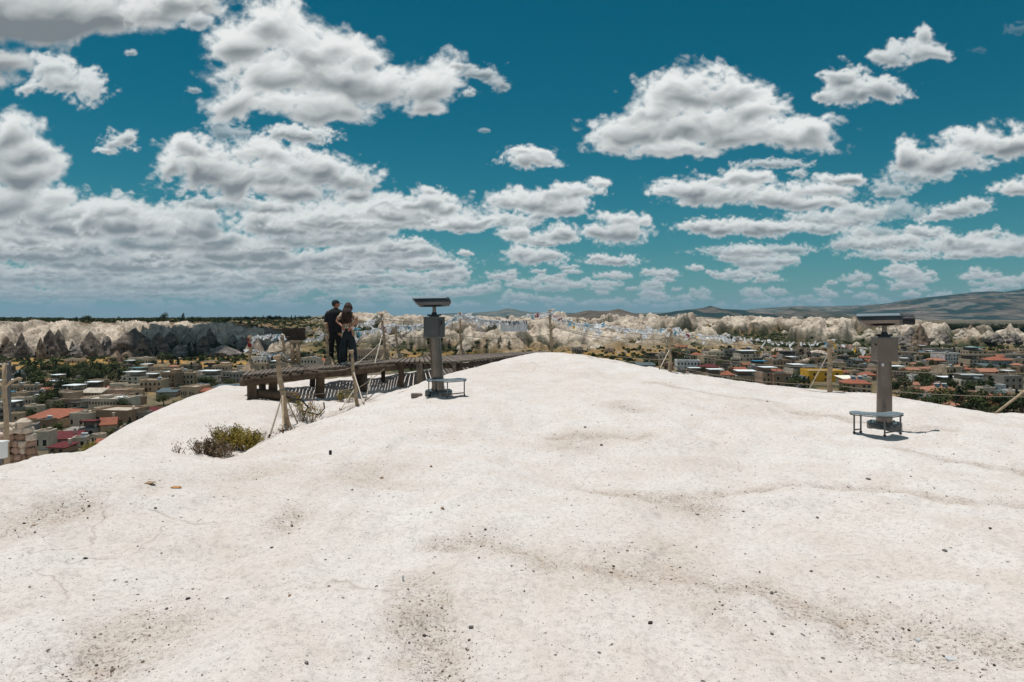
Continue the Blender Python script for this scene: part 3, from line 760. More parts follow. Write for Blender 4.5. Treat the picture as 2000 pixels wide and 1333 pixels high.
def rock_cone(x, yb, w, h, mat, label, d=None, sharp=1.2, caves=0, group=None, lean=0., cat='rock formation'):
    g = vhit(x, yb) if d is None else P(x, yb, d)
    dd = g.y; W = w * dd / F; H = h * dd / F; r = W / 2
    root = thing('rock_cone', label, cat, (g.x, g.y + r * .3, g.z - H * .06), crng.uniform(0, 6.28) * 0, group)
    nz, na = 22, 40; ti = samp; ox, oy = crng.random(), crng.random()
    V = []
    k1 = crng.randint(3, 6); ph = crng.uniform(0, 6)
    for i in range(nz):
        t = i / (nz - 1)
        rr = r * (1 - t ** sharp) ** .85 * (1 + .10 * math.sin(t * 5 + ph)) if sharp > 1.5 else r * (1 - t) ** (1 / sharp) * (1 + .06 * math.sin(t * 6 + ph))
        rr = max(rr, .02 * r)
        for j in range(na):
            a = 2 * math.pi * j / na
            f = float(samp(v_r, np.array(j / na + ox), np.array(oy + t * .15))) - .5
            f2 = float(samp(v_a, np.array(j / na * 2 + ox), np.array(oy + t))) - .5
            q = 1 + f * .55 + f2 * .45 + .07 * math.cos(k1 * a + ph)
            V.append((math.cos(a) * rr * q + lean * H * t, math.sin(a) * rr * q * .85, H * 1.06 * t * (1 + f2 * .03)))
    mb = MB(); mb.v = V; mb.f = [(i * na + j, i * na + (j + 1) % na, (i + 1) * na + (j + 1) % na, (i + 1) * na + j) for i in range(nz - 1) for j in range(na)]
    mb.f.append(tuple((nz - 1) * na + j for j in range(na)))
    mb.build('rock_body', MAT[mat], root, smooth=True)
    for k in range(caves):
        t = crng.uniform(.12, .55); a = crng.uniform(-2.2, -.95)
        f = float(samp(v_r, np.array((a % 6.283) / 6.283 + ox), np.array(oy + t * .15))) - .5
        rr = (r * (1 - t ** sharp) ** .85 if sharp > 1.5 else r * (1 - t) ** (1 / sharp)) * (1 + f * .5) * .98
        s = crng.uniform(.9, 1.5)
        c = MB(); pts = [(-.5, 0), (.5, 0), (.5, .9), (.32, 1.25), (0, 1.4), (-.32, 1.25), (-.5, .9)]
        n = len(pts); c.v = [(px * s, -.5, pz * s) for px, pz in pts] + [(px * s, .9, pz * s) for px, pz in pts]
        c.f = [tuple(range(n - 1, -1, -1)), tuple(range(n, 2 * n))] + [(i, (i + 1) % n, n + (i + 1) % n, n + i) for i in range(n)]
        o = c.build('cave_opening', MAT['cave'], root, loc=(math.cos(a) * rr + lean * H * t, math.sin(a) * rr * .85, H * t)); o.rotation_euler = (0, 0, a + math.pi / 2)
    CONES.append((g.x, g.y, r)); return root
CN = 'rock cones at the foot of the pale cliffs'
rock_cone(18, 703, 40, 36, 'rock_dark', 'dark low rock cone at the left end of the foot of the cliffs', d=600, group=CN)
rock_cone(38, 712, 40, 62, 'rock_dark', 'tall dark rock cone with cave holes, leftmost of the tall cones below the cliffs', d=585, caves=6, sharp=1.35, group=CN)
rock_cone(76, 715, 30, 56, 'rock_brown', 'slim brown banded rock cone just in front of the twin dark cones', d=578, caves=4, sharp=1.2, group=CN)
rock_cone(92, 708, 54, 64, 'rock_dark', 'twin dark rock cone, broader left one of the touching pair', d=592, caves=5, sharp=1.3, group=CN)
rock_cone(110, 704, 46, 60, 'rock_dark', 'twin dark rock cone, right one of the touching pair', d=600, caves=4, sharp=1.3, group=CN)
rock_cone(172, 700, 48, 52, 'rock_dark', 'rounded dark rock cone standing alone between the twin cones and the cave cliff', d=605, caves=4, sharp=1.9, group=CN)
rock_cone(148, 700, 40, 26, 'rock_grey', 'low grey rock hump left of the rounded dark cone', d=600, caves=2, sharp=1.9, group=CN)
rock_cone(206, 690, 34, 34, 'rock_grey', 'small grey rock cone right behind the rounded dark cone', d=615, caves=2, sharp=1.5, group=CN)
rock_cone(226, 723, 30, 38, 'rock_brown', 'isolated light brown rock chimney standing in the orange field', d=545, caves=3, sharp=2.2, group=CN)
rock_cone(248, 708, 34, 22, 'rock_brown', 'small brown rock stump right of the isolated chimney', d=585, caves=1, sharp=2.0, group=CN)
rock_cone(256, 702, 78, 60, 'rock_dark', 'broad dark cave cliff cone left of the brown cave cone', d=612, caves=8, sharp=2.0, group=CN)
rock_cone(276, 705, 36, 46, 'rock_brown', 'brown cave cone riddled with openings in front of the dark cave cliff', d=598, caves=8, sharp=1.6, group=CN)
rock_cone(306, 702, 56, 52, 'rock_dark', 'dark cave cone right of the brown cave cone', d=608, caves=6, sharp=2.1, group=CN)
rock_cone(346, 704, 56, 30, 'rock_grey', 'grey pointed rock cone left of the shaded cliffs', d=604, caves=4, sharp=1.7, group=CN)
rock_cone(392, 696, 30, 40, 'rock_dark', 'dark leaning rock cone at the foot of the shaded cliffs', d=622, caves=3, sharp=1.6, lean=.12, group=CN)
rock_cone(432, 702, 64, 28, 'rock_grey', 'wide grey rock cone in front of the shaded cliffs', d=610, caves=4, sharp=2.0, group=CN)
rock_cone(515, 668, 62, 30, 'rock_grey', 'broad smooth grey dome below the plateau, left of the wooden board', d=740, caves=0, sharp=1.8, group=CN)
rock_cone(470, 692, 44, 34, 'rock_grey', 'grey rock cone below the smooth grey dome', d=640, caves=3, sharp=1.4, group=CN)
rock_cone(600, 668, 40, 32, 'rock_cream', 'pale pointed rock left of the two people', d=800, caves=0, sharp=1.3)
rock_cone(622, 672, 36, 34, 'rock_cream', 'pale pointed rock directly left of the two people', d=780, caves=0, sharp=1.2)
for (x, yb, w, h, mt, sh, dd_, lb) in [
    (330, 690, 40, 42, 'rock_dark', 1.8, 640, 'dark crag behind the dark cave cone'), (366, 688, 46, 36, 'rock_grey', 1.5, 650, 'grey crag behind the wide grey cone group'), (410, 686, 36, 44, 'rock_dark', 1.4, 655, 'tall dark crag in the shaded cliffs'),
    (452, 688, 40, 34, 'rock_grey', 1.3, 650, 'grey crag left of the first deck post'), (484, 684, 50, 30, 'rock_dark', 1.7, 660, 'dark crag behind the first deck post'), (140, 700, 22, 34, 'rock_grey', 1.2, 612, 'slender grey cone right of the twin cones'),
    (5, 700, 34, 44, 'rock_brown', 1.5, 615, 'brown crag at the very left end of the cliffs'), (224, 696, 40, 30, 'rock_dark', 1.9, 618, 'dark low crag between rounded cone and cave cliff'), (56, 706, 26, 28, 'rock_grey', 1.6, 596, 'short grey cone between the tall cone and the brown banded one'),
    (540, 690, 40, 22, 'rock_grey', 1.8, 650, 'grey hump left of the wooden board'), (296, 712, 28, 18, 'rock_brown', 2.0, 580, 'brown stump in front of the dark cave cone'), (350, 712, 26, 14, 'rock_brown', 2.0, 575, 'brown stump below the grey pointed cone')]:
    rock_cone(x, yb, w, h, mt, lb, d=dd_, sharp=sh, caves=3, group=CN, lean=crng.uniform(-.1, .1))
CM = 'rock domes beyond the platform'
rock_cone(712, 680, 60, 26, 'rock_grey', 'grey rock hump just right of the two people', d=720, caves=2, sharp=1.8, group=CM)
rock_cone(770, 690, 60, 34, 'rock_cream', 'cream rock slope between the paired rail posts and the telescope column', d=700, sharp=1.4, group=CM)
rock_cone(800, 668, 66, 26, 'rock_cream', 'cream rock dome left of the telescope box', d=780, sharp=1.7, group=CM)
rock_cone(880, 676, 56, 26, 'rock_cream', 'cream rounded dome right beside the telescope box', d=760, sharp=1.8, group=CM)
rock_cone(908, 692, 44, 30, 'rock_cream', 'cream pointed rock at the foot of the rail post right of the telescope', d=680, sharp=1.3, group=CM)
rock_cone(935, 664, 48, 26, 'rock_grey', 'smooth grey cone under the left end of the white banner', d=860, sharp=1.5, group=CM)
rock_cone(958, 676, 62, 30, 'rock_cream', 'pale dome with a brown cap below the white banner', d=800, sharp=1.6, group=CM)
rock_cone(1016, 688, 26, 30, 'rock_brown', 'slim brown rock left of the end post of the platform', d=690, sharp=2.0, group=CM)
rock_cone(1060, 662, 80, 36, 'rock_cream', 'large cream dome right behind the end post of the platform', d=930, sharp=1.6, group=CM)
rock_cone(1172, 668, 44, 36, 'rock_brown', 'sharp brown pyramid rock with a dark right side, right of the end post', d=820, sharp=1.15, group=CM)
rock_cone(1145, 664, 70, 34, 'rock_cream', 'cream rock slope left of the sharp brown pyramid', d=880, sharp=1.4, group=CM)
rock_cone(1168, 692, 50, 20, 'rock_cream', 'pale folded rock just above the hill crest', d=660, sharp=1.9, group=CM)
rock_cone(1228, 656, 34, 16, 'rock_grey', 'grey rounded hump between green bushes', d=900, sharp=2.0, group=CM)
rock_cone(1264, 636, 24, 20, 'rock_brown', 'brown cone notch in the rim, left of its twin', d=1080, sharp=1.3, group=CM)
rock_cone(1281, 636, 22, 18, 'rock_brown', 'brown cone notch in the rim, right of its twin', d=1080, sharp=1.3, group=CM)
rock_cone(1318, 640, 22, 20, 'rock_grey', 'grey rock knob above the rail post at the hill edge', d=1050, sharp=1.7, group=CM)
rock_cone(1341, 664, 30, 22, 'rock_cream', 'smooth pale haystack rock right of the rail post at the hill edge', d=830, sharp=1.9, group=CM)
rock_cone(1250, 684, 52, 18, 'rock_cream', 'low striped pale rock behind the hill crest', d=700, sharp=1.8, group=CM)
rock_cone(1444, 678, 36, 22, 'rock_grey', 'fluted grey rock at the left end of the white folded ridge', d=720, sharp=1.9, group=CM)
rock_cone(1476, 652, 26, 18, 'rock_cream', 'round pale boulder rock under the pale rim', d=960, sharp=2.2, group=CM)
rock_cone(1494, 656, 22, 14, 'rock_cream', 'round pale boulder rock right of its larger neighbour', d=940, sharp=2.2, group=CM)
rock_cone(1533, 658, 18, 13, 'rock_cream', 'small round pale rock in the middle of the badlands', d=930, sharp=2.2, group=CM)
rock_cone(1563, 706, 18, 40, 'rock_brown', 'tall twin brown rock chimney rising out of the houses', d=560, caves=2, sharp=2.6, group=CM)
rock_cone(1577, 704, 20, 26, 'rock_dark', 'dark cave rock right of the tall brown chimney', d=565, caves=3, sharp=2.4, group=CM)
rock_cone(1600, 694, 46, 10, 'rock_cream', 'low pale rock with a cave below the cave hotel', d=600, caves=1, sharp=2.0, group=CM)
rock_cone(1578, 712, 34, 12, 'rock_cream', 'pale folded rock ridge in front of the brown chimneys', d=520, sharp=1.6, group=CM)
rock_cone(1498, 704, 24, 16, 'rock_grey', 'grey rock hump with a cave among the houses', d=560, caves=1, sharp=2.0, group=CM)
CR = 'pointed rocks on the right side of the valley'
for (x, yb, w, h, mt, sh, lb) in [
    (1782, 673, 40, 34, 'rock_grey', 1.3, 'steep grey rock right behind the right-hand telescope box'), (1800, 674, 36, 42, 'rock_brown', 1.25, 'brown pointed rock with pale streaks, right of the steep grey rock'),
    (1828, 672, 40, 30, 'rock_cream', 1.3, 'cream pointed rock with a shaded right side'), (1846, 672, 30, 24, 'rock_grey', 1.5, 'grey stepped rock at the end of the cream cluster'),
    (1813, 646, 24, 16, 'rock_cream', 1.4, 'pale rock tip above the cream cluster'), (1840, 648, 26, 20, 'rock_brown', 1.2, 'brown pyramid tip in front of the dark wood'),
    (1882, 662, 32, 18, 'rock_cream', 1.4, 'pale pointed rock left of the brown pyramid by the fields'), (1898, 654, 24, 20, 'rock_brown', 1.2, 'brown pyramid rock standing above the fields'),
    (1881, 664, 14, 7, 'rock_cream', 1.8, 'tiny pale mound in the orange field'), (1920, 666, 14, 12, 'rock_cream', 1.6, 'small pale rock at the left end of the row of domes'),
    (1934, 667, 28, 22, 'rock_cream', 1.9, 'cream dome with a cap, first large one in the row of domes'), (1949, 668, 26, 18, 'rock_grey', 1.9, 'shaded grey dome in the middle of the row of domes'),
    (1968, 666, 24, 24, 'rock_cream', 1.7, 'peaked cream dome in the row of domes'), (1984, 668, 24, 18, 'rock_grey', 1.9, 'grey dome right of the peaked cream dome'), (1999, 666, 22, 16, 'rock_cream', 1.8, 'last cream dome at the edge of the picture'),
    (1700, 660, 30, 18, 'rock_cream', 1.7, 'cream knob left of the right-hand telescope neck'), (1722, 664, 34, 18, 'rock_cream', 1.6, 'cream knob behind the right-hand telescope neck'), (1748, 662, 34, 24, 'rock_cream', 1.5, 'pale cone behind the right-hand telescope box'),
    (1760, 672, 30, 16, 'rock_grey', 1.5, 'grey rock at the upper right corner of the telescope box')]:
    rock_cone(x, yb, w, h, mt, lb, d=800 - (yb - 655) * 8 if yb > 655 else 900, sharp=sh, group=CR)

for (x, yb, w, h, mt, sh, dd_, lb) in [
    (1098, 693, 24, 16, 'rock_grey', 1.9, 650, 'grey rock knob just right of the foot of the end post'), (1122, 690, 20, 18, 'rock_cream', 1.7, 660, 'cream rock knob by the rock-cut house fronts'), (1148, 694, 18, 20, 'rock_cream', 1.4, 650, 'pointed cream rock left of the pale folded rock'),
    (1190, 696, 26, 20, 'rock_brown', 2.0, 645, 'brown fluted rock right of the pale folded rock'), (1208, 700, 20, 14, 'rock_cream', 1.3, 640, 'sharp cream shard where the crest starts to fall'), (1222, 702, 22, 18, 'rock_cream', 1.2, 640, 'pair of cream shards, taller one, above the falling crest'),
    (1238, 704, 18, 12, 'rock_grey', 1.4, 640, 'grey shard right of the tall cream shard'), (1262, 700, 26, 10, 'rock_cream', 1.6, 650, 'flat cream rock left of the hill edge post'), (1284, 690, 34, 12, 'rock_cream', 1.5, 690, 'cream ledge rock behind the hill edge post'),
    (1365, 682, 36, 10, 'rock_cream', 1.5, 720, 'long low cream rock above the orange roof in the trees'), (1395, 690, 24, 9, 'rock_grey', 1.6, 680, 'grey ledge at the top of the town'), (1420, 664, 24, 14, 'rock_cream', 1.8, 850, 'cream knob above the orange field'),
    (1520, 690, 30, 12, 'rock_cream', 1.7, 660, 'cream hump behind the dark terrace house'), (1620, 672, 30, 14, 'rock_grey', 1.6, 800, 'grey hump above the cave hotel'), (1675, 682, 30, 14, 'rock_cream', 1.5, 720, 'cream slope right of the cave hotel'), (1350, 646, 26, 12, 'rock_cream', 1.4, 1000, 'cream knob right of the grey rock knob on the rim'),
    (1395, 650, 28, 14, 'rock_grey', 1.5, 960, 'grey knob in the middle of the pale rim'), (1560, 650, 26, 13, 'rock_cream', 1.6, 960, 'cream knob over the tall brown chimney'), (1590, 660, 22, 12, 'rock_grey', 1.8, 900, 'grey knob left of the guyed post'), (1640, 652, 30, 14, 'rock_cream', 1.5, 950, 'cream knob right of the guyed post')]:
    rock_cone(x, yb, w, h, mt, lb, d=dd_, sharp=sh, group=CM, lean=crng.uniform(-.15, .15))
# ================================================================ houses
def wallm(name, c): return simple(name, c, .9, scale=.35, amt=.28, bump=.0, random_amt=.12)
WALL = dict(beige=wallm('beige stone wall', (.54, .41, .29)), pale=wallm('pale stone wall', (.70, .60, .48)), brown=wallm('brown stone wall', (.36, .245, .165)), pink=wallm('rosy stone wall', (.56, .38, .28)),
            grey=wallm('grey rendered wall', (.34, .31, .28)), white=wallm('white rendered wall', (.80, .80, .80)), yellow=wallm('yellow painted wall', (.80, .45, .05)), teal=wallm('blue grey wall', (.22, .27, .28)))
def tile_mat(name, c):
    m, nt, b = new_mat(name); L = nt.links; tc = N(nt, 'ShaderNodeTexCoord')
    w = N(nt, 'ShaderNodeTexWave', inp={'Scale': 1.1, 'Distortion': .6, 'Detail': 2.}); L.new(tc.outputs['Object'], w.inputs[0])
    n = N(nt, 'ShaderNodeTexNoise', inp={'Scale': .8, 'Detail': 6., 'Roughness': .7}); L.new(tc.outputs['Object'], n.inputs['Vector'])
    c1 = ramp(nt, [(.3, tuple(x * .6 for x in c)), (.6, c), (.8, tuple(min(1, x * 1.35 + .03) for x in c))], n.outputs['Fac']).outputs[0]
    c1 = mix(nt, .35, c1, ramp(nt, [(.2, .6), (.8, 1.1)], w.outputs['Fac']).outputs[0], 'MULTIPLY')
    L.new(c1, b.inputs['Base Color']); b.inputs['Roughness'].default_value = .85; b.inputs['Specular IOR Level'].default_value = .2
    return m
ROOF = dict(red=tile_mat('terracotta tiles', (.32, .115, .07)), old=tile_mat('faded terracotta tiles', (.38, .18, .12)), wine=tile_mat('dark red sheet roof', (.13, .025, .028)), slate=tile_mat('slate blue sheet roof', (.10, .135, .15)),
            white=simple('white metal sheet', (.74, .79, .80), .5, scale=.6, amt=.15), grey=simple('grey flat roof', (.27, .25, .225), .9, scale=.5, amt=.3), cream=simple('pale flat roof', (.46, .40, .33), .9, scale=.5, amt=.3),
            teal=simple('teal sheet roof', (.10, .20, .21), .7, scale=.6, amt=.2), cloth=simple('cream sail roof', (.78, .72, .60), .8, scale=.6, amt=.12), blue=simple('blue tarpaulin', (.03, .22, .36), .6, scale=.6, amt=.2), dark=simple('dark awning', (.035, .03, .03), .8, scale=.6, amt=.3))
MAT['pane'] = simple('dark window', (.018, .020, .024), .25, scale=1, amt=.3, spec=.6)
MAT['trim'] = simple('pale window surround', (.50, .44, .36), .85, scale=1, amt=.2)
MAT['solar'] = simple('solar collector glass', (.03, .06, .09), .15, scale=1, amt=.3, spec=.8)
MAT['tank'] = simple('white water tank', (.70, .72, .72), .4, scale=2, amt=.1)
MAT['doorwood'] = simple('brown door', (.12, .06, .03), .7, scale=2, amt=.3)
hr = random.Random(31)
HOUSES = []      # (photo x, y, w, root, depth)
_win = {}
def window_mesh(kind, wide, high):
    k = (kind, round(wide, 1), round(high, 1))
    if k in _win: return _win[k]
    mb = MB()
    if kind == 'arch':
        pts = [(-wide / 2, 0), (wide / 2, 0), (wide / 2, high * .68)] + [(wide / 2 * math.cos(a), high * .68 + high * .32 * math.sin(a)) for a in (math.pi * .25, math.pi * .5, math.pi * .75)] + [(-wide / 2, high * .68)]
    else: pts = [(-wide / 2, 0), (wide / 2, 0), (wide / 2, high), (-wide / 2, high)]
    n = len(pts); mb.v = [(a, -.06, b) for a, b in pts] + [(a, .12, b) for a, b in pts]
    mb.f = [tuple(range(n)), tuple(range(2 * n - 1, n - 1, -1))] + [(i, n + i, n + (i + 1) % n, (i + 1) % n) for i in range(n)]
    me = mesh_from('window', mb.v, mb.f, MAT['pane']); _win[k] = me
    # surround: proud frame
    fb = MB(); t = .18
    fb.box((0, -.04, -t / 2), (wide + 2 * t + .2, .26, t)); fb.box((-wide / 2 - t / 2, -.02, high / 2), (t, .22, high)); fb.box((wide / 2 + t / 2, -.02, high / 2), (t, .22, high)); fb.box((0, -.03, high + t / 2), (wide + 2 * t, .24, t))
    _win[k] = (me, mesh_from('window_frame', fb.v, fb.f, MAT['trim'])); return _win[k]

def solar_heater(root, x, y, z, s=1.):
    mb = MB(); M = Matrix.Rotation(R(35), 3, 'X')
    mb.box((x, y, z + .75 * s), (2.0 * s, 1.9 * s, .12), M=M)
    o = mb.build('solar_heater', MAT['solar'], root)
    tk = MB(); tk.tube([(x - 1.05 * s, y + .85 * s, z + 1.55 * s), (x + 1.05 * s, y + .85 * s, z + 1.55 * s)], .32 * s, 10); tk.box((x, y + .9 * s, z + .6), (.1, .1, 1.3)); tk.build('water_tank', MAT['tank'], o)

def house(x, yb, w, h, label, wall='beige', roof='flat', rmat='grey', rz=None, floors=None, nwin=None, kind='sq', extra='', depth=None, dep=None, cat='house', group='houses of the valley town', frames=False):
    g = vhit(x, yb) if depth is None else P(x, yb, depth)
    d = g.y; W = w * d / F; H = h * d / F
    rz = R(hr.uniform(-24, 24)) if rz is None else R(rz)
    D = dep if dep else min(W * hr.uniform(.7, 1.), 13)
    Wn = max(W * .55, (W - abs(math.sin(rz)) * D) / math.cos(rz))
    root = thing('house', label, cat, (g.x, d + D * .5, g.z), rz, group)
    roofh = 0
    if roof in ('hip', 'gable', 'shed'): roofh = min(H * .36, 3.0)
    wh = H - roofh
    fl = floors or max(1, int(round(wh / 3.4)))
    wb = MB(); wb.box((0, 0, wh / 2 - 2), (Wn, D, wh + 4))
    if roof == 'flat':      # parapet
        for (cx, cy, lx, ly) in ((0, -D / 2 + .12, Wn + .14, .3), (0, D / 2 - .12, Wn + .14, .3), (-Wn / 2 + .12, 0, .3, D - .4), (Wn / 2 - .12, 0, .3, D - .4)):
            wb.box((cx, cy, wh + .42), (lx, ly, .9))
    if fl > 1:
        for k in range(1, fl): wb.box((0, 0, k * wh / fl), (Wn + .16, D + .16, .22))
    if 'wing' in extra: wb.box((Wn * .5 + Wn * .16, .4, wh * .3 - 2), (Wn * .36, D * .8, wh * .6 + 4))
    if 'tower' in extra: wb.box((-Wn * .2, D * .15, wh + 1.4), (Wn * .42, D * .5, 2.8))
    if 'step' in extra: wb.box((Wn * .2, D * .1, wh + 1.2), (Wn * .5, D * .6, 2.4))
    wb.build('wall', WALL[wall], root)
    rb = MB(); ov = .5
    if roof == 'flat':
        rb.box((0, 0, wh + .08), (Wn - .5, D - .5, .2))
        if hr.random() < .45: rb.box((hr.uniform(-.25, .25) * Wn, D * .1, wh + .8), (Wn * .22, D * .3, 1.5))
    elif roof == 'hip':
        a, b = Wn / 2 + ov, D / 2 + ov; rl = max(0, a - b * .9)
        V = [(-a, -b, wh), (a, -b, wh), (a, b, wh), (-a, b, wh), (-a, -b, wh + .22), (a, -b, wh + .22), (a, b, wh + .22), (-a, b, wh + .22), (-rl, 0, wh + roofh), (rl + .01, 0, wh + roofh)]
        rb.add(V, [(3, 2, 1, 0), (0, 1, 5, 4), (1, 2, 6, 5), (2, 3, 7, 6), (3, 0, 4, 7), (4, 5, 9, 8), (6, 7, 8, 9), (5, 6, 9), (7, 4, 8)])
    elif roof == 'gable':
        a, b = Wn / 2 + ov, D / 2 + ov
        V = [(-a, -b, wh - .1), (a, -b, wh - .1), (a, b, wh - .1), (-a, b, wh - .1), (-a, -b, wh + .15), (a, -b, wh + .15), (a, b, wh + .15), (-a, b, wh + .15), (-a, 0, wh + roofh), (a, 0, wh + roofh)]
        rb.add(V, [(3, 2, 1, 0), (0, 1, 5, 4), (1, 2, 6, 9, 5), (2, 3, 7, 6), (3, 0, 4, 8, 7), (4, 5, 9, 8), (6, 7, 8, 9)])
    elif roof == 'shed':
        a, b = Wn / 2 + ov, D / 2 + ov
        V = [(-a, -b, wh), (a, -b, wh), (a, b, wh + roofh * .85), (-a, b, wh + roofh * .85), (-a, -b, wh + .2), (a, -b, wh + .2), (a, b, wh + roofh), (-a, b, wh + roofh)]
        rb.add(V, [(3, 2, 1, 0), (4, 5, 6, 7), (0, 1, 5, 4), (1, 2, 6, 5), (2, 3, 7, 6), (3, 0, 4, 7)])
    elif roof == 'canopy':   # flat roof with a raised sheet canopy on posts
        rb.box((0, 0, wh + .08), (Wn - .4, D - .4, .2))
    rb.build('roof', ROOF[rmat if roof != 'canopy' else 'grey'], root)
    if roof == 'canopy':
        cb = MB(); cb.box((Wn * .03, -.3, wh + 2.6), (Wn * .92, D * .9, .16)); cb.box((Wn * .03, -.3 - D * .45, wh + 2.45), (Wn * .93, .1, .34))
        co_ = cb.build('canopy', ROOF[rmat], root)
        n = max(3, int(Wn / 3.5))
        bw = MB(); bw.box((0, D * .38, wh + 1.2), (Wn * .84, .2, 2.2)); bw.build('back_wall', WALL[wall], co_)
        for k in range(n):
            for yy in ((-D * .42, D * .30) if k in (0, n - 1) else (-D * .42,)):
                pb = MB(); pb.box((0, 0, 0), (.16, .16, 2.4)); pb.build('canopy_post', MAT['steel_leg'], co_, loc=(-Wn * .41 + k * Wn * .82 / (n - 1), yy, wh + 1.35))
    if 'solar' in extra:
        for k in range(2 if 'solar2' in extra else 1): solar_heater(root, -Wn * .1 + k * 3.2, -D * .12, wh + roofh * .55, 1.1)
    elif 'sun1' in extra or (roof == 'flat' and hr.random() < .25): solar_heater(root, Wn * .22, 0, wh + .2, .9)
    if 'chim' in extra or hr.random() < .3:
        c = MB(); c.box((Wn * .28, D * .12, wh + roofh + .4), (.7, .7, 1.8)); c.box((Wn * .28, D * .12, wh + roofh + 1.38), (.95, .95, .14)); c.build('chimney', WALL['pale'], root)
    # windows, one row a storey
    nw = nwin if nwin is not None else max(2, int(Wn / 3.2))
    ww = min(1.25, Wn / nw * .45); hh = min(1.9, wh / fl * .52)
    me, fr = window_mesh(kind, ww, hh)
    dk = hr.randrange(nw)
    for f in range(fl):
        for k in range(nw):
            if f == 0 and k == dk and nw > 2:
                db = MB(); db.box((-Wn / 2 + (k + .5) * Wn / nw, -D / 2 - .02, 1.1), (1.3, .18, 2.3)); db.build('door', MAT['doorwood'], root); continue
            if hr.random() < .08: continue
            o = bpy.data.objects.new('window', me); link(o, root); o.location = (-Wn / 2 + (k + .5) * Wn / nw, -D / 2, f * wh / fl + wh / fl * .26)
            if frames or (wall in ('beige', 'pink', 'brown') and hr.random() < .5 and d < 520):
                q = bpy.data.objects.new('window_frame', fr); link(q, o)
    sd = 1 if rz < 0 else -1          # the side wall that turns towards the viewer
    if abs(rz) > R(7):
        ns = max(1, int(D / 4.2))
        for f in range(fl):
            for k in range(ns):
                o = bpy.data.objects.new('window', me); link(o, root); o.location = (-sd * Wn / 2, -D / 2 + (k + .5) * D / ns, f * wh / fl + wh / fl * .26); o.rotation_euler = (0, 0, R(-90) * sd * 1)
    HOUSES.append((x, yb, w, h, root, d)); return root

H = house
# ---- right-hand town
H(1262, 722, 36, 12, 'long low house with slate blue roof just behind the hill crest', 'teal', 'shed', 'slate', rz=4)
H(1274, 706, 24, 9, 'small house with dark awning above the long slate blue roof', 'brown', 'canopy', 'dark', rz=0)
H(1347, 724, 48, 17, 'white modern house with tall dark windows right of the rail post', 'white', 'flat', 'grey', rz=-6, floors=2, nwin=7)
H(1387, 718, 34, 20, 'beige three storey house right of the white modern house', 'beige', 'flat', 'cream', rz=8, floors=3, nwin=4)
H(1363, 702, 24, 13, 'house with orange tiled roof among the trees above the white modern house', 'beige', 'hip', 'red', rz=-12)
H(1397, 702, 34, 12, 'low pale block right of the orange roof among the trees', 'pale', 'flat', 'cream', rz=5, extra='step')
H(1332, 682, 22, 6, 'tiny house with dull red roof alone in the trees below the badlands', 'pale', 'gable', 'red', rz=4)
H(1391, 728, 38, 15, 'kiosk-like house with dark red pyramid roof', 'brown', 'hip', 'wine', rz=0)
H(1430, 698, 30, 13, 'grey house with dark openings at the upper edge of the town', 'grey', 'flat', 'grey', rz=-10)
H(1462, 706, 42, 14, 'pale house with white sheet roof at the upper edge of the town', 'pale', 'canopy', 'white', rz=6, nwin=6)
H(1357, 741, 26, 13, 'low house with white canopy nearest the rail post', 'pink', 'canopy', 'white', rz=3)
H(1399, 744, 32, 13, 'beige house with black recess under a white canopy', 'beige', 'canopy', 'white', rz=0, nwin=6)
H(1424, 749, 26, 24, 'tall house with bright orange tiled roof between two canopied houses', 'pale', 'hip', 'red', rz=-10, floors=2)
H(1446, 732, 26, 14, 'house with bright orange gable roof behind the tall orange-roofed house', 'brown', 'gable', 'red', rz=8)
H(1461, 751, 46, 16, 'long beige arcaded house with white sheet roof', 'beige', 'canopy', 'white', rz=-5, nwin=8, kind='arch')
H(1503, 757, 36, 29, 'tall rosy house with white flat canopy', 'pink', 'canopy', 'white', rz=6, floors=3, nwin=4)
H(1529, 758, 34, 24, 'plain brown block with four small square windows', 'brown', 'flat', 'grey', rz=-3, floors=2, nwin=2)
H(1525, 722, 38, 16, 'brown hotel block with flat parapet roof', 'brown', 'flat', 'grey', rz=5, floors=2, nwin=5)
H(1545, 707, 34, 13, 'dark house with black upper storey left of the brown rock chimney', 'grey', 'canopy', 'dark', rz=-4)
H(1485, 722, 30, 9, 'low house with blue grey awnings', 'grey', 'canopy', 'blue', rz=3)
H(1560, 733, 34, 12, 'house with white awnings and blue tarpaulin left of the yellow building', 'pale', 'canopy', 'white', rz=8)
H(1588, 736, 28, 14, 'brown house behind the left end of the yellow building', 'brown', 'flat', 'grey', rz=-8)
H(1614, 747, 68, 20, 'long bright yellow building', 'yellow', 'flat', 'cream', rz=-3, floors=2, nwin=3, cat='building')
H(1634, 733, 18, 9, 'white block on the slope right behind the yellow building', 'white', 'flat', 'cream', rz=2)
H(1659, 752, 34, 16, 'house covered by a cream sail roof beside the yellow building', 'pale', 'shed', 'cloth', rz=12)
H(1681, 770, 52, 30, 'red hip roofed house with two solar heaters', 'beige', 'hip', 'red', rz=-8, floors=2, extra='solar2', nwin=5)
H(1654, 692, 48, 15, 'cave hotel front with arches built against pale rock', 'pale', 'flat', 'cream', rz=-6, floors=2, nwin=7, kind='arch')
H(1638, 723, 30, 12, 'beige house with paired windows behind the rail post', 'beige', 'flat', 'cream', rz=-3)
H(1658, 720, 30, 16, 'house with black roof terrace above the yellow building', 'grey', 'canopy', 'dark', rz=5)
H(1690, 726, 26, 10, 'low grey wall-like house left of the right-hand telescope column', 'grey', 'flat', 'grey', rz=0)
H(1699, 744, 30, 16, 'house with bright red roof just left of the right-hand telescope column', 'brown', 'hip', 'red', rz=6)
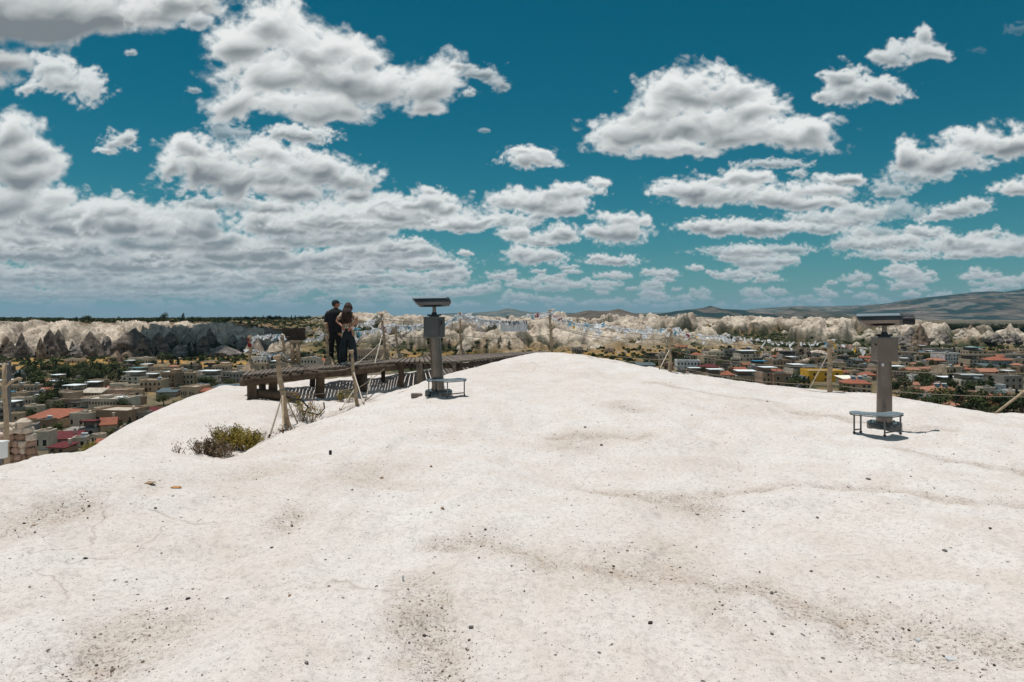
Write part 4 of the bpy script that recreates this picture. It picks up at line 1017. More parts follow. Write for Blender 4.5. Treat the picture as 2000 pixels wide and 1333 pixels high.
H(1755, 743, 32, 18, 'beige arcaded house with white canopy right of the telescope column', 'beige', 'canopy', 'white', rz=-4, kind='arch', nwin=5)
H(1784, 731, 30, 12, 'house with faded pink roof behind the arcaded house', 'pale', 'gable', 'old', rz=10)
H(1833, 714, 34, 14, 'house with terracotta roof and dark timber front', 'brown', 'hip', 'old', rz=-5)
H(1855, 712, 40, 20, 'white modern house with balconies', 'white', 'flat', 'grey', rz=14, floors=3, nwin=5)
H(1840, 694, 44, 11, 'grey beige terrace house at the upper edge of the town', 'grey', 'flat', 'cream', rz=2, nwin=7)
H(1822, 690, 20, 7, 'pale small block in front of the fields', 'pale', 'flat', 'cream', rz=-6)
H(1912, 704, 38, 18, 'beige house with teal flat roof', 'beige', 'canopy', 'teal', rz=-8, floors=2)
H(1932, 703, 26, 14, 'ochre house with dark windows beside the teal roof', 'beige', 'flat', 'cream', rz=4, floors=2)
H(1957, 717, 44, 19, 'blue grey house with terracotta pyramid roof and white finial', 'teal', 'hip', 'red', rz=3)
H(1907, 719, 34, 16, 'beige house with dark canopy and three windows', 'beige', 'canopy', 'dark', rz=5, nwin=4)
H(1938, 722, 30, 10, 'low pale house with a dark roof line', 'pale', 'shed', 'slate', rz=-2)
H(1984, 705, 36, 10, 'grey apartment row at the right edge above the trees', 'grey', 'flat', 'grey', rz=0, nwin=8)
H(1863, 744, 46, 24, 'two storey beige house with arched windows', 'beige', 'flat', 'cream', rz=10, floors=2, nwin=6, kind='arch')
H(1937, 738, 40, 17, 'pinkish house with wide terracotta gable roof', 'pink', 'gable', 'old', rz=-6)
H(1910, 747, 40, 10, 'house with dark hip roof and white dish', 'grey', 'hip', 'slate', rz=4)
H(1902, 765, 48, 22, 'pale house with broad white canopy', 'pale', 'canopy', 'white', rz=-8, floors=2, nwin=6)
H(1978, 761, 44, 23, 'grey block house with a wine red awning', 'grey', 'flat', 'grey', rz=6, floors=2, nwin=3)
H(1952, 767, 26, 12, 'pale low house between the white canopy and the grey block', 'white', 'flat', 'cream', rz=-3)
H(1858, 756, 42, 9, 'house under corrugated blue grey awnings', 'grey', 'canopy', 'white', rz=2)
H(1852, 782, 70, 26, 'long terracotta roofed house with solar heater on the roof', 'beige', 'hip', 'old', rz=-4, floors=2, extra='solar2', nwin=7)
H(1822, 772, 30, 16, 'house with terracotta hip roof left of the solar heater roof', 'brown', 'hip', 'old', rz=8)
H(1783, 762, 28, 15, 'small house with faded terracotta roof above the dark trees', 'pink', 'gable', 'old', rz=-10)
H(1784, 783, 24, 14, 'second small terracotta roof among the dark trees', 'pink', 'gable', 'red', rz=5)
H(1889, 792, 30, 16, 'house with steep bright terracotta roof and blue awning', 'pale', 'gable', 'red', rz=16)
H(1868, 803, 44, 14, 'terracotta roof just above the hill edge', 'brown', 'hip', 'old', rz=-5)
H(1930, 789, 18, 14, 'little terracotta roofed house between the tall dark trees', 'beige', 'hip', 'old', rz=0)
H(1979, 776, 20, 10, 'small white house deep in the trees at the right', 'white', 'flat', 'cream', rz=0)
H(1790, 746, 22, 10, 'small white arched house beside the terracotta roofs', 'white', 'flat', 'cream', rz=5)
H(1745, 762, 30, 12, 'rosy house front hung with washing right of the telescope column', 'pink', 'flat', 'cream', rz=0)
# ---- left-hand town
H(28, 771, 26, 15, 'beige two storey block beside its twin under the rocks at the far left', 'beige', 'flat', 'cream', rz=-4, floors=2, extra='', nwin=4)
H(58, 772, 28, 16, 'beige two storey block with lower wing', 'beige', 'flat', 'cream', rz=6, floors=2, nwin=4)
H(12, 822, 34, 24, 'house with pale blue awning at the left edge', 'grey', 'canopy', 'white', rz=0, floors=2)
H(60, 802, 26, 22, 'white two storey house left of the big dark tree', 'pale', 'flat', 'cream', rz=-14, floors=2, nwin=3)
H(38, 800, 22, 14, 'small dark fronted house left of the white two storey house', 'grey', 'flat', 'grey', rz=8)
H(136, 777, 40, 13, 'low house with white canopies in the upper row', 'pale', 'canopy', 'white', rz=-10)
H(180, 782, 46, 22, 'beige house with pitched front and slim antenna', 'beige', 'gable', 'cream', rz=-6, floors=2, nwin=6)
H(222, 780, 46, 15, 'brown beige house with a row of windows right of the pitched house', 'pink', 'flat', 'cream', rz=10, nwin=5)
H(137, 804, 36, 20, 'plain brown side wall of a house below the canopies', 'brown', 'flat', 'grey', rz=4, nwin=2, floors=1)
H(199, 804, 92, 21, 'long pale house with two rows of small windows', 'pale', 'flat', 'cream', rz=-5, floors=2, nwin=14)
H(86, 838, 76, 30, 'broad house with bright red sheet roof', 'beige', 'shed', 'red', rz=-6, floors=1, nwin=5)
H(82, 846, 26, 22, 'brown house front under the broad red roof', 'brown', 'flat', 'grey', rz=-4, floors=1, nwin=2)
H(155, 836, 40, 24, 'white house with a row of four arched windows', 'pale', 'flat', 'cream', rz=-4, kind='arch', nwin=4, floors=1)
H(218, 832, 84, 26, 'long brown flat roofed house behind the white arched windows', 'brown', 'flat', 'cream', rz=-8, floors=1, nwin=3)
H(203, 854, 38, 36, 'house with red tiled gable roof close under the hill', 'beige', 'gable', 'red', rz=24, nwin=2, floors=1)
H(110, 872, 62, 20, 'low house with long dark red lean-to roof', 'grey', 'shed', 'wine', rz=16, floors=1, nwin=3)
H(113, 886, 40, 16, 'shed with dark red roof just above the hill edge', 'brown', 'shed', 'wine', rz=-8, floors=1, nwin=2)
H(78, 880, 32, 32, 'rough pale stone house beside the rubble wall', 'pale', 'flat', 'cream', rz=6, nwin=2, floors=1)
H(168, 858, 34, 20, 'small house with maroon awning between the two red roofs', 'grey', 'canopy', 'wine', rz=4, floors=1)
H(25, 832, 22, 20, 'narrow beige house behind the wooden lamp pole', 'beige', 'flat', 'cream', rz=0, nwin=2, floors=2)
H(256, 754, 40, 18, 'pale modern house with open upper terrace', 'pale', 'canopy', 'white', rz=-8, floors=2)
H(292, 766, 44, 20, 'wide beige house left of the stepped house', 'beige', 'flat', 'cream', rz=5, floors=2, nwin=5)
H(330, 756, 32, 24, 'stepped brown stone house', 'brown', 'flat', 'cream', rz=-8, floors=3, extra='step', nwin=4)
H(362, 752, 30, 20, 'beige house with gallery right of the stepped house', 'beige', 'flat', 'cream', rz=8, floors=2, nwin=4)
H(404, 750, 40, 16, 'house with white canopies in the middle of the left town', 'pale', 'canopy', 'white', rz=-4, nwin=6)
H(428, 738, 34, 21, 'large pale stone hotel below the shaded cliffs', 'beige', 'flat', 'cream', rz=8, floors=3, nwin=5, extra='step')
H(372, 778, 44, 19, 'beige house with seven windows just above the hill', 'beige', 'flat', 'cream', rz=-14, nwin=7, floors=1)
H(322, 776, 40, 14, 'dark roofed house left of the seven windows', 'grey', 'shed', 'slate', rz=6)
H(456, 748, 44, 18, 'pale grey house with a white parked van beside it', 'grey', 'flat', 'cream', rz=-5, floors=2, nwin=6)
H(448, 732, 18, 7, 'small house with crimson roof above the pale grey house', 'brown', 'shed', 'wine', rz=0)
H(290, 815, 44, 18, 'house with dark red roof tucked under the left ridge of the hill', 'beige', 'hip', 'wine', rz=-6, floors=1)
H(272, 828, 30, 18, 'grey house under the left ridge of the hill', 'grey', 'flat', 'grey', rz=6, floors=1)
H(506, 712, 34, 12, 'long white house left of the wooden board', 'white', 'flat', 'cream', rz=-3, nwin=5)
H(506, 724, 26, 11, 'beige house between the first two deck posts', 'beige', 'flat', 'cream', rz=5)
H(542, 722, 32, 9, 'low house with white roof behind the second deck post', 'grey', 'canopy', 'white', rz=0)
H(604, 722, 34, 20, 'pale arched house left of the orange roofed white house', 'pale', 'flat', 'cream', rz=-5, kind='arch', floors=2, nwin=5)
H(627, 716, 24, 16, 'white house with orange roof left of the two people', 'white', 'hip', 'red', rz=6, floors=1, nwin=3)
H(596, 745, 18, 12, 'pink little house seen beneath the deck', 'pink', 'flat', 'cream', rz=0, nwin=2, floors=1)
H(532, 745, 30, 14, 'house with red front seen beneath the deck', 'brown', 'flat', 'grey', rz=6)
H(560, 740, 26, 12, 'pale house seen beneath the deck', 'pale', 'flat', 'cream', rz=-6)
H(490, 742, 24, 14, 'pale house left of the first log support', 'pale', 'flat', 'cream', rz=-4, floors=1)
H(724, 705, 58, 20, 'terrace hotel with a white arcade right of the two people', 'pink', 'flat', 'cream', rz=-2, kind='arch', nwin=12, floors=1, frames=True, cat='building')
H(842, 700, 30, 8, 'low pale building beneath the telescope box', 'pale', 'flat', 'cream', rz=0)
H(1128, 690, 22, 9, 'row of rock-cut house fronts just over the hill crest', 'grey', 'flat', 'cream', rz=0, nwin=5)
H(270, 712, 42, 10, 'long low building at the foot of the cave cone', 'pale', 'flat', 'cream', rz=-3, nwin=8)
H(185, 720, 22, 6, 'white low farm roof in the orange field', 'white', 'shed', 'white', rz=0)
H(262, 742, 34, 14, 'white house with teal flat roof above the left town', 'pale', 'canopy', 'teal', rz=-6, nwin=5)
H(140, 710, 30, 6, 'long pale boundary building in front of the rounded dark cone', 'pale', 'flat', 'cream', rz=0, nwin=6)
# ---- further small houses that close the gaps
for (x, yb, w, h, wl, rf, rm, lb) in [
    (1300, 716, 22, 10, 'brown', 'flat', 'grey', 'dim brown house left of the rail post at the hill edge'), (1420, 716, 22, 11, 'brown', 'canopy', 'dark', 'brown house with dark terrace above the orange roofs'), (1440, 712, 20, 10, 'pale', 'flat', 'cream', 'small pale block in the second row of the town'),
    (1473, 730, 20, 11, 'grey', 'flat', 'grey', 'grey block left of the tall rosy house'), (1504, 712, 22, 9, 'pale', 'flat', 'cream', 'pale block above the brown hotel'), (1570, 718, 20, 9, 'beige', 'flat', 'cream', 'beige block below the brown rock chimney'),
    (1596, 712, 24, 10, 'pink', 'flat', 'cream', 'rosy block on the slope left of the rail post'), (1612, 722, 20, 9, 'grey', 'flat', 'grey', 'grey block just above the yellow building'), (1670, 738, 22, 10, 'beige', 'flat', 'cream', 'beige block above the red hip roof'),
    (1774, 708, 26, 10, 'grey', 'flat', 'grey', 'grey block right of the telescope box foot'), (1800, 706, 20, 9, 'beige', 'flat', 'cream', 'beige block left of the terracotta timber house'), (1812, 728, 22, 11, 'grey', 'hip', 'old', 'small house with faded roof under the timber house'),
    (1880, 690, 22, 8, 'pale', 'flat', 'cream', 'pale block at the top edge of the right town'), (1970, 694, 26, 8, 'beige', 'flat', 'cream', 'beige block at the top right of the town'), (1992, 722, 24, 12, 'pale', 'hip', 'old', 'pale house with faded hip roof at the right edge'),
    (1890, 730, 20, 12, 'brown', 'hip', 'red', 'brown house with red roof beside the arched house'), (1976, 738, 24, 12, 'beige', 'flat', 'cream', 'beige block above the grey block house'), (1930, 756, 18, 10, 'grey', 'flat', 'grey', 'grey cube right of the white canopy house'),
    (1812, 752, 22, 12, 'pale', 'flat', 'cream', 'pale block among the dark trees right of the pink roofs'), (1770, 716, 20, 9, 'pale', 'canopy', 'white', 'pale block with canopy near the right-hand telescope'),
    (8, 790, 24, 12, 'grey', 'canopy', 'blue', 'house with blue awnings at the left edge'), (96, 792, 22, 12, 'grey', 'flat', 'grey', 'grey block beneath the big dark tree'), (232, 800, 22, 12, 'grey', 'canopy', 'white', 'house with white awnings right of the long pale house'),
    (262, 792, 28, 12, 'brown', 'flat', 'grey', 'brown flat house left of the dark red roof'), (140, 852, 26, 14, 'grey', 'shed', 'grey', 'grey shed above the maroon awning'), (188, 868, 24, 14, 'pale', 'flat', 'cream', 'pale block below the red gable roof'),
    (300, 738, 24, 9, 'pale', 'flat', 'cream', 'pale block at the upper edge of the left town'), (222, 758, 26, 9, 'beige', 'flat', 'cream', 'beige block above the brown beige house'), (382, 738, 22, 8, 'pale', 'flat', 'cream', 'pale block above the gallery house'),
    (470, 726, 24, 9, 'pale', 'flat', 'cream', 'pale block left of the first deck post'), (344, 772, 22, 10, 'brown', 'flat', 'grey', 'brown block below the stepped house'), (20, 756, 24, 9, 'pale', 'flat', 'cream', 'pale block under the trees at the far left'),
    (104, 762, 24, 8, 'pale', 'canopy', 'white', 'pale block with canopy left of the upper row'), (160, 744, 24, 7, 'grey', 'flat', 'cream', 'grey roof half hidden in the dark trees'), (50, 855, 34, 20, 'grey', 'flat', 'cream', 'grey stone house behind the rubble wall'),
    (240, 856, 30, 16, 'brown', 'flat', 'grey', 'brown yard building under the ridge of the hill'), (150, 876, 30, 16, 'pale', 'flat', 'cream', 'pale yard building just above the hill edge')]:
    H(x, yb, w, h, lb, wl, rf, rm)

# ---- the remaining small houses, placed where there is room; their labels are written below, once all neighbours stand
AUTO_H = []
def room(x, y, w, h, m=1.):
    for (hx, hy, hw, hh, _, _) in HOUSES:
        if abs(x - hx) < (w + hw) * .5 * m and abs(y - hy) < max(5, (h + hh) * .30): return False
    return True
MAN_LM = [(x, y - h * .5, root['label']) for (x, y, w, h, root, d) in HOUSES if len(root['label'].split()) <= 7]
for (x0, x1, y0, y1, cnt) in [(1290, 1720, 692, 724, 34), (1330, 1720, 724, 756, 16), (1750, 2000, 688, 726, 24), (1760, 2000, 726, 800, 20), (0, 60, 735, 775, 5), (60, 250, 752, 775, 9), (0, 250, 775, 880, 16), (240, 480, 722, 780, 22), (480, 620, 702, 742, 8)]:
    c = 0
    for tr in range(400):
        if c >= cnt: break
        y = hr.uniform(y0, y1); x = hr.uniform(x0, x1); sc = 1 + (y - 700) / 120.
        w = hr.uniform(14, 24) * max(.8, sc); h = hr.uniform(7, 10.5) * max(.8, sc)
        if not room(x, y, w, h, .8): continue
        wl = hr.choice(['beige', 'beige', 'pale', 'pale', 'brown', 'pink', 'grey']); rf, rm = hr.choice([('flat', 'cream'), ('flat', 'grey'), ('flat', 'cream'), ('canopy', 'white'), ('canopy', 'dark'), ('hip', 'old'), ('gable', 'red'), ('flat', 'grey'), ('shed', 'slate')])
        r_ = house(x, y, w, h, None, wl, rf, rm); c += 1; AUTO_H.append((x, y - h * .5, wl, rf, rm, r_))
ORD = ['', 'second ', 'third ', 'fourth ', 'fifth ', 'sixth ', 'seventh ', 'eighth ', 'ninth ', 'tenth ']
def place_labels(items, lms):
    # items: (x, y, description, root): counts outward from the nearest named building
    used = {}
    for x, y, desc, root in items:
        b = min(lms, key=lambda q: (q[0] - x) ** 2 + ((q[1] - y) * 1.6) ** 2); dx = x - b[0]; dy = y - b[1]
        rel = ('right of' if dx > 0 else 'left of') if abs(dx) > abs(dy) * 1.2 else ('below' if dy > 0 else 'above')
        used.setdefault((desc, rel, b[2]), []).append((abs(dx) + abs(dy), root))
    for (desc, rel, lm), L_ in used.items():
        for i, (_, root) in enumerate(sorted(L_, key=lambda q: q[0])): root['label'] = f"{ORD[min(i, 9)]}{desc} {rel} the {lm}"
WN = dict(beige='beige', pale='pale', brown='brown', pink='rosy', grey='grey'); RN = {('flat', 'cream'): 'flat roofed', ('flat', 'grey'): 'flat grey-roofed', ('canopy', 'white'): 'white canopied', ('canopy', 'dark'): 'dark canopied', ('hip', 'old'): 'tile roofed', ('gable', 'red'): 'red gabled', ('shed', 'slate'): 'slate roofed'}
place_labels([(x, y, f"small {WN[wl]} {RN[(rf, rm)]} house", r_) for x, y, wl, rf, rm, r_ in AUTO_H], MAN_LM)

# ---- parked cars, a few pixels each
def car_parts(root, mat):
    b = MB(); b.loft([[(x, -.85 * w, .32), (x, .85 * w, .32), (x, .9 * w, .62), (x, .86 * w, h), (x, -.86 * w, h), (x, -.9 * w, .62)] for x, w, h in ((-2.1, .9, .75), (-1.9, 1., .88), (-1.2, 1., .92), (.9, 1., .92), (1.9, 1., .80), (2.15, .88, .68))]); b.build('body', mat, root, bevel=.04)
    g = MB(); g.loft([[(x, -y, z0), (x, y, z0), (x, y * k, z1), (x, -y * k, z1)] for x, y, z0, k, z1 in ((-1.75, .8, .88, .98, .92), (-1.25, .8, .88, .85, 1.42), (.25, .8, .88, .85, 1.42), (1.0, .8, .88, .98, .92))]); g.build('window_band', MAT['pane'], root)
    r = MB(); r.box((-.5, 0, 1.445), (1.5, 1.36, .05)); r.build('roof', mat, root, bevel=.02)
    for x in (-1.3, 1.3):
        for y in (-.82, .82):
            w = MB(); w.tube([(x, y - .1, .32), (x, y + .1, .32)], .32, 16); w.build('wheel', MAT['black'], root)
MAT['car_white'] = simple('white car paint', (.75, .75, .74), .3, scale=1, amt=.05, spec=.6); MAT['car_silver'] = simple('silver car paint', (.32, .34, .36), .3, .5, scale=1, amt=.05, spec=.6); MAT['car_blue'] = simple('blue car paint', (.05, .12, .22), .3, scale=1, amt=.05, spec=.6)
for (x, y, mt, rz, lb) in [(1563, 757, 'car_white', 20, 'white car on the lane left of the yellow building'), (1651, 773, 'car_silver', 5, 'silver car in front of the sail roofed house'), (1700, 774, 'car_white', -10, 'white car right of the red hip roofed house'), (445, 750, 'car_white', 12, 'white van-like car beside the pale grey house on the left'), (1330, 726, 'car_white', 0, 'white car before the white modern house'),
                           (1972, 790, 'car_silver', 60, 'silver car on the lane between the lower right trees'), (190, 722, 'car_white', 5, 'white car parked in the orange field'), (202, 722, 'car_silver', 0, 'silver car parked in the orange field'), (176, 858, 'car_white', 30, 'white car in the yard below the maroon awning')]:
    g = vhit(x, y); r_ = thing('parked_car', lb, 'car', (g.x, g.y, g.z + .1), R(rz), 'cars parked in the town'); car_parts(r_, MAT[mt])

# ================================================================ trees
def leaf_mat(name, c, c2):
    m, nt, b = new_mat(name); L = nt.links; tc = N(nt, 'ShaderNodeTexCoord')
    n = N(nt, 'ShaderNodeTexNoise', inp={'Scale': .9, 'Detail': 4.}); L.new(tc.outputs['Object'], n.inputs['Vector'])
    oi = N(nt, 'ShaderNodeObjectInfo')
    c1 = ramp(nt, [(.35, c), (.65, c2)], n.outputs['Fac']).outputs[0]
    c1 = mix(nt, 1., c1, ramp(nt, [(0, (.75, .78, .8)), (.5, (1, 1, 1)), (1, (1.35, 1.2, .9))], oi.outputs['Random']).outputs[0], 'MULTIPLY')
    L.new(c1, b.inputs['Base Color']); b.inputs['Roughness'].default_value = .8; b.inputs['Specular IOR Level'].default_value = .15
    return m
MAT['leaf'] = leaf_mat('dark foliage', (.028, .042, .018), (.060, .080, .026)); MAT['leaf_dark'] = leaf_mat('conifer foliage', (.014, .026, .016), (.034, .050, .024)); MAT['leaf_pale'] = leaf_mat('olive foliage', (.06, .07, .03), (.11, .12, .05))
MAT['bark'] = simple('bark', (.09, .065, .045), .9, scale=3, amt=.4)
trng = random.Random(9)
def crown_mesh(kind, seed, n, mat, leaf):
    rg = random.Random(seed); V = []; Fc = []
    lobes = []
    if kind == 'round':
        for k in range(9): a = rg.uniform(0, 6.28); e = rg.uniform(-.5, 1.1); lobes.append((math.cos(a) * .26 * math.cos(e), math.sin(a) * .26 * math.cos(e), .54 + .24 * math.sin(e), rg.uniform(.18, .30)))
    elif kind == 'tall':
        for k in range(9): t = k / 8; lobes.append((rg.uniform(-.06, .06), rg.uniform(-.06, .06), .2 + .7 * t, .16 * (1 - t * .65)))
    elif kind == 'cone':
        for k in range(10): t = k / 9; lobes.append((rg.uniform(-.05, .05), rg.uniform(-.05, .05), .14 + .8 * t, .26 * (1 - t) + .03))
    else:
        for k in range(8): a = rg.uniform(0, 6.28); lobes.append((math.cos(a) * rg.uniform(.1, .42), math.sin(a) * rg.uniform(.1, .42), .30 + rg.uniform(0, .3), rg.uniform(.16, .26)))
    for i in range(n):
        lx, ly, lz, lr = lobes[rg.randrange(len(lobes))]
        v = Vector((rg.gauss(0, 1), rg.gauss(0, 1), rg.gauss(0, 1))).normalized() * lr * rg.uniform(.55, 1.08)
        p = Vector((lx, ly, lz)) + v
        nn = (v.normalized() + Vector((rg.uniform(-.7, .7), rg.uniform(-.7, .7), rg.uniform(-.3, .9)))).normalized()
        a = nn.orthogonal().normalized(); b = nn.cross(a); s = leaf * rg.uniform(.6, 1.3)
        q = rg.uniform(0, 6.28); a, b = a * math.cos(q) + b * math.sin(q), b * math.cos(q) - a * math.sin(q)
        k = len(V); V += [p - a * s, p - b * s * .7, p + a * s, p + b * s * .7 + nn * s * .25]; Fc.append((k, k + 1, k + 2, k + 3))
    return mesh_from('crown', V, Fc, mat)
def trunk_mesh(seed):
    rg = random.Random(seed); mb = MB(); mb.tube([(0, 0, -.08), (.01, 0, .2), (rg.uniform(-.03, .03), 0, .45), (rg.uniform(-.05, .05), 0, .7)], [.035, .028, .02, .008], 6)
    for k in range(4):
        a = rg.uniform(0, 6.28); mb.tube([(0, 0, .25 + k * .07), (math.cos(a) * .1, math.sin(a) * .1, .4 + k * .07), (math.cos(a) * .22, math.sin(a) * .22, .52 + k * .07)], [.016, .01, .004], 5)
    return mesh_from('trunk', mb.v, mb.f, MAT['bark'])
CR_ = {k: [crown_mesh(k, 50 + i, n, MAT[m], lf) for i in range(3)] for k, n, m, lf in (('round', 620, 'leaf', .045), ('tall', 420, 'leaf_dark', .036), ('cone', 460, 'leaf_dark', .040), ('bush', 420, 'leaf', .050))}
CR_['pale'] = [crown_mesh('round', 80 + i, 520, MAT['leaf_pale'], .045) for i in range(2)]
TR_ = [trunk_mesh(i) for i in range(3)]
TREES = []
def tree(x, yb, h, kind='round', label=None, group=None, d=None, wide=1., g=None):
    g = g if g is not None else (vhit(x, yb) if d is None else P(x, yb, d))
    Hh = h * g.y / F; k = trng.randrange(3)
    root = thing('tree', label, 'tree', (g.x, g.y, g.z), trng.uniform(0, 6.28), group)
    root.scale = (Hh * wide, Hh * wide, Hh)
    c = bpy.data.objects.new('crown', CR_[kind][k % len(CR_[kind])]); link(c, root)
    t = bpy.data.objects.new('trunk', TR_[k]); link(t, root)
    TREES.append((x, yb, h, kind, root)); return root

# rim trees along the left plateau
RIMG = 'dark trees standing on the plateau above the cliffs'
tree(321, 629, 19, 'round', 'largest round tree on the plateau, rising alone against the sky', RIMG, d=800, wide=.9)
tree(357, 628, 17, 'tall', 'tall narrow tree right of the largest round tree on the plateau', RIMG, d=800, wide=1.5)
tree(377, 627, 9, 'round', 'small round tree right of the tall narrow tree on the plateau', RIMG, d=800, wide=1.1)
rims = []
x = -60
while x < 640:
    x += trng.uniform(5, 17); rims.append((x, trng.uniform(6, 12) * (1 if trng.random() < .85 else 1.3)))
for x, h in rims:
    k = trng.choice(['round', 'round', 'bush', 'bush', 'cone'])
    tree(x, 630 if x < 420 else 628 - (x - 420) * .012, h, k, None, RIMG, d=772 + trng.uniform(-6, 40), wide=trng.uniform(.9, 1.6) if k != 'cone' else .9)
RIMC = 'dark trees along the far rim of the badlands'
x = 690
while x < 1900:
    x += trng.uniform(4, 22) * (1 if (x < 900 or x > 1450) else 1.2)
    tree(x, 0, trng.uniform(3.0, 7.5) if x < 1700 else trng.uniform(4, 9), trng.choice(['round', 'bush', 'round', 'bush', 'cone']), None, RIMC, g=(lambda q: Vector((q[0], q[1], float(valley(q[0], q[1])))))(P(x, 620, 1245 + trng.uniform(-40, 60))), wide=trng.uniform(1., 1.7))
for (x, yb, h) in [(770, 632, 16), (745, 634, 14), (725, 636, 13), (708, 637, 14), (790, 632, 13), (760, 636, 12)]:
    tree(x, yb, h, 'round', None, 'dark grove on the rim right of the two people', d=1020, wide=1.4)
# named town trees
TG = 'trees between the houses of the town'
for (x, yb, h, k, lb, wd) in [
    (92, 800, 44, 'round', 'big dark tree in the left town beside the white two storey house', 1.0), (108, 790, 40, 'tall', 'tall dark conifer left of the low canopied house', 1.6), (156, 770, 30, 'round', 'dark tree above the pitched beige house', 1.1),
    (75, 765, 34, 'round', 'dark tree right behind the twin beige blocks', 1.2), (206, 776, 24, 'cone', 'small conifer in front of the brown beige house', .9), (240, 806, 30, 'round', 'dark tree at the right end of the long pale house', 1.1), (170, 748, 26, 'round', 'dark round tree in the orange field', 1.1),
    (320, 792, 24, 'round', 'dark tree above the left ridge of the hill', 1.4), (345, 800, 22, 'bush', 'dark bushy tree resting on the ridge line of the hill', 1.5), (366, 770, 16, 'cone', 'slim cypress in front of the gallery house', .7),
    (1384, 706, 14, 'round', 'dark tree between the orange roofed house and the low pale block', 1.3), (1315, 700, 22, 'round', 'dark tree left of the hill edge rail post', 1.4), (1335, 702, 20, 'round', 'dark tree right of the hill edge rail post', 1.5), (1556, 756, 28, 'round', 'big dark tree left of the yellow building', 1.2),
    (1572, 758, 24, 'tall', 'dark conifer directly left of the yellow building', 1.6), (1545, 762, 24, 'round', 'dark tree at the corner of the brown block', 1.1), (1650, 770, 22, 'round', 'dark round tree in front of the sail roof', 1.2), (1672, 776, 14, 'bush', 'dark bush in front of the red hip roofed house', 1.4),
    (1458, 738, 14, 'round', 'dark tree above the long arcaded house', 1.4), (1864, 690, 14, 'tall', 'dark poplar above the white modern house', 1.6), (1806, 712, 20, 'tall', 'dark poplar left of the timber fronted house', 1.5), (1788, 790, 34, 'round', 'dark tree at the hill edge right of the telescope column', 1.1),
    (1768, 795, 36, 'round', 'dark tree touching the right side of the telescope column', 1.0), (1810, 765, 30, 'cone', 'tall dark fir left of the long terracotta roof', 1.0), (1835, 798, 34, 'tall', 'slim dark fir in front of the long terracotta roof', 1.2), (1915, 800, 40, 'round', 'large dark tree right of the steep terracotta roof', 1.0),
    (1955, 806, 44, 'round', 'largest dark tree near the lower right hill edge', 1.1), (1985, 800, 40, 'cone', 'tall dark fir at the lower right', 1.0), (1996, 815, 46, 'round', 'dark tree at the right border above the hill edge', 1.1), (1935, 812, 26, 'bush', 'dark bushy tree right at the hill edge in the lower right', 1.4)]:
    tree(x, yb, h, k, lb, TG, wide=wd)
def clear(x, y):
    for (hx, hy, hw, hh, _, _) in HOUSES:
        if abs(x - hx) < hw * .46 and hy - hh * .55 < y < hy + 3: return False
    return True
n = 0
for (x0, x1, y0, y1, cnt, h0, h1) in [(0, 300, 722, 770, 44, 14, 26), (0, 260, 775, 860, 14, 16, 28), (290, 480, 680, 775, 34, 10, 20), (60, 330, 690, 722, 18, 7, 13), (50, 250, 722, 748, 30, 14, 22), (240, 490, 678, 702, 26, 9, 15), (480, 700, 690, 712, 12, 8, 15), (1340, 1700, 690, 760, 34, 9, 18), (1760, 2000, 684, 745, 32, 9, 17), (1760, 2000, 745, 812, 40, 20, 34), (1250, 1340, 692, 722, 9, 8, 14), (700, 1000, 665, 700, 16, 8, 14)]:
    c = 0; tries = 0
    while c < cnt and tries < 600:
        tries += 1; x = trng.uniform(x0, x1); y = trng.uniform(y0, y1)
        if not clear(x, y): continue
        c += 1; n += 1; h = trng.uniform(h0, h1) * (1 + (y - y0) / (y1 - y0 + 1) * .3)
        tree(x, y, h, trng.choice(['round', 'round', 'bush', 'pale', 'tall', 'cone']) if h > 9 else trng.choice(['bush', 'round', 'pale']), None, TG, wide=trng.uniform(.9, 1.4))

# labels of the unnamed trees say which one by the nearest building or rock
LM = [(x, y - h * .5, root['label']) for (x, y, w, h, root, d) in HOUSES if root not in [q[5] for q in AUTO_H] and len(root['label'].split()) <= 8]
KIND = dict(round='round dark tree', tall='slim upright dark tree', cone='pointed dark conifer', bush='low bushy dark tree', pale='pale olive green tree')
def short(l): return ' '.join(l.split()[:9]) if len(l.split()) > 9 else l
# only the 296 that show largest stay things; the small rest is one mass
TREES.sort(key=lambda t: -t[2] * (3 if t[4].get('label') else (1.5 if 'plateau' in t[4]['group'] else 1)))
rest = TREES[296:]; TREES[:] = TREES[:296]
VV = []; FF = []; nv = 0
for t in rest:
    root = t[4]; M4 = Matrix.LocRotScale(root.location, root.rotation_euler, root.scale)
    for ch in list(root.children):
        if ch.name.startswith('crown'):
            me = ch.data; co = np.empty(len(me.vertices) * 3, np.float32); me.vertices.foreach_get('co', co); co = co.reshape(-1, 3)
            A = np.array(M4)[:3]; co = co @ A[:, :3].T + A[:, 3]; fi = np.empty(len(me.loops), np.int32); me.loops.foreach_get('vertex_index', fi)
            VV.append(co); FF.append(fi.reshape(-1, 4) + nv); nv += len(co)
        bpy.data.objects.remove(ch)
    bpy.data.objects.remove(root)
if VV:
    o = bpy.data.objects.new('distant_trees', mesh_from('distant_trees', np.concatenate(VV), np.concatenate(FF), MAT['leaf'])); link(o); tag(o, 'mass of tiny dark trees far off along the rims and between the houses', 'trees', kind='stuff')
auto = [t for t in TREES if not t[4].get('label')]
TXT = []
for t in auto:
    x, y, h, kind, root = t
    x, y = px_of(root.location)
    if 'plateau' in root['group'] or 'far rim' in root['group'] or 'grove' in root['group']: continue
    TXT.append((x, y - h / 2, KIND[kind], root))
place_labels(TXT, LM)
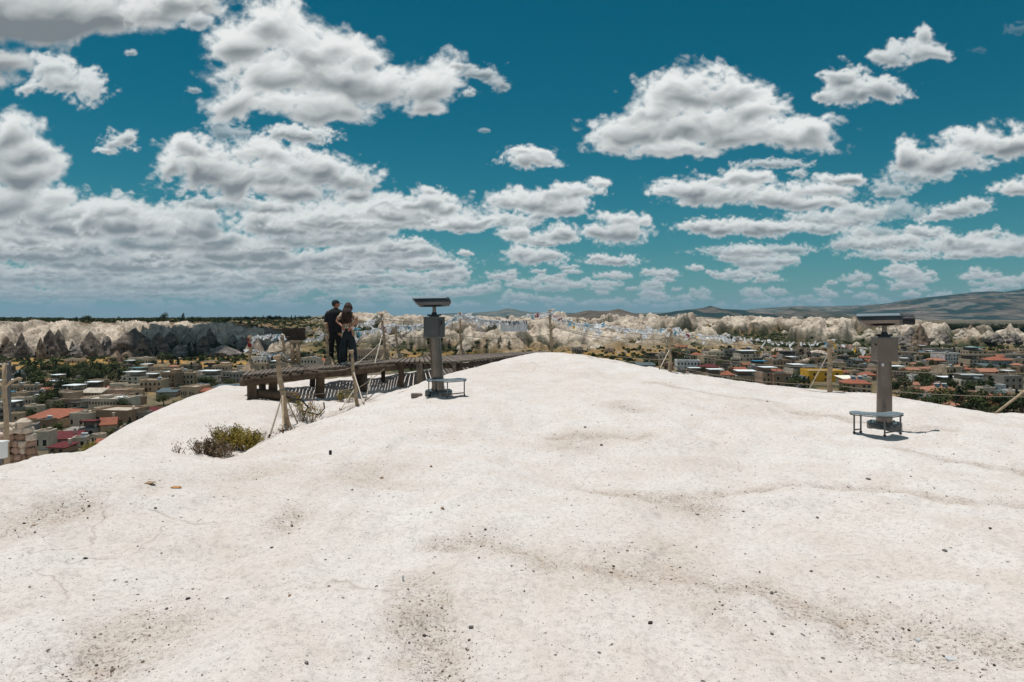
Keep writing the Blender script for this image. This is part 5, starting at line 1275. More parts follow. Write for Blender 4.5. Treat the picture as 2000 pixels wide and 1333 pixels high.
# rim trees: counted along the skyline
def skyline(group, text, step):
    L_ = sorted([t for t in auto if t[4]['group'] == group], key=lambda t: t[4].location.x / t[4].location.y)
    marks = step
    for t in L_:
        x = 1000 + F * t[4].location.x / t[4].location.y
        m_ = min(marks, key=lambda q: abs(q[0] - x)); side = 'right' if x > m_[0] else 'left'
        t[4]['_k'] = (m_[1], side); t[4]['_d'] = abs(x - m_[0])
    groups = {}
    for t in L_: groups.setdefault((tuple(t[4]['_k'])), []).append(t)
    for (m_, side), G in groups.items():
        G.sort(key=lambda t: t[4]['_d'])
        for i, t in enumerate(G):
            nth = ['first', 'second', 'third', 'fourth', 'fifth', 'sixth', 'seventh', 'eighth', 'ninth', 'tenth', 'eleventh', 'twelfth', 'thirteenth', 'fourteenth', 'fifteenth', 'sixteenth', 'seventeenth', 'eighteenth', 'nineteenth', 'twentieth'][min(i, 19)]
            t[4]['label'] = f"{nth} {text} to the {side} of {m_}"
    for t in L_:
        del t[4]['_k']; del t[4]['_d']
skyline(RIMG, 'small plateau tree', [(20, 'the line above the wooden lamp pole'), (92, 'the line above the twin cones'), (172, 'the line above the rounded cone'), (245, 'the line above the isolated chimney'), (321, 'the largest round plateau tree'), (400, 'the small round skyline tree'), (500, 'the line above the first deck post'), (575, 'the line above the wooden board')])
skyline(RIMC, 'tiny rim tree', [(748, 'the tall guyed rail post'), (836, 'the telescope neck'), (898, 'the rail post beside the telescope'), (1003, 'the white banner'), (1075, 'the end post of the platform'), (1172, 'the brown pyramid rock'), (1260, 'the twin brown notches'), (1309, 'the hill edge rail post'), (1387, 'the peaked brown hill'), (1476, 'the round pale boulder rock'), (1545, 'the small dark hill'), (1620, 'the tall leaning rail post'), (1700, 'the telescope tube'), (1790, 'the telescope tube end'), (1850, 'the dark wood')])
skyline('dark grove on the rim right of the two people', 'round grove tree', [(700, 'the two people')])

# scrub in the folds: nobody could count it
def scrub():
    rg = np.random.default_rng(5); V = []; Fc = []
    n = 60000
    x = rg.uniform(-150, 2150, n); d = rg.uniform(480, 1330, n) ** 1.0
    X = (x - 1000) / F * d; Y = d
    q = valley(X, Y, True); keep = (q[1] < .35) & (samp(v_b, X / 80, Y / 80) > .45)
    keep &= ~((q[2] > .02) & (q[5] > 640))
    keep &= ~((q[5] < 560) & (samp(v_a, X / 260, Y / 260) < .50))
    X = X[keep]; Y = Y[keep]; Z = q[0][keep]; m_ = len(X)
    if m_ > 11000: X, Y, Z = X[:11000], Y[:11000], Z[:11000]; m_ = 11000
    dirs = rg.normal(size=(m_, 9, 3)); dirs /= np.linalg.norm(dirs, axis=2, keepdims=True); dirs[..., 2] = np.abs(dirs[..., 2]) * .8
    s = rg.uniform(1.0, 2.6, (m_, 1, 1)); c = np.stack([X, Y, Z], -1)[:, None, :] + dirs * s * .8
    a = rg.normal(size=c.shape); a /= np.linalg.norm(a, axis=2, keepdims=True); b = np.cross(a, dirs); b /= np.linalg.norm(b, axis=2, keepdims=True) + 1e-6
    r = s * .62
    q4 = np.stack([c - a * r, c - b * r, c + a * r, c + b * r], 2).reshape(-1, 3)
    me = mesh_from('scrub', q4, np.arange(len(q4)).reshape(-1, 4), MAT['leaf'])
    o = bpy.data.objects.new('scrub', me); link(o); tag(o, 'dark green scrub filling the folds between the pale rocks', 'shrubs', kind='stuff')
scrub()

def wood():
    rg = np.random.default_rng(15); n = 1500; x = rg.uniform(1790, 2200, n); d = rg.uniform(890, 1500, n); X = (x - 1000) / F * d; Z = valley(X, d)
    keep = (samp(v_a, X / 300, d / 300) > .44); X, d, Z = X[keep], d[keep], Z[keep]; V = []; Fs = []; nv = 0
    prot = []
    for me in (CR_['round'] + CR_['tall'][:1]):
        co = np.empty(len(me.vertices) * 3, np.float32); me.vertices.foreach_get('co', co); prot.append(co.reshape(-1, 3)[:4 * 160])
    for i in range(len(X)):
        co = prot[i % len(prot)]; s_ = rg.uniform(3.5, 9); a = rg.uniform(0, 6.28); c_, q_ = math.cos(a), math.sin(a)
        V.append(np.stack([(co[:, 0] * c_ - co[:, 1] * q_) * s_ * 1.2 + X[i], (co[:, 0] * q_ + co[:, 1] * c_) * s_ * 1.2 + d[i], co[:, 2] * s_ + Z[i] - s_ * .25], -1)); Fs.append(np.arange(len(co)).reshape(-1, 4) + nv); nv += len(co)
    me = mesh_from('woods', np.concatenate(V), np.concatenate(Fs), MAT['leaf_dark']); o = bpy.data.objects.new('woods', me); link(o); tag(o, 'dark wood covering the plain below the far right-hand mountains', 'woods', kind='stuff')
wood()
# ================================================================ things on the hill
def curve_pts(p, q, sag, n=14):
    p = Vector(p); q = Vector(q); return [p.lerp(q, i / n) - Vector((0, 0, sag * 4 * (i / n) * (1 - i / n))) for i in range(n + 1)]

# ---- coin telescope: built 1.75 m tall, origin on the ground under the column
def telescope(gp, hpx, label, box_yaw, head_yaw, lean, sticker):
    s = hpx * gp.y / F / 1.75
    root = thing('coin_telescope', label, 'telescope', gp, 0, 'coin telescopes on the hill'); root.scale = (s, s, s)
    def lean_pt(z): return lean * z
    col = MB()
    n = 40; sec = []
    for z, r in ((0.09, .118), (.16, .116), (.16, .112), (1.04, .100)):
        sec.append([(lean_pt(z) + r * math.cos(2 * math.pi * k / n), r * math.sin(2 * math.pi * k / n), z) for k in range(n)])
    col.loft(sec); c = col.build('column', MAT['steel'], root, auto=35)
    b = MB(); b.loft([[(rr * math.cos(2 * math.pi * k / 48), rr * math.sin(2 * math.pi * k / 48), z) for k in range(48)] for z, rr in ((-.06, .245), (.075, .245), (.09, .235))])
    bo = b.build('base_plate', MAT['steel'], root, auto=35)
    for k in range(6):
        a = k * math.pi / 3 + .3; bb = MB(); bb.loft([[(math.cos(a) * .19 + .013 * math.cos(j * math.pi / 3), math.sin(a) * .19 + .013 * math.sin(j * math.pi / 3), z) for j in range(6)] for z in (.09, .108)]); bb.build('bolt', MAT['steel_leg'], bo)
    bx = lean_pt(1.22); yaw = box_yaw
    M = Matrix.Rotation(yaw, 3, 'Z')
    m = MB(); m.box((bx, 0, 1.215), (.29, .29, .36), M=M); body = m.build('coin_box', MAT['steel'] if sticker else MAT['steel_dark'], root, bevel=.006)
    f = MB(); f.box((bx, 0, 1.40), (.302, .302, .014), M=M); f.build('lid', MAT['steel'], body, bevel=.003)
    d = MB(); off = M @ Vector((.148, 0, 0)); d.box((bx + off.x, off.y, 1.22), (.008, .20, .28), M=M); d.build('coin_door', MAT['steel_dark'], body, bevel=.003)
    sl_ = MB(); off = M @ Vector((.156, -.02, 0)); sl_.box((bx + off.x, off.y, 1.30), (.012, .045, .07), M=M); sl_.build('coin_slot', MAT['black'], body)
    kn = MB(); off = M @ Vector((-.142, -.02, 0)); off2 = M @ Vector((-.172, -.02, 0)); kn.tube([(bx + off.x, off.y, 1.29), (bx + off2.x, off2.y, 1.29)], .017, 12); kn.build('lock', MAT['wood_pale'], body)
    if sticker:
        st = MB(); st.box((bx - .075, -.098, .985), (.034, .006, .045)); st.build('sticker', MAT['rag'], c)
    nk = MB(); nx = bx
    nk.loft([[(nx + r * math.cos(2 * math.pi * k / 24), r * math.sin(2 * math.pi * k / 24), z) for k in range(24)] for z, r in ((1.405, .095), (1.425, .09), (1.455, .052), (1.49, .040))])
    nko = nk.build('swivel_collar', MAT['steel_dark'], root, auto=40)
    for sx in (-1, 1):
        q = MB(); q.tube([(nx + sx * .07, 0, 1.44), (nx + sx * .125, 0, 1.437)], .014, 10); q.build('clamp_knob', MAT['black'], nko)
    sp = MB(); sp.loft([[(nx + r * math.cos(2 * math.pi * k / 20), r * math.sin(2 * math.pi * k / 20), z) for k in range(20)] for z, r in ((1.485, .034), (1.62, .034))]); sp.build('spindle', MAT['steel'], root, auto=40)
    # head: long eight-sided housing, slanted front, along +x before the turn
    H_ = bpy.data.objects.new('binocular_head', None); link(H_, root); H_.location = (nx, 0, 1.675); H_.rotation_euler = (R(11), R(-1.5), head_yaw)
    def octo(hw, hh, x, cz=0, slant=0):
        c_ = .38
        pts = [(-hw, -hh * c_), (-hw * .62, -hh), (hw * .62, -hh), (hw, -hh * c_), (hw, hh * .25), (hw * .70, hh), (-hw * .70, hh), (-hw, hh * .25)]
        return [(x + slant * (p[1] / hh), p[0], cz + p[1]) for p in pts]
    hb = MB(); hb.loft([octo(.105, .070, -.335, .0, -.055), octo(.118, .078, -.30, .0, -.05), octo(.118, .078, .20, 0, 0)]); hb.build('housing', MAT['steel_dark'] if not sticker else MAT['steel'], H_, bevel=.004)
    top = MB(); top.loft([[(-.385, -.088, .0805), (-.385, .088, .0805), (-.385, .088, .086), (-.385, -.088, .086)], [(.21, -.088, .0805), (.21, .088, .0805), (.21, .088, .086), (.21, -.088, .086)]]); top.build('top_plate', MAT['steel_top'], H_)  # pale blue plate colour stands for the sky reflected in it
    e = MB(); e.loft([octo(.112, .074, .20), octo(.112, .074, .262), octo(.102, .066, .272)]); eo = e.build('end_block', MAT['steel_dark'], H_, bevel=.004)
    for sy in (-1, 1):
        t = MB()
        if sticker:
            t.tube([(.24, sy * .062, 0), (.31, sy * .064, -.004), (.40, sy * .066, -.010)], [.060, .064, .066], 20); t.build('lens_hood', MAT['black'], eo, auto=40)
            g_ = MB(); g_.tube([(.392, sy * .066, -.010), (.404, sy * .066, -.010)], .054, 20); g_.build('lens', MAT['lens'], eo)
        else:
            t.tube([(.262, sy * .048, .0), (.292, sy * .048, 0)], .034, 20); t.build('eyepiece', MAT['steel'], eo, auto=40)
            g_ = MB(); g_.tube([(.286, sy * .048, 0), (.296, sy * .048, 0)], .024, 20); g_.build('lens', MAT['lens'], eo)
    gl = MB(); gl.loft([octo(.085, .050, -.352, 0, -.036), octo(.085, .050, -.345, 0, -.036)]); gl.build('front_glass', MAT['lens'], H_)
    return root, s
gL = hit(857, 772); gR = hit(1727, 836)
telescope(gL, 190, 'steel coin telescope left of the hill crest, its eyepieces turned to the right', R(-19.3), R(14), -.066, False)
telescope(gR, 220, 'steel coin telescope at the right, its dark lens hoods turned to the right', R(-8.4), R(-24), .0, True)

# ---- metal foot stools at the telescopes
def stool(gp, label, yaw, s, flip=1):
    root = thing('step_stool', label, 'step stool', gp, yaw, 'metal step stools at the telescopes'); root.scale = (s, s, s)
    hgt = .30
    # kidney-shaped plate: straight front, curved back that hugs the column
    outer = [(-.42, -.02), (-.38, -.10), (-.10, -.30), (.02, -.33), (.12, -.31), (.36, -.12), (.43, -.03), (.43, .05), (.38, .13)]
    inner = [(.27 * math.cos(a) + .0, .27 * math.sin(a) * .9 + .26) for a in np.radians(np.linspace(-15, -165, 12))]
    outer = outer + inner + [(-.38, .13), (-.42, .06)]
    m = MB(); m.prism(outer, hgt - .012, hgt + .010); m.build('plate', MAT['steel_top'], root, bevel=.003)
    # raised anti-slip slats across the plate
    pl = MB()
    for k in range(13):
        x = -.36 + k * .06
        ylo = -.02 - .30 * max(0, 1 - abs(x + .0) / .40) ** .8 + .02; yhi = .10 if abs(x) > .27 else .26 - math.sqrt(max(0, .0729 - x * x)) * .9 - .015
        if yhi - ylo > .05: pl.box((x, (ylo + yhi) / 2, hgt + .0125), (.022, (yhi - ylo) * .94, .005))
    pl.build('tread', MAT['steel_top'], root)
    rim = MB(); loop = [(x * .97, y * .97, hgt - .028) for x, y in outer]; rim.tube(loop + [loop[0]], .011, 6); rim.build('rim_tube', MAT['steel_leg'], root)
    legs = [(-.37, -.03), (-.23, .06), (.02, -.29), (.38, -.02)]
    for (x, y) in legs:
        l = MB(); l.box((x, y, hgt / 2 - .045), (.024, .024, hgt + .03)); o = l.build('leg', MAT['steel_leg'], root, bevel=.003)
        f_ = MB(); f_.box((x, y, -.035), (.034, .034, .03)); f_.build('rubber_foot', MAT['black'], o)
    for a, b in ((0, 1), (2, 3)):
        l = MB(); l.tube([(*legs[a], .012), (*legs[b], .012)], .012, 6); l.build('stretcher', MAT['steel_leg'], root)
    return root
pR = hit(1700, 846, step=.005); stool(Vector((pR.x, pR.y - .14, float(hill_z(pR.x, pR.y - .14)) + .05)), 'pale grey metal step stool around the foot of the right-hand telescope', R(-7), gR.y * 93 / F / .86)
pL = hit(873, 773, step=.005); stool(Vector((pL.x, pL.y - .1, float(hill_z(pL.x, pL.y - .1)) + .05)), 'pale grey metal step stool right of the leaning telescope, above its own shadow', R(6), gL.y * 78 / F / .86)

# ---- worked stone block beside the leaning telescope
def block():
    g = hit(813, 778); w = 21 * g.y / F; root = None
    bm = bmesh.new(); bmesh.ops.create_cube(bm, size=1.)
    bmesh.ops.scale(bm, vec=(w, w * .55, w * .42), verts=bm.verts); bmesh.ops.subdivide_edges(bm, edges=bm.edges, cuts=5, use_grid_fill=True)
    rg = random.Random(3)
    for v in bm.verts: v.co += Vector((rg.uniform(-1, 1), rg.uniform(-1, 1), rg.uniform(-1, 1))) * w * .018
    me = bpy.data.meshes.new('stone_block'); bm.to_mesh(me); bm.free(); me.materials.append(simple('grey brown stone', (.22, .185, .155), .9, scale=14, amt=.4, bump=.6, bscale=70))
    o = bpy.data.objects.new('stone_block', me); link(o); o.location = g + Vector((0, .05, w * .19)); o.rotation_euler = (0, R(2), R(14))
    m = o.modifiers.new('Bevel', 'BEVEL'); m.width = .008; m.segments = 2
    tag(o, 'grey brown stone block lying left of the leaning telescope foot', 'stone block')
block()

# ---- the timber platform
DH = 1.372    # deck below the eye
def DP(x, y, dz=0.): 
    d = DH * F / (y - HZ); return Vector(((x - 1000) / F * d, d, -DH + dz))
pf = thing('wooden_platform', 'long weathered timber viewing platform on log supports behind the left telescope', 'platform', DP(760, 712))
O = Vector(pf.location)
A0, A1 = DP(472, 733.5), DP(775, 706.5)        # near edge of the left walkway
B0, B1 = DP(484, 724), DP(786, 698.5)          # its far edge
C0, C1, C2 = DP(768, 706.5), DP(892, 706), DP(1071, 687)     # near edge of the broad deck
E0, E1 = DP(786, 698.5), DP(1072, 684.8)
prg = random.Random(12)
def plank_deck(name, a0, a1, b0, b1, n, over=.05, th=.045, mat='wood_grey', zoff=0.):
    for k in range(n):
        t0 = (k + .13) / n; t1 = (k + .87) / n
        oa = prg.uniform(-over, over); dz = prg.uniform(-.006, .006) + zoff
        P0 = a0.lerp(a1, t0); P1 = a0.lerp(a1, t1); Q0 = b0.lerp(b1, t0); Q1 = b0.lerp(b1, t1)
        ex = (P0 - Q0).normalized() * oa; P0 = P0 + ex; P1 = P1 + ex
        up = Vector((0, 0, dz)); dn = Vector((0, 0, dz - th))
        mb = MB(); pts = [p - O for p in (P0, P1, Q1, Q0)]
        mb.add([p + dn for p in pts] + [p + up for p in pts], [(3, 2, 1, 0), (4, 5, 6, 7), (0, 1, 5, 4), (1, 2, 6, 5), (2, 3, 7, 6), (3, 0, 4, 7)])
        mb.build('plank', MAT[mat], pf)
plank_deck('plank', A0, A1, B0, B1, 44, .06)
# broad part: a fan of planks from the long near edge to the far edge
def seg(pts, t):
    L_ = [(pts[i + 1] - pts[i]).length for i in range(len(pts) - 1)]; s = t * sum(L_)
    for i, l in enumerate(L_):
        if s <= l or i == len(L_) - 1: return pts[i].lerp(pts[i + 1], s / l)
        s -= l
nb = 50
for k in range(nb):
    t0 = (k + .12) / nb; t1 = (k + .88) / nb; near = [C0, C1, C2]; far = [E0, E1]
    P0, P1, Q0, Q1 = seg(near, t0), seg(near, t1), seg(far, t0), seg(far, t1)
    ex = (P0 - Q0).normalized() * prg.uniform(-.01, .09); dz = prg.uniform(-.005, .005)
    mb = MB(); pts = [p - O for p in (P0 + ex, P1 + ex, Q1, Q0)]; up = Vector((0, 0, dz)); dn = Vector((0, 0, dz - .05))
    mb.add([p + dn for p in pts] + [p + up for p in pts], [(3, 2, 1, 0), (4, 5, 6, 7), (0, 1, 5, 4), (1, 2, 6, 5), (2, 3, 7, 6), (3, 0, 4, 7)])
    mb.build('plank', MAT['wood_grey'], pf)
def beam(p, q, r, mat, name='beam', sq=False, n=12):
    m = MB(); k = 8
    pts = [p.lerp(q, i / k) - O for i in range(k + 1)]
    m.tube(pts, [r * prg.uniform(.93, 1.07) for _ in pts], 4 if sq else n, wob=.03, rng=prg); m.build(name, MAT[mat], pf, smooth=not sq)
dn = Vector((0, 0, -.15))
beam(A0.lerp(A1, -.005) + dn + Vector((0, .10, 0)), A0.lerp(A1, 1.0) + dn + Vector((0, .10, 0)), .105, 'wood_log', 'log_beam')
beam(B0.lerp(B1, .0) + dn, B0.lerp(B1, 1.0) + dn, .09, 'wood_dark', 'log_beam')
beam(C0 + dn + Vector((0, .16, 0)), C1 + dn + Vector((0, .16, 0)), .07, 'wood_dark', 'log_beam'); beam(C1 + dn + Vector((0, .16, 0)), C2 + Vector((0, .16, -.13)), .07, 'wood_dark', 'log_beam')
beam(E0 + dn, E1 + dn, .07, 'wood_dark', 'log_beam')
def post(px, dy, r, mat='wood_dark', sq=False, near=(None), y=None, back=0.):
    """a support under the near edge at photograph column px"""
    e = A0, A1
    pts = [A0, A1] if px < 770 else [C0, C1, C2]
    best = min((seg(pts, i / 200) for i in range(201)), key=lambda p: abs(1000 + F * p.x / p.y - px))
    X, Y = best.x * (best.y + back) / best.y, best.y + back
    z1 = -DH - .06; z0 = float(hill_z(X, Y)) - .12
    if z0 > z1 - .05: return
    m = MB(); lean = prg.uniform(-.03, .03)
    if sq: m.box((X - O.x, Y - O.y, (z0 + z1) / 2 - O.z), (r * 2, r * 2, z1 - z0))
    else:
        k = 5; m.tube([(X + lean * (1 - i / k) - O.x, Y - O.y, z0 + (z1 - z0) * i / k - O.z) for i in range(k + 1)], [r * (1.08 - .12 * i / k) for i in range(k + 1)], 14, wob=.03, rng=prg)
    m.build('support_post', MAT[mat], pf, smooth=not sq)
for px, r, mt, sq, bk in [(491, .105, 'wood_log', False, .15), (512, .08, 'wood_dark', False, 1.4), (534, .10, 'wood_log', False, .2), (626, .11, 'wood_log', False, .15), (612, .07, 'wood_dark', False, 1.3), (709, .13, 'wood_dark', False, .2), (696, .06, 'wood_dark', True, 1.2),
                          (784, .07, 'wood_log', True, .1), (820, .085, 'wood_grey', True, .1), (858, .07, 'wood_dark', False, .6), (886, .05, 'wood_grey', True, .1), (897, .09, 'wood_log', True, .2), (921, .06, 'wood_dark', True, .2), (957, .09, 'wood_grey', True, .1), (1000, .06, 'wood_dark', True, .1), (748, .05, 'wood_dark', True, .9)]:
    post(px, 0, r, mt, sq, back=bk)
# diagonal braces and slats stacked under the deck
for (xa, ya, da, xb, yb_, db) in [(900 / 5.128 + 460, 722, 18.4, 640, 745, 17.4), (800, 720, 19.9, 790, 745, 19.2)]:
    pass
# loose log lying on the ground under the left end
gA = hit(498, 780, d0=13); gB = Vector((gA.x + .75, gA.y + .75, 0)); gB.z = float(hill_z(gB.x, gB.y))
lg = MB(); o0 = gA + Vector((0, .1, .12)); o1 = gB + Vector((0, 0, .14))
lg.tube([o0.lerp(o1, i / 6) - o0 for i in range(7)], [.105, .11, .112, .108, .11, .105, .10], 16, wob=.02, rng=prg)
lo_ = lg.build('log', MAT['wood_log'], None, smooth=False, loc=o0, auto=50); tag(lo_, 'short thick log lying between the first two log supports under the platform', 'log')

# ---- peeled rail posts
def railpost(top, foot, r, label, base=True, group='peeled rail posts', name='rail_post', knob=True):
    """top and foot are points"""
    root = thing(name, label, 'post', foot, 0, group)
    m = MB(); v = top - foot; n = 10; rg = random.Random(int(foot.x * 1000))
    pts = [v * (i / n) + Vector((math.sin(i * 1.3 + foot.x) * r * .25, 0, 0)) for i in range(n + 1)]
    m.tube(pts, [r * (1.12 - .25 * i / n) * rg.uniform(.93, 1.07) for i in range(n + 1)], 10, wob=.04, rng=rg); m.build('shaft', MAT['wood_pale'], root, smooth=True)
    if knob:
        k = MB(); t = v.normalized(); k.tube([v - t * .07, v - t * .05, v - t * .01, v + t * .015], [r * 1.0, r * 1.45, r * 1.5, r * 1.1], 12); k.build('cap', MAT['wood_pale'], root, smooth=True)
    for f_ in (.88, .52, .30):
        if base or f_ > .4:
            k = MB(); c = v * f_; k.tube([c - v.normalized() * .018, c + v.normalized() * .018], r * 1.22, 10); k.build('rope_lashing', MAT['rope'], root)
    if base:
        b = MB(); s = .16; b.add([(-s, -s, 0), (s, -s, 0), (s, s, 0), (-s, s, 0), (-r, -r, .22), (r, -r, .22), (r, r, .22), (-r, r, .22)], [(3, 2, 1, 0), (4, 5, 6, 7), (0, 1, 5, 4), (1, 2, 6, 5), (2, 3, 7, 6), (3, 0, 4, 7)])
        b.build('base_block', MAT['wood_pale'], root)
    return root
PT = {}
def dpost(key, xt, yt, xf, yf, label, r=.036):
    f = DP(xf, yf); t = P(xt, yt, f.y); railpost(t, f, r, label); PT[key] = (t, f)
dpost('p1', 488, 657, 489, 723.5, 'rail post at the left end of the platform, red cloth tied at its top')
dpost('p2', 552.5, 655, 557, 717, 'rail post left of the dark wooden board')
dpost('p3', 635, 632, 643, 712.5, 'rail post directly left of the two people')
dpost('p6', 745, 613, 754, 702, 'tall rail post with a long guy rope, right of the two people', .040)
dpost('p7', 772, 632, 777, 699, 'thinner rail post right beside the tall guyed one')
dpost('p8', 897.5, 611, 901, 692, 'rail post right of the left-hand telescope')
f9 = hit(1078, 690.5, d0=20, d1=30); f9 = DP(1077.5, 688.5); PT['p9'] = (P(1074, 606, f9.y), f9); railpost(PT['p9'][0], f9, .05, 'end post of the platform on the hill crest, right of the white banner', base=False)
def gpost(key, xt, yt, xf, yf, label, r=.045, d0=1.5, base=False):
    f = hit(xf, yf, d0=d0); f.z -= .03; t = P(xt, yt, f.y); railpost(t, f, r, label, base=base); PT[key] = (t, f)
gpost('p4', 686, 685, 698, 792, 'leaning post between the platform and the telescope, its knob in front of the woman', .042)
gpost('p5', 541, 695, 562, 832, 'leaning post with three guy ropes beside the dry bush', .052, d0=8)
gpost('p10', 1307.5, 643, 1309, 727, 'rail post standing at the hill edge where the town begins', .040)
gpost('p11', 1621, 665, 1620, 766, 'tallest right-hand rail post, guyed to its left, in front of the yellow building', .050)
f12 = Vector((P(2110, 0, 13.).x, 13., 0)); f12.z = float(hill_z(f12.x, f12.y)); PT['p12'] = (f12 + Vector((0, 0, 1.5)), f12); railpost(PT['p12'][0], f12, .05, 'rail post beyond the right border of the view', base=False)
del PT['p12']; P12T = f12 + Vector((0, 0, 1.4))
f0 = Vector((P(380, 0, 15.).x, 15., 0)); f0.z = float(hill_z(f0.x, f0.y))

# ---- rope rails
def rope(p, q, sag, label, r=.0085, mat='rope', n=16, group='rope rails'):
    p = Vector(p); pts = [x - p for x in curve_pts(p, q, sag, n)]
    m = MB(); m.tube(pts, r, 6); o = m.build('rope', MAT[mat], None, smooth=True, loc=p); tag(o, label, 'rope', group); return o
def frac(k, f): t, b = PT[k]; return b.lerp(t, f)
names = dict(p1='first deck post', p2='post by the board', p3='post left of the people', p6='tall guyed post', p7='thin post', p8='post right of the telescope', p9='platform end post', p4='leaning knob post', p5='post by the dry bush', p10='hill edge post', p11='right-hand guyed post')
for a, b, fs, sg in [('p1', 'p2', (.93, .55), .05), ('p2', 'p3', (.93, .60), .05), ('p3', 'p6', (.85, .55, .30), .07), ('p6', 'p8', (.88, .52), .10), ('p7', 'p8', (.34,), .05), ('p8', 'p9', (.85, .45), .12), ('p9', 'p10', (.86, .64, .30), .16), ('p10', 'p11', (.88, .52, .18), .12)]:
    for i, f in enumerate(fs):
        rope(frac(a, f), frac(b, f - (.02 if a != 'p9' else 0)), sg, f"{['upper', 'middle', 'lower'][i] if len(fs) == 3 else (['upper', 'lower'][i] if len(fs) == 2 else 'low')} rope from {names[a]} to {names[b]}")
for i, (f, y2, wd) in enumerate([(.90, 1.35, 'upper'), (.52, .98, 'middle'), (.16, .52, 'lower')]):
    rope(frac('p11', f), f12 + Vector((0, 0, y2)), .10, f"{wd} rope rail running right from the right-hand guyed post")
rope(frac('p5', .45), frac('p4', .34), .06, 'drooping low rope from the bush-side leaning post to the knob post', mat='rope')
rope(frac('p5', .93), frac('p4', .70), .14, 'drooping upper rope from the bush-side leaning post to the knob post')
rope(frac('p4', .30), DP(766, 706), .05, 'low rope from the leaning knob post up to the platform edge')
rope(frac('p4', .72), frac('p6', .45), .05, 'rope from the leaning knob post to the tall guyed post', mat='rope_pale')
# dark flexible cable dropping from the leaning post to the ground
c0 = frac('p5', .44); g1 = hit(590, 816, d0=9); g2 = hit(622, 813, d0=9); g3 = hit(634, 803, d0=9)
pts = [c0, P(590, 782, c0.y), P(602, 796, c0.y + .1), g1 + Vector((.05, .05, .12)), g2 + Vector((0, 0, .02)), g3 + Vector((0, 0, .06)), g3 + Vector((-.02, 0, .20))]
m = MB(); m.tube([p - c0 for p in pts], .016, 7); tag(m.build('cable', MAT['black'], None, smooth=True, loc=c0), 'black cable curling from the leaning post down to the ground by the small weeds', 'cable')
c0 = frac('p5', .95); m = MB(); m.tube([p - c0 for p in (c0, P(562, 708, c0.y + .3), P(580, 712, c0.y + .8), P(592, 716, c0.y + 1.2), P(600, 722, c0.y + 1.6))], .012, 6); tag(m.build('cable', MAT['black'], None, smooth=True, loc=c0), 'black cable looping from the head of the leaning post to the deck edge', 'cable')
# guys
def guy(p, x, y, label, mat='rope_pale', r=.013, d0=1.5):
    g = hit(x, y, d0=d0); o = rope(p, g, .0, label, r, mat, 6, 'guy ropes')
    pg = MB(); pg.tube([g + Vector((0, 0, -.05)) - p, g + Vector((0, 0, .05)) - p], .011, 8); pg.build('peg', MAT['wood_dark'], o)
guy(frac('p5', .46), 526, 856, 'guy rope slanting left from the leaning post by the dry bush', 'rope', d0=8)
guy(frac('p5', .46), 553, 846, 'guy rope hanging straight down in front of the leaning post by the dry bush', 'wood_pale', d0=8)
guy(frac('p5', .55), 581, 827, 'guy rope slanting right from the leaning post by the dry bush', 'rope', d0=8)
guy(frac('p4', .33), 664, 803, 'guy rope slanting left from the leaning knob post', 'rope_pale')
guy(frac('p4', .62), 711, 791, 'guy rope slanting right from the leaning knob post', 'rope_pale')
guy(frac('p6', .62), 713, 784, 'long pale guy rope from the tall post to the ground before the platform', 'rope_pale', .016)
guy(frac('p11', .80), 1581, 757, 'guy rope slanting left from the right-hand guyed post', 'rope_pale', .014)
guy(frac('p10', .55), 1288, 722, 'short guy rope slanting left from the hill edge post', 'rope_pale', .012)
g = hit(1944, 806); o = rope(P(2030, 742, g.y + .3), g, 0, 'thick pale guy rope at the right border, pegged at the hill edge', .022, 'wood_pale', 4, 'guy ropes')
# short pale post on the deck in front of the woman
f = DP(677, 713); m = MB(); m.tube([(0, 0, 0), (0, 0, (713 - 686) * f.y / F)], .02, 8); tag(m.build('stake', MAT['rope_pale'], None, loc=f), 'short pale stake on the deck edge in front of the woman', 'stake')
f = DP(673, 712.5); m = MB(); m.add([(-.05, -.05, 0), (.05, -.05, 0), (.05, .05, 0), (-.05, .05, 0), (0, 0, .13)], [(3, 2, 1, 0), (0, 1, 4), (1, 2, 4), (2, 3, 4), (3, 0, 4)]); tag(m.build('wooden_wedge', MAT['wood_pale'], None, loc=f), 'small pointed wooden wedge on the deck at the feet of the woman', 'wedge')

# ---- cloth strips tied along the ropes
rgr = random.Random(44)
def rag_mesh(seed, mat):
    rg = random.Random(seed); m = MB(); w = rg.uniform(.05, .12); L_ = rg.uniform(.10, .26); n = 4
    dx = rg.uniform(-.12, .12); dy = rg.uniform(-.06, .06); V = []
    for i in range(n + 1):
        t = i / n; ww = w * (.25 + t * rg.uniform(.7, 1.2)); z = -L_ * t * rg.uniform(.3, 1.) + rg.uniform(-.02, .04)
        V += [(dx * t - ww / 2, dy * t + rg.uniform(-.03, .03), z), (dx * t + rg.uniform(-.02, .02), dy * t + rg.uniform(-.05, .05), z + rg.uniform(-.02, .03)), (dx * t + ww / 2, dy * t + rg.uniform(-.03, .03), z + rg.uniform(-.03, .03))]
    Fc = []
    for i in range(n):
        for k in range(2): Fc.append((i * 3 + k, i * 3 + k + 1, i * 3 + k + 4, i * 3 + k + 3))
    V += [(-.03, 0, 0), (.0, .03, .03), (.03, 0, 0), (0, -.03, -.02), (0, 0, .05)]; k = len(V) - 5
    Fc += [(k, k + 1, k + 4), (k + 1, k + 2, k + 4), (k + 2, k + 3, k + 4), (k + 3, k, k + 4)]
    return mesh_from('cloth_strip', V, Fc, MAT[mat])
RAGS = [rag_mesh(i, 'rag') for i in range(9)] + [rag_mesh(20, 'rag_blue'), rag_mesh(21, 'rag_red'), rag_mesh(22, 'rag_pink'), rag_mesh(23, 'rag_yellow')]
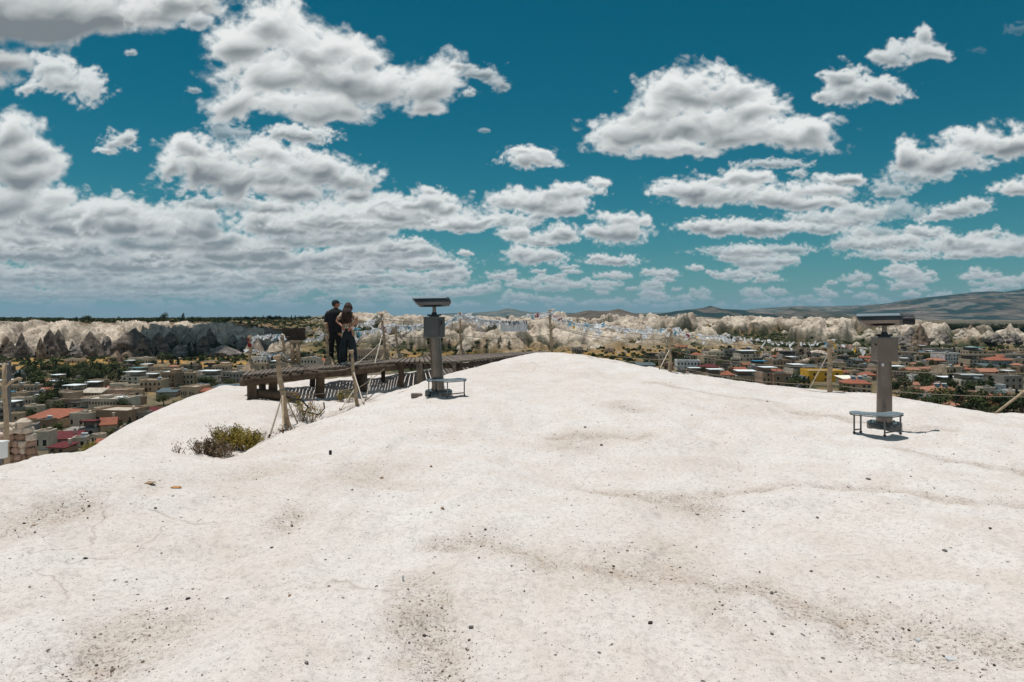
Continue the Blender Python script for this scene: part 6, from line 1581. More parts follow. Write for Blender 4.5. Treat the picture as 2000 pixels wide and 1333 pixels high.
def rag_line(p, q, sag, n, label, colors=.08, size=1., rope_mat='rope'):
    o = rope(p, q, sag, label, .010, rope_mat, 20, 'ropes hung with knotted cloth strips'); o.name = 'wish_rope'
    p = Vector(p); q = Vector(q)
    for k in range(n):
        t = (k + rgr.random()) / n
        c = p.lerp(q, t) - Vector((0, 0, sag * 4 * t * (1 - t))) - p
        me = RAGS[rgr.randrange(9)] if rgr.random() > colors else RAGS[9 + rgr.choice([0, 0, 0, 1, 2, 3])]
        r_ = bpy.data.objects.new('cloth_strip', me); link(r_, o); r_.location = c; r_.rotation_euler = (rgr.uniform(-1., 1.), rgr.uniform(-1.3, 1.3), rgr.uniform(0, 6.28)); s = size * rgr.uniform(.6, 1.35); r_.scale = (s, s, s * rgr.uniform(.6, 1.2))
rag_line(frac('p1', .97), frac('p2', 1.0), .0, 34, 'rope crowded with white cloth strips left of the dark wooden board', size=.8)
rag_line(frac('p1', .60), frac('p2', .42), .04, 26, 'lower rope with white cloth strips left of the dark wooden board', size=.75)
rag_line(P(600, 662, 17.8), frac('p3', .75), .06, 16, 'rope with a few white cloth strips left of the two people', size=.8)
rag_line(frac('p3', .95) + Vector((0, .5, 0)), P(700, 640, 19.0), .05, 16, 'rope with white and blue cloth strips behind the two people', .2)
rag_line(P(694, 650, 18.8), frac('p7', 1.0), .05, 38, 'rope crowded with white cloth strips between the woman and the thin post', .14, 1.0)
rag_line(P(698, 634, 18.8), frac('p6', .93), .05, 16, 'upper rope with white cloth strips between the woman and the tall guyed post', .1, .9)
rag_line(frac('p7', .93), P(828, 634, 21.5), .04, 44, 'rope crowded with white cloth strips left of the telescope box', .05, 1.1)
rag_line(P(858, 634, 22), frac('p8', .97), .05, 34, 'rope crowded with white cloth strips just right of the telescope box', .06, 1.1)
rag_line(frac('p8', .97), P(976, 628, 23), .06, 60, 'rope crowded with white cloth strips between the telescope and the white banner', .07, 1.2)
rag_line(P(976, 628, 23), P(1030, 628, 23.2), .03, 22, 'row of white cloth strips along the upper edge of the banner', .12, .9)
rag_line(P(1026, 618, 23.4), frac('p9', .95), .0, 26, 'rope crowded with white cloth strips between the banner and the end post', .14, 1.1)
rag_line(frac('p9', .93), P(1180, 634, 22), .18, 58, 'rope crowded with white cloth strips just right of the end post', .08, 1.2)
rag_line(P(1180, 634, 22), frac('p10', 1.0), .10, 64, 'rope crowded with white cloth strips running to the hill edge post', .10, .85)
rag_line(frac('p9', .64), frac('p10', .76), .14, 30, 'sparsely tied rope below the crowded one, right of the end post', .10, .5)
rag_line(frac('p10', 1.0), P(1420, 655, 18.2), .10, 44, 'rope with white and pink cloth strips right of the hill edge post', .16, .9)
rag_line(P(1420, 655, 18.2), frac('p11', .97), .10, 24, 'rope with scattered white cloth strips left of the right-hand guyed post', .05, .85)
rag_line(frac('p11', .97), P(1700, 679, 16.4), .06, 12, 'rope with a few cloth strips between the guyed post and the telescope', .3, .8)
m = MB(); 
for k in range(5): m.v += []
for kx, (nm_, pk) in enumerate((('p1', .8),)):
    t = frac('p1', .90); o = bpy.data.objects.new('red_cloth', RAGS[10]); link(o); o.location = t + Vector((-.02, -.04, 0)); o.scale = (1, 1, 1.8); tag(o, 'red cloth knotted to the top of the first deck post', 'cloth')

# ---- white banner hung from the rope
def banner():
    n = 26; p = P(977, 627, 23); q = P(1030, 627, 23.15); h = 21 * 23 / F; V = []; rg = random.Random(6); m_ = 10
    for j in range(m_ + 1):
        for i in range(n + 1):
            c = p.lerp(q, i / n); V.append((c.x - p.x, c.y - p.y + math.sin(i * .9) * .012 + math.sin(j * 1.1) * .006, -h * j / m_ + math.sin(i * .5) * .004))
    V2 = [(a, b + .006, c) for a, b, c in V]; nn = len(V)
    Fc = [tuple(r) for r in grid_faces(m_ + 1, n + 1)] + [tuple(int(i) + nn for i in r[::-1]) for r in grid_faces(m_ + 1, n + 1)]
    me = mesh_from('banner', V + V2, Fc, MAT['rag'], True); o = bpy.data.objects.new('banner', me); link(o); o.location = p
    tag(o, 'plain white cloth banner with dark torn strips hanging from its upper edge', 'banner')
    for (x, l, sl_) in [(988, 6, 2), (993, 10, 3), (997, 7, -2), (1003.5, 14, 0), (1009, 9, -3), (1011, 6, 3), (1023, 7, 1), (1028, 8, 0), (982, 4, 1)]:
        a = P(x, 627, 22.96) - p; b = P(x + sl_, 627 + l, 22.94) - p; s = MB(); s.tube([a, (a + b) / 2 + Vector((.01, 0, 0)), b], [.022, .018, .006], 6)
        s.build('torn_strip', MAT['wood_grey'], o)
banner()

# ---- dark wooden board on two poles
def board():
    f = DP(577, 716); root = thing('wooden_board', 'dark slatted wooden board on two pale poles above the left walkway', 'sign board', f)
    d = f.y
    for x0 in (571.5, 582):
        a = P(x0 - 1, 666, d) - f; b = P(x0 + 1, 711, d) - f; m = MB(); m.tube([b, a], .055, 10); m.build('pole', MAT['wood_pale'], root, smooth=True)
    m = MB(); m.box(tuple(P(577, 667, d) - f), (.26, .14, .05)); m.build('cap_rail', MAT['wood_pale'], root)
    for k in range(9):
        x = 553.5 + k * 5; c = P(x, 653, d - .04) - f; m = MB(); m.box(tuple(c), (4.5 * d / F, .03, (23 + (k % 3)) * d / F)); m.build('slat', MAT['wood_dark'], root)
    for y in (644, 661): c = P(574, y, d + .0) - f; m = MB(); m.box(tuple(c), (45 * d / F, .04, .05)); m.build('cross_rail', MAT['wood_dark'], root)
board()

# ---- small litter and stones, each where it lies
def small(name, x, y, wpx, hpx_, mat, label, cat, round_=True, rot=0, tall=False):
    if name == 'orange_peel': wpx *= .8; hpx_ *= .6
    g = hit(x, y); w = wpx * g.y / F; h = hpx_ * g.y / F; rg = random.Random(int(x * 7 + y)); w, h = (w * .8, h * .8) if name == 'stone' else (w, h)
    bm = bmesh.new()
    if round_: bmesh.ops.create_icosphere(bm, subdivisions=3, radius=.5)
    else: bmesh.ops.create_cube(bm, size=1.); bmesh.ops.bevel(bm, geom=bm.edges[:], offset=.12, segments=2, affect='EDGES')
    ph = [rg.uniform(0, 6) for _ in range(6)]
    for v in bm.verts:
        c = v.co
        if round_: c *= 1 + .13 * math.sin(c.x * 9 + ph[0]) * math.cos(c.y * 8 + ph[1]) + .09 * math.sin(c.z * 15 + ph[2])
        v.co = Vector((c.x * w, c.y * w * (.75 if round_ else .8), c.z * h))
    me = bpy.data.meshes.new(name); bm.to_mesh(me); bm.free(); me.materials.append(MAT[mat]); me.polygons.foreach_set('use_smooth', [round_] * len(me.polygons))
    o = bpy.data.objects.new(name, me); link(o); o.location = g + Vector((0, w * .3, h * (.42 if not round_ else .30))); o.rotation_euler = (0, 0, R(rot)); tag(o, label, cat)
MAT['peb_dark'] = simple('dark pebble stone', (.055, .045, .04), .8, scale=60, amt=.4, bump=.4, bscale=200)
MAT['peb_grey'] = simple('grey pebble stone', (.17, .155, .145), .85, scale=60, amt=.35, bump=.4, bscale=200)
MAT['peb_tan'] = simple('tan pebble stone', (.33, .22, .13), .85, scale=60, amt=.35, bump=.4, bscale=200)
MAT['orange'] = simple('dry orange peel', (.42, .20, .07), .7, scale=60, amt=.35)
small('cup', 645, 889, 5, 9, 'black', 'small black cup standing upright on the pale rock', 'cup', False)
small('cigarette_stub', 787, 1136, 4, 12, 'rag', 'white cigarette stub lying in the middle of the foreground', 'litter', False, 12)
small('cigarette_stub', 1795, 1254, 10, 5, 'rag', 'white paper scrap in the gritty crease at the lower right', 'litter', False, 30)
small('cigarette_stub', 1861, 1292, 18, 4, 'rag', 'long white stub at the bottom right corner', 'litter', False, -8)
small('orange_peel', 341, 955, 26, 5, 'orange', 'curved orange peel scrap on the left lobe of the rock', 'litter', True, -12)
small('orange_peel', 287, 946, 30, 3, 'peb_tan', 'thin tan scrap left of the orange peel', 'litter', True, -8)
for i, (x, y, w, h, mt, lb) in enumerate([
    (920, 1229, 12, 9, 'peb_grey', 'grey stone at the bottom centre, left of the centre line'), (1271, 1221, 14, 7, 'peb_dark', 'flat dark stone in the lower centre right'), (1508, 1162, 11, 7, 'peb_grey', 'round grey stone at the bend of the long gritty crease'),
    (948, 1036, 8, 4, 'peb_dark', 'small dark stone in the centre of the foreground'), (864, 996, 10, 6, 'peb_tan', 'tan stone above the centre of the foreground'), (165, 1094, 11, 4, 'peb_dark', 'flat black chip in the left foreground'),
    (366, 1172, 12, 5, 'peb_dark', 'brown dark stone in the lower left foreground'), (530, 1073, 10, 4, 'peb_dark', 'dark chip above the lower left stain'), (1847, 1078, 12, 5, 'peb_grey', 'grey flat stone in the right foreground'), (1935, 1034, 7, 5, 'peb_dark', 'dark pebble pair at the right border'),
    (1143, 836, 7, 4, 'peb_dark', 'dark pebble in the middle distance right of the centre'), (1175, 871, 9, 4, 'peb_dark', 'dark pebble left of the long crease start'), (1597, 1013, 9, 4, 'peb_grey', 'grey pebble below the right-hand crease'), (1452, 1001, 8, 4, 'peb_dark', 'dark pebble below the tan hollow'),
    (1363, 1007, 10, 3, 'peb_grey', 'long thin grey chip below the tan hollow'), (1585, 1118, 8, 5, 'peb_grey', 'grey pebble in the right middle foreground'), (1943, 1302, 9, 5, 'peb_dark', 'dark stone in the bottom right corner'), (1776, 1236, 8, 5, 'peb_dark', 'dark stone at the top of the gritty patch'),
    (1237, 1206, 7, 3, 'peb_tan', 'tan chip left of the flat dark stone'), (46, 1025, 9, 4, 'peb_dark', 'dark stone below the left stained hollow'), (64, 1028, 9, 4, 'peb_tan', 'tan stone below the left stained hollow'), (842, 913, 7, 5, 'peb_tan', 'tan pebble behind the centre lobe'),
    (745, 935, 12, 3, 'peb_tan', 'flat tan chip on the centre lobe'), (1697, 938, 12, 5, 'peb_grey', 'pale grey stone at the right end of the gritty line'), (1484, 1120, 5, 4, 'peb_dark', 'small dark pebble above the round grey stone'), (303, 994, 7, 4, 'peb_dark', 'dark pebble on the left lobe'),
    (173, 990, 7, 4, 'peb_dark', 'dark pebble at the rim of the left stained hollow'), (565, 1166, 9, 6, 'peb_tan', 'tan lump in the lower middle left'), (598, 1300, 12, 6, 'peb_grey', 'grey lump near the bottom edge'), (720, 1290, 7, 4, 'peb_grey', 'grey chip near the bottom edge centre left')]):
    small('stone', x, y, w, h, mt, lb, 'stone', True, i * 37)

# grit gathered in the creases: beyond counting
def grit():
    rg = np.random.default_rng(21); pr = random.Random(9)
    bm = bmesh.new(); bmesh.ops.create_icosphere(bm, subdivisions=1, radius=1.); base = np.array([v.co[:] for v in bm.verts]); fc = np.array([[v.index for v in f.verts] for f in bm.faces]); bm.free()
    pos = []
    for li, pl in enumerate(CREASE):
        for (ax, ay), (bx, by) in zip(pl[:-1], pl[1:]):
            L_ = math.hypot(bx - ax, by - ay); n = int(L_ * (95 if li in (0, 3, 4) else 60) * (1.0 if ay < 7 else .6))
            t = rg.random(n); sg = .05 + .10 * rg.random(n) + (.12 if li in (3, 4, 5, 2) else .03)
            pos.append(np.stack([ax + (bx - ax) * t + rg.normal(size=n) * sg * .9, ay + (by - ay) * t + rg.normal(size=n) * sg], 1))
    d = rg.uniform(2.4, 12, 1050); u = rg.uniform(-1.0, 1.0, 1050); pos.append(np.stack([u * d, d], 1))
    for (hx, hy, hr_, dz, s) in HOLLOW:
        n = int(90 * s); pos.append(np.stack([hx + rg.normal(size=n) * hr_ * .6, hy + rg.normal(size=n) * hr_ * .9], 1))
    p = np.concatenate(pos); n = len(p); z = hill_z(p[:, 0], p[:, 1])
    s = np.clip(rg.lognormal(-5.75, .45, n), .0016, .012) * (1 + .05 * np.clip(p[:, 1] - 4, 0, 12)); sc = rg.uniform(.5, 1.3, (n, 1, 3)) * s[:, None, None]
    a = rg.uniform(0, 6.28, n); ca, sa = np.cos(a)[:, None], np.sin(a)[:, None]
    v = base[None] * sc; x = v[..., 0] * ca - v[..., 1] * sa; y = v[..., 0] * sa + v[..., 1] * ca
    V = np.stack([x + p[:, 0:1], y + p[:, 1:2], v[..., 2] * .8 + (z + s * .25)[:, None]], -1).reshape(-1, 3)
    Fc = (fc[None] + (np.arange(n) * len(base))[:, None, None]).reshape(-1, 3)
    me = mesh_from('pebbles', V, Fc, None, True); me.materials.append(MAT['grit'])
    o = bpy.data.objects.new('pebbles', me); link(o); tag(o, 'dark grit and tiny pebbles strewn over the pale rock', 'pebbles', kind='stuff')
m_, nt, b = new_mat('mixed grit'); MAT['grit'] = m_
gn = N(nt, 'ShaderNodeNewGeometry'); nn = N(nt, 'ShaderNodeTexNoise', inp={'Scale': 14., 'Detail': 3.}); nt.links.new(gn.outputs['Position'], nn.inputs['Vector'])
rr = ramp(nt, [(.3, (.05, .04, .033)), (.5, (.13, .10, .08)), (.62, (.30, .24, .19))], nn.outputs['Fac']); nt.links.new(rr.outputs[0], b.inputs['Base Color']); b.inputs['Roughness'].default_value = .9
grit()

# ---- plants
MAT['twig'] = simple('dry brown twig', (.17, .115, .07), .9, scale=8, amt=.4)
MAT['bush_leaf'] = leaf_mat('olive bush leaf', (.12, .105, .022), (.34, .27, .06))
MAT['bush_dry'] = leaf_mat('dry bush leaf', (.13, .09, .055), (.28, .20, .12))
def shrub(x, y, w, h, label, seed, stems, leaves, leafmat, d0=7., twig_only=.3, flowers=0, cat='bush', name='dry_bush', spread=1., depth=.5):
    g = hit(x, y, d0=d0); rg = random.Random(seed); W = w * g.y / F; Hh = h * g.y / F
    root = thing(name, label, cat, g)
    def gz(px, py): return float(hill_z(g.x + px, g.y + py)) - g.z
    tw = MB(); tips = []
    for k in range(stems):
        bx = rg.uniform(-.5, .5) * W * .85; by = rg.uniform(-.5, .5) * W * depth
        z0 = gz(bx, by) - .03
        hh = Hh * rg.uniform(.4, 1.0) * (1 - .5 * abs(bx / W * 2) ** 2); lx = rg.uniform(-.35, .35) * Hh + bx * .25; ly = rg.uniform(-.25, .25) * Hh
        pts = [(bx, by, z0), (bx + lx * .3, by + ly * .3, z0 + hh * .4), (bx + lx * .65, by + ly * .7, z0 + hh * .75), (bx + lx, by + ly, z0 + hh)]
        tw.tube(pts, [.0065, .005, .0035, .0015], 4)
        tips.append((Vector(pts[1]), Vector(pts[2]), Vector(pts[3])))
        for q in range(3):
            t = rg.uniform(.3, .95); c = Vector(pts[1]).lerp(Vector(pts[3]), t); e = c + Vector((rg.uniform(-1, 1), rg.uniform(-1, 1), rg.uniform(.2, 1))) * Hh * .14
            tw.tube([c, e], [.003, .001], 3); tips.append((c, e, e))
    tw.build('twigs', MAT['twig'], root)
    V = []; Fc = []
    for k in range(leaves):
        a, b, c = tips[rg.randrange(int(len(tips) * (1 - twig_only)))]
        p = a.lerp(c, rg.random()) + Vector((rg.gauss(0, 1), rg.gauss(0, 1), rg.gauss(0, 1))) * .03
        u = Vector((rg.gauss(0, 1), rg.gauss(0, 1), rg.gauss(0, 1))).normalized(); v = u.orthogonal().normalized(); s = rg.uniform(.006, .015)
        i = len(V); V += [p - u * s * 1.6, p + v * s * .6, p + u * s * 1.6, p - v * s * .6]; Fc.append((i, i + 1, i + 2, i + 3))
    me = mesh_from('leaves', V, Fc, MAT[leafmat]); link(bpy.data.objects.new('leaves', me), root)
    if flowers:
        V = []; Fc = []
        for k in range(flowers):
            a, b, c = tips[rg.randrange(len(tips))]; p = c + Vector((rg.gauss(0, .01), rg.gauss(0, .01), .01)); s = .012; i = len(V)
            V += [p + Vector((s, 0, 0)), p + Vector((0, s, 0)), p + Vector((-s, 0, 0)), p + Vector((0, -s, 0)), p + Vector((0, 0, s * 1.3)), p - Vector((0, 0, s))]
            Fc += [(i, i + 1, i + 4), (i + 1, i + 2, i + 4), (i + 2, i + 3, i + 4), (i + 3, i, i + 4), (i + 1, i, i + 5), (i + 2, i + 1, i + 5), (i + 3, i + 2, i + 5), (i, i + 3, i + 5)]
        me = mesh_from('flowers', V, Fc, MAT['rag_yellow']); link(bpy.data.objects.new('flowers', me), root)
    return root
shrub(412, 888, 58, 40, 'brown half dry bush in the gully left of the green bush', 3, 80, 1500, 'bush_dry', twig_only=.25, d0=9.)
shrub(462, 878, 80, 50, 'dense olive green bush in the gully', 4, 95, 5200, 'bush_leaf', twig_only=.1, d0=9.)
shrub(506, 864, 36, 28, 'sparse dry twigs at the right end of the gully bush', 5, 22, 90, 'bush_dry', twig_only=.3, d0=9.)
shrub(424, 884, 20, 84, 'single tall dry stalk rising above the gully bush', 6, 4, 60, 'bush_dry', twig_only=.2, d0=9.)
shrub(352, 890, 26, 28, 'thin grey weed at the left end of the gully', 8, 10, 40, 'bush_dry', twig_only=.2, d0=9.)
shrub(594, 820, 44, 48, 'spindly weed with yellow buds right of the leaning post', 9, 34, 900, 'bush_leaf', twig_only=.2, flowers=60, d0=9.)
shrub(558, 843, 34, 13, 'dry tufts around the foot of the leaning post', 10, 26, 120, 'bush_dry', twig_only=.2, d0=8.)
shrub(672, 786, 30, 26, 'small green weed at the foot of the leaning knob post', 11, 24, 700, 'bush_leaf', twig_only=.1, flowers=24, d0=9.)
shrub(612, 800, 20, 40, 'thin pale weed stalks beside the yellow budded weed', 12, 8, 50, 'bush_dry', twig_only=.2, d0=9.)
shrub(176, 874, 24, 10, 'low green tuft at the hill edge above the left lobe', 13, 24, 500, 'bush_leaf', twig_only=.1, d0=8.)

# ---- left edge: lamp pole, rubble wall, white box, second pole
def left_edge():
    f = P(17, 906, 11.5); f.z = float(hill_z(f.x, f.y)) - .3; t = P(8, 712, 11.5)
    root = thing('lamp_pole', 'crooked wooden pole with a curved cross arm at the left border', 'pole', f)
    m = MB(); v = t - f; m.tube([v * (i / 8) + Vector((math.sin(i * 1.7) * .012, 0, 0)) for i in range(9)], [.045, .042, .042, .039, .039, .036, .036, .034, .032], 12, wob=.05, rng=prg); m.build('shaft', MAT['wood_pale'], root, smooth=True)
    m = MB(); m.tube([P(-26, 752, 11.5) - f, P(-12, 745, 11.5) - f, P(2, 752, 11.5) - f, P(9, 757, 11.5) - f, P(22, 746, 11.5) - f, P(36, 739, 11.5) - f, P(44, 740, 11.5) - f], [.012, .018, .022, .026, .022, .018, .012], 8); m.build('cross_arm', MAT['wood_pale'], root, smooth=True)
    m = MB(); m.tube([P(-6, 712, 11.5) - f, P(16, 711, 11.5) - f], .016, 8); m.build('top_bar', MAT['rope_pale'], root)
    for x in (-4, 5, 13):
        m = MB(); m.tube([P(x, 711, 11.5) - f, P(x, 703, 11.5) - f], .014, 8); m.build('insulator', MAT['wood_grey'], root)
    g = P(17, 745, 12.4); m = MB(); m.box((0, 0, 0), (.06, .06, .36)); 
    o = m.build('metal_post', MAT['steel_leg'], None, loc=P(17, 726, 12.4), bevel=.004); o.scale = (1, 1, 1)
    base = float(hill_z(o.location.x, 12.4)); 
    o.data.transform(Matrix.Translation((0, 0, 0)))
    for v in o.data.vertices:
        if v.co.z < 0: v.co.z = base - o.location.z - .2
    tag(o, 'square grey metal post just right of the crooked wooden pole', 'post')
    # white box
    c = P(0, 880, 10.8); root = thing('electric_box', 'white electric box with a dark handle slot at the left border', 'electric box', c)
    m = MB(); m.box((0, 0, 0), (.17, .12, .24)); m.build('cabinet', MAT['tank'], root, bevel=.006)
    m = MB(); m.box((0, 0, .135), (.20, .15, .03)); m.build('lid', MAT['tank'], root, bevel=.004)
    m = MB(); m.box((.01, -.063, .0), (.02, .012, .07)); m.build('handle', MAT['black'], root)
    m = MB(); zb = float(hill_z(c.x, c.y)) - c.z - .3; m.box((0, 0, (zb - .12) / 2), (.05, .05, -.12 - zb)); m.build('stand', MAT['steel_leg'], root)
    # rubble wall: rough stones, each a part
    st = P(38, 906, 12.2); root = thing('rubble_wall', 'rough dry stone wall of brown and cream blocks at the left border', 'stone wall', st); rg = random.Random(14)
    mats = [simple('brown field stone', (.26, .17, .12), .95, scale=7, amt=.4, bump=.7, bscale=30), simple('cream field stone', (.50, .42, .34), .95, scale=7, amt=.35, bump=.7, bscale=30), simple('rose field stone', (.33, .22, .17), .95, scale=7, amt=.4, bump=.7, bscale=30)]
    y = 912; rows = [(960, 70, 14), (946, 70, 14), (933, 70, 13), (922, 68, 12), (912, 68, 12), (899, 68, 13), (886, 66, 13), (873, 64, 13), (860, 64, 13), (847, 60, 12), (836, 52, 10)]
    for (yy, xe, hh) in rows:
        x = -8 + rg.uniform(0, 5)
        while x < xe - 4:
            w = rg.uniform(10, 22); 
            if x + w > xe + 3: w = xe + 3 - x
            bm = bmesh.new(); bmesh.ops.create_icosphere(bm, subdivisions=3, radius=.5); ph = [rg.uniform(0, 6) for _ in range(4)]
            sx, sz = w * 12.2 / F * 1.06, hh * 12.2 / F * 1.12
            for v in bm.verts:
                c_ = v.co; k = max(abs(c_.x), abs(c_.y), abs(c_.z)) * 2; c_ *= (1 / max(k, .5)) ** .62
                c_ *= 1 + .08 * math.sin(c_.x * 8 + ph[0]) * math.cos(c_.z * 7 + ph[1]) + .05 * math.sin(c_.y * 12 + ph[2])
                v.co = Vector((c_.x * sx, c_.y * .20, c_.z * sz))
            me = bpy.data.meshes.new('stone'); bm.to_mesh(me); bm.free(); me.materials.append(mats[1] if yy < 850 else rg.choice([mats[0], mats[0], mats[2], mats[1]])); me.polygons.foreach_set('use_smooth', [True] * len(me.polygons))
            o = bpy.data.objects.new('stone', me); link(o, root); o.location = P(x + w / 2, yy - hh / 2 + rg.uniform(-1, 1), 12.2 + rg.uniform(-.05, .05)) - st; o.rotation_euler = (0, rg.uniform(-.12, .12), 0)
            x += w * .98
    for (x, y_, w, h, lb) in [(45, 839, 30, 12, 'large cream boulder resting on top of the rubble wall'), (6, 860, 26, 9, 'cream slab stone lying on the left end of the rubble wall')]:
        bm = bmesh.new(); bmesh.ops.create_icosphere(bm, subdivisions=3, radius=.5)
        for v in bm.verts: c_ = v.co; c_ *= 1 + .12 * math.sin(c_.x * 7 + x) + .08 * math.cos(c_.z * 11); v.co = Vector((c_.x * w * 12 / F, c_.y * .25, c_.z * h * 12 / F * 1.2))
        me = bpy.data.meshes.new('boulder'); bm.to_mesh(me); bm.free(); me.materials.append(mats[1]); me.polygons.foreach_set('use_smooth', [True] * len(me.polygons))
        o = bpy.data.objects.new('boulder', me); link(o); o.location = P(x, y_ - h / 2 - 8, 12.15); tag(o, lb, 'boulder')
left_edge()
# ================================================================ the two people
MAT['skin'] = simple('warm brown skin', (.40, .19, .125), .55, scale=6, amt=.12)  # one even warm brown base colour
MAT['black_cloth'] = simple('black cloth', (.012, .014, .018), .85, scale=7, amt=.35, bump=.3, bscale=18)
MAT['navy_cloth'] = simple('dark blue trousers', (.014, .022, .030), .85, scale=5, amt=.4, bump=.3, bscale=12)
MAT['hair_brown'] = simple('dark brown hair', (.035, .018, .012), .6, scale=20, amt=.5, bump=.8, bscale=60)
MAT['cap_navy'] = simple('dark cap', (.014, .028, .036), .8, scale=8, amt=.2)
MAT['grey_hair'] = simple('short dark hair', (.03, .022, .02), .8, scale=40, amt=.4)
MAT['shoe'] = simple('dark shoe', (.02, .018, .018), .6, scale=8, amt=.2); MAT['sole'] = simple('white sole', (.6, .6, .6), .7, scale=8, amt=.1)
mp_, nt, b = new_mat('patterned blouse'); MAT['blouse'] = mp_
tc = N(nt, 'ShaderNodeTexCoord'); vv = N(nt, 'ShaderNodeTexVoronoi', inp={'Scale': 24.}); nt.links.new(tc.outputs['Object'], vv.inputs['Vector']); n3 = N(nt, 'ShaderNodeTexNoise', inp={'Scale': 16., 'Detail': 4.}); nt.links.new(tc.outputs['Object'], n3.inputs['Vector'])
mm = N(nt, 'ShaderNodeMath', operation='ADD'); nt.links.new(vv.outputs['Distance'], mm.inputs[0]); nt.links.new(n3.outputs['Fac'], mm.inputs[1])
rr = ramp(nt, [(.60, (.02, .014, .012)), (.78, (.05, .03, .022)), (.86, (.36, .24, .15)), (1., (.55, .42, .31))], mm.outputs[0]); nt.links.new(rr.outputs[0], b.inputs['Base Color']); b.inputs['Roughness'].default_value = .85

def skin_mesh(name, verts, edges, radii, mat, parent, sub=2, root=0, flat=None):
    me = bpy.data.meshes.new(name); me.from_pydata([Vector(v) for v in verts], edges, []); me.update()
    o = bpy.data.objects.new(name, me); link(o, parent)
    m = o.modifiers.new('Skin', 'SKIN')
    for i, r in enumerate(radii):
        sv = me.skin_vertices[0].data[i]; sv.radius = (r, r) if not hasattr(r, '__len__') else r; sv.use_root = (i == root)
    m.branch_smoothing = .6
    s = o.modifiers.new('Sub', 'SUBSURF'); s.levels = sub; s.render_levels = sub
    me.materials.append(mat)
    dg = bpy.context.evaluated_depsgraph_get(); ev = o.evaluated_get(dg); new = bpy.data.meshes.new_from_object(ev)
    o.modifiers.clear(); new.name = name; o.data = new
    new.materials.clear(); new.materials.append(mat); new.polygons.foreach_set('use_smooth', [True] * len(new.polygons))
    return o

def head_mesh(parent, c, face_dir, mat, name='head'):
    """a head with brow, nose, mouth, chin and ears; face_dir is the angle the face looks to, 0 = +x"""
    bm = bmesh.new(); bmesh.ops.create_uvsphere(bm, u_segments=32, v_segments=24, radius=1.)
    for v in bm.verts:
        x, y, z = v.co
        sx, sy, sz = .098, .076, .118
        f = max(0, x)
        if z < 0: sx *= 1 - .10 * -z; sy *= 1 - .30 * -z
        nx = x * sx; ny = y * sy; nz = z * sz
        if x > .75 and abs(y) < .25 and -.35 < z < .12: nx += .024 * (1 - abs(y) / .25) * (1 - abs(z + .18) / .35 if abs(z + .18) < .35 else 0)
        if x > .7 and .12 < z < .28: nx += .005
        if x > .6 and .25 < abs(y) < .55 and -.02 < z < .16: nx -= .008
        if x > .7 and abs(y) < .35 and -.58 < z < -.42: nx += .006
        if x > .6 and z < -.72: nx += .010
        v.co = Vector((nx, ny, nz))
    for s in (-1, 1):
        r = bmesh.ops.create_uvsphere(bm, u_segments=10, v_segments=8, radius=1.)
        for v in r['verts']: v.co = Vector((v.co.x * .018 - .005, s * .077 + v.co.y * .009, v.co.z * .032))
    Mr = Matrix.Rotation(face_dir, 4, 'Z'); bm.transform(Matrix.Translation(c) @ Mr)
    me = bpy.data.meshes.new(name); bm.to_mesh(me); bm.free(); me.materials.append(mat); me.polygons.foreach_set('use_smooth', [True] * len(me.polygons))
    return me

def body_join(o, me_extra):
    """join the head into the body mesh, so the body is one mesh"""
    bm = bmesh.new(); bm.from_mesh(o.data); bm.from_mesh(me_extra); bm.to_mesh(o.data); bm.free()

def hand(vs, es, rs, wrist_i, palm, dirn, side, down):
    """palm and five bent fingers as skin chains; palm, dirn, side, down are vectors"""
    pi = len(vs); vs.append(palm); es.append((wrist_i, pi)); rs.append((.030, .016))
    for k, (o_, L_) in enumerate(((-1.5, .060), (-.5, .074), (.5, .070), (1.5, .055))):
        b = palm + side * o_ * .018 + dirn * .035; m1 = b + dirn * L_ * .5 + down * .012; m2 = b + dirn * L_ * .85 + down * .035
        i = len(vs); vs += [b, m1, m2]; es += [(pi, i), (i, i + 1), (i + 1, i + 2)]; rs += [.010, .009, .007]
    b = palm - side * .030 + down * .005; i = len(vs); vs += [b, b - side * .022 + dirn * .028]; es += [(pi, i), (i, i + 1)]; rs += [.012, .009]

def person_base(label, loc, rz, sc):
    r = thing('person', label, 'person', loc, rz, None); r.scale = (sc,) * 3; return r

def tube_loft(name, rings, mat, parent, n=24):
    """rings: (cx, cy, z, rx, ry)"""
    m = MB(); m.loft([[(cx + rx * math.cos(2 * math.pi * k / n), cy + ry * math.sin(2 * math.pi * k / n), z) for k in range(n)] for (cx, cy, z, rx, ry) in rings]); o = m.build(name, mat, parent, smooth=True)
    s = o.modifiers.new('Sub', 'SUBSURF'); s.levels = 1; s.render_levels = 2; return o

# ---- the man: seen from behind, cap, head turned to the right
fm = DP(655, 711.5)
man = person_base('man in black T-shirt and cap standing with his back turned, looking to the right', fm, 0, 125 * fm.y / F / 1.78)
V_ = Vector
vs = [V_((0, 0, .95)), V_((0, .0, 1.12)), V_((0, .01, 1.32)), V_((0, 0, 1.47)), V_((0, 0, 1.55)),
      V_((-.19, 0, 1.44)), V_((-.235, .0, 1.15)), V_((-.215, .10, .93)), V_((.19, 0, 1.44)), V_((.235, .03, 1.16)), V_((.17, .18, 1.02)),
      V_((-.095, 0, .90)), V_((-.115, .01, .50)), V_((-.125, .0, .10)), V_((.095, 0, .90)), V_((.115, .01, .50)), V_((.125, 0, .10))]
es = [(0, 1), (1, 2), (2, 3), (3, 4), (3, 5), (5, 6), (6, 7), (3, 8), (8, 9), (9, 10), (0, 11), (11, 12), (12, 13), (0, 14), (14, 15), (15, 16)]
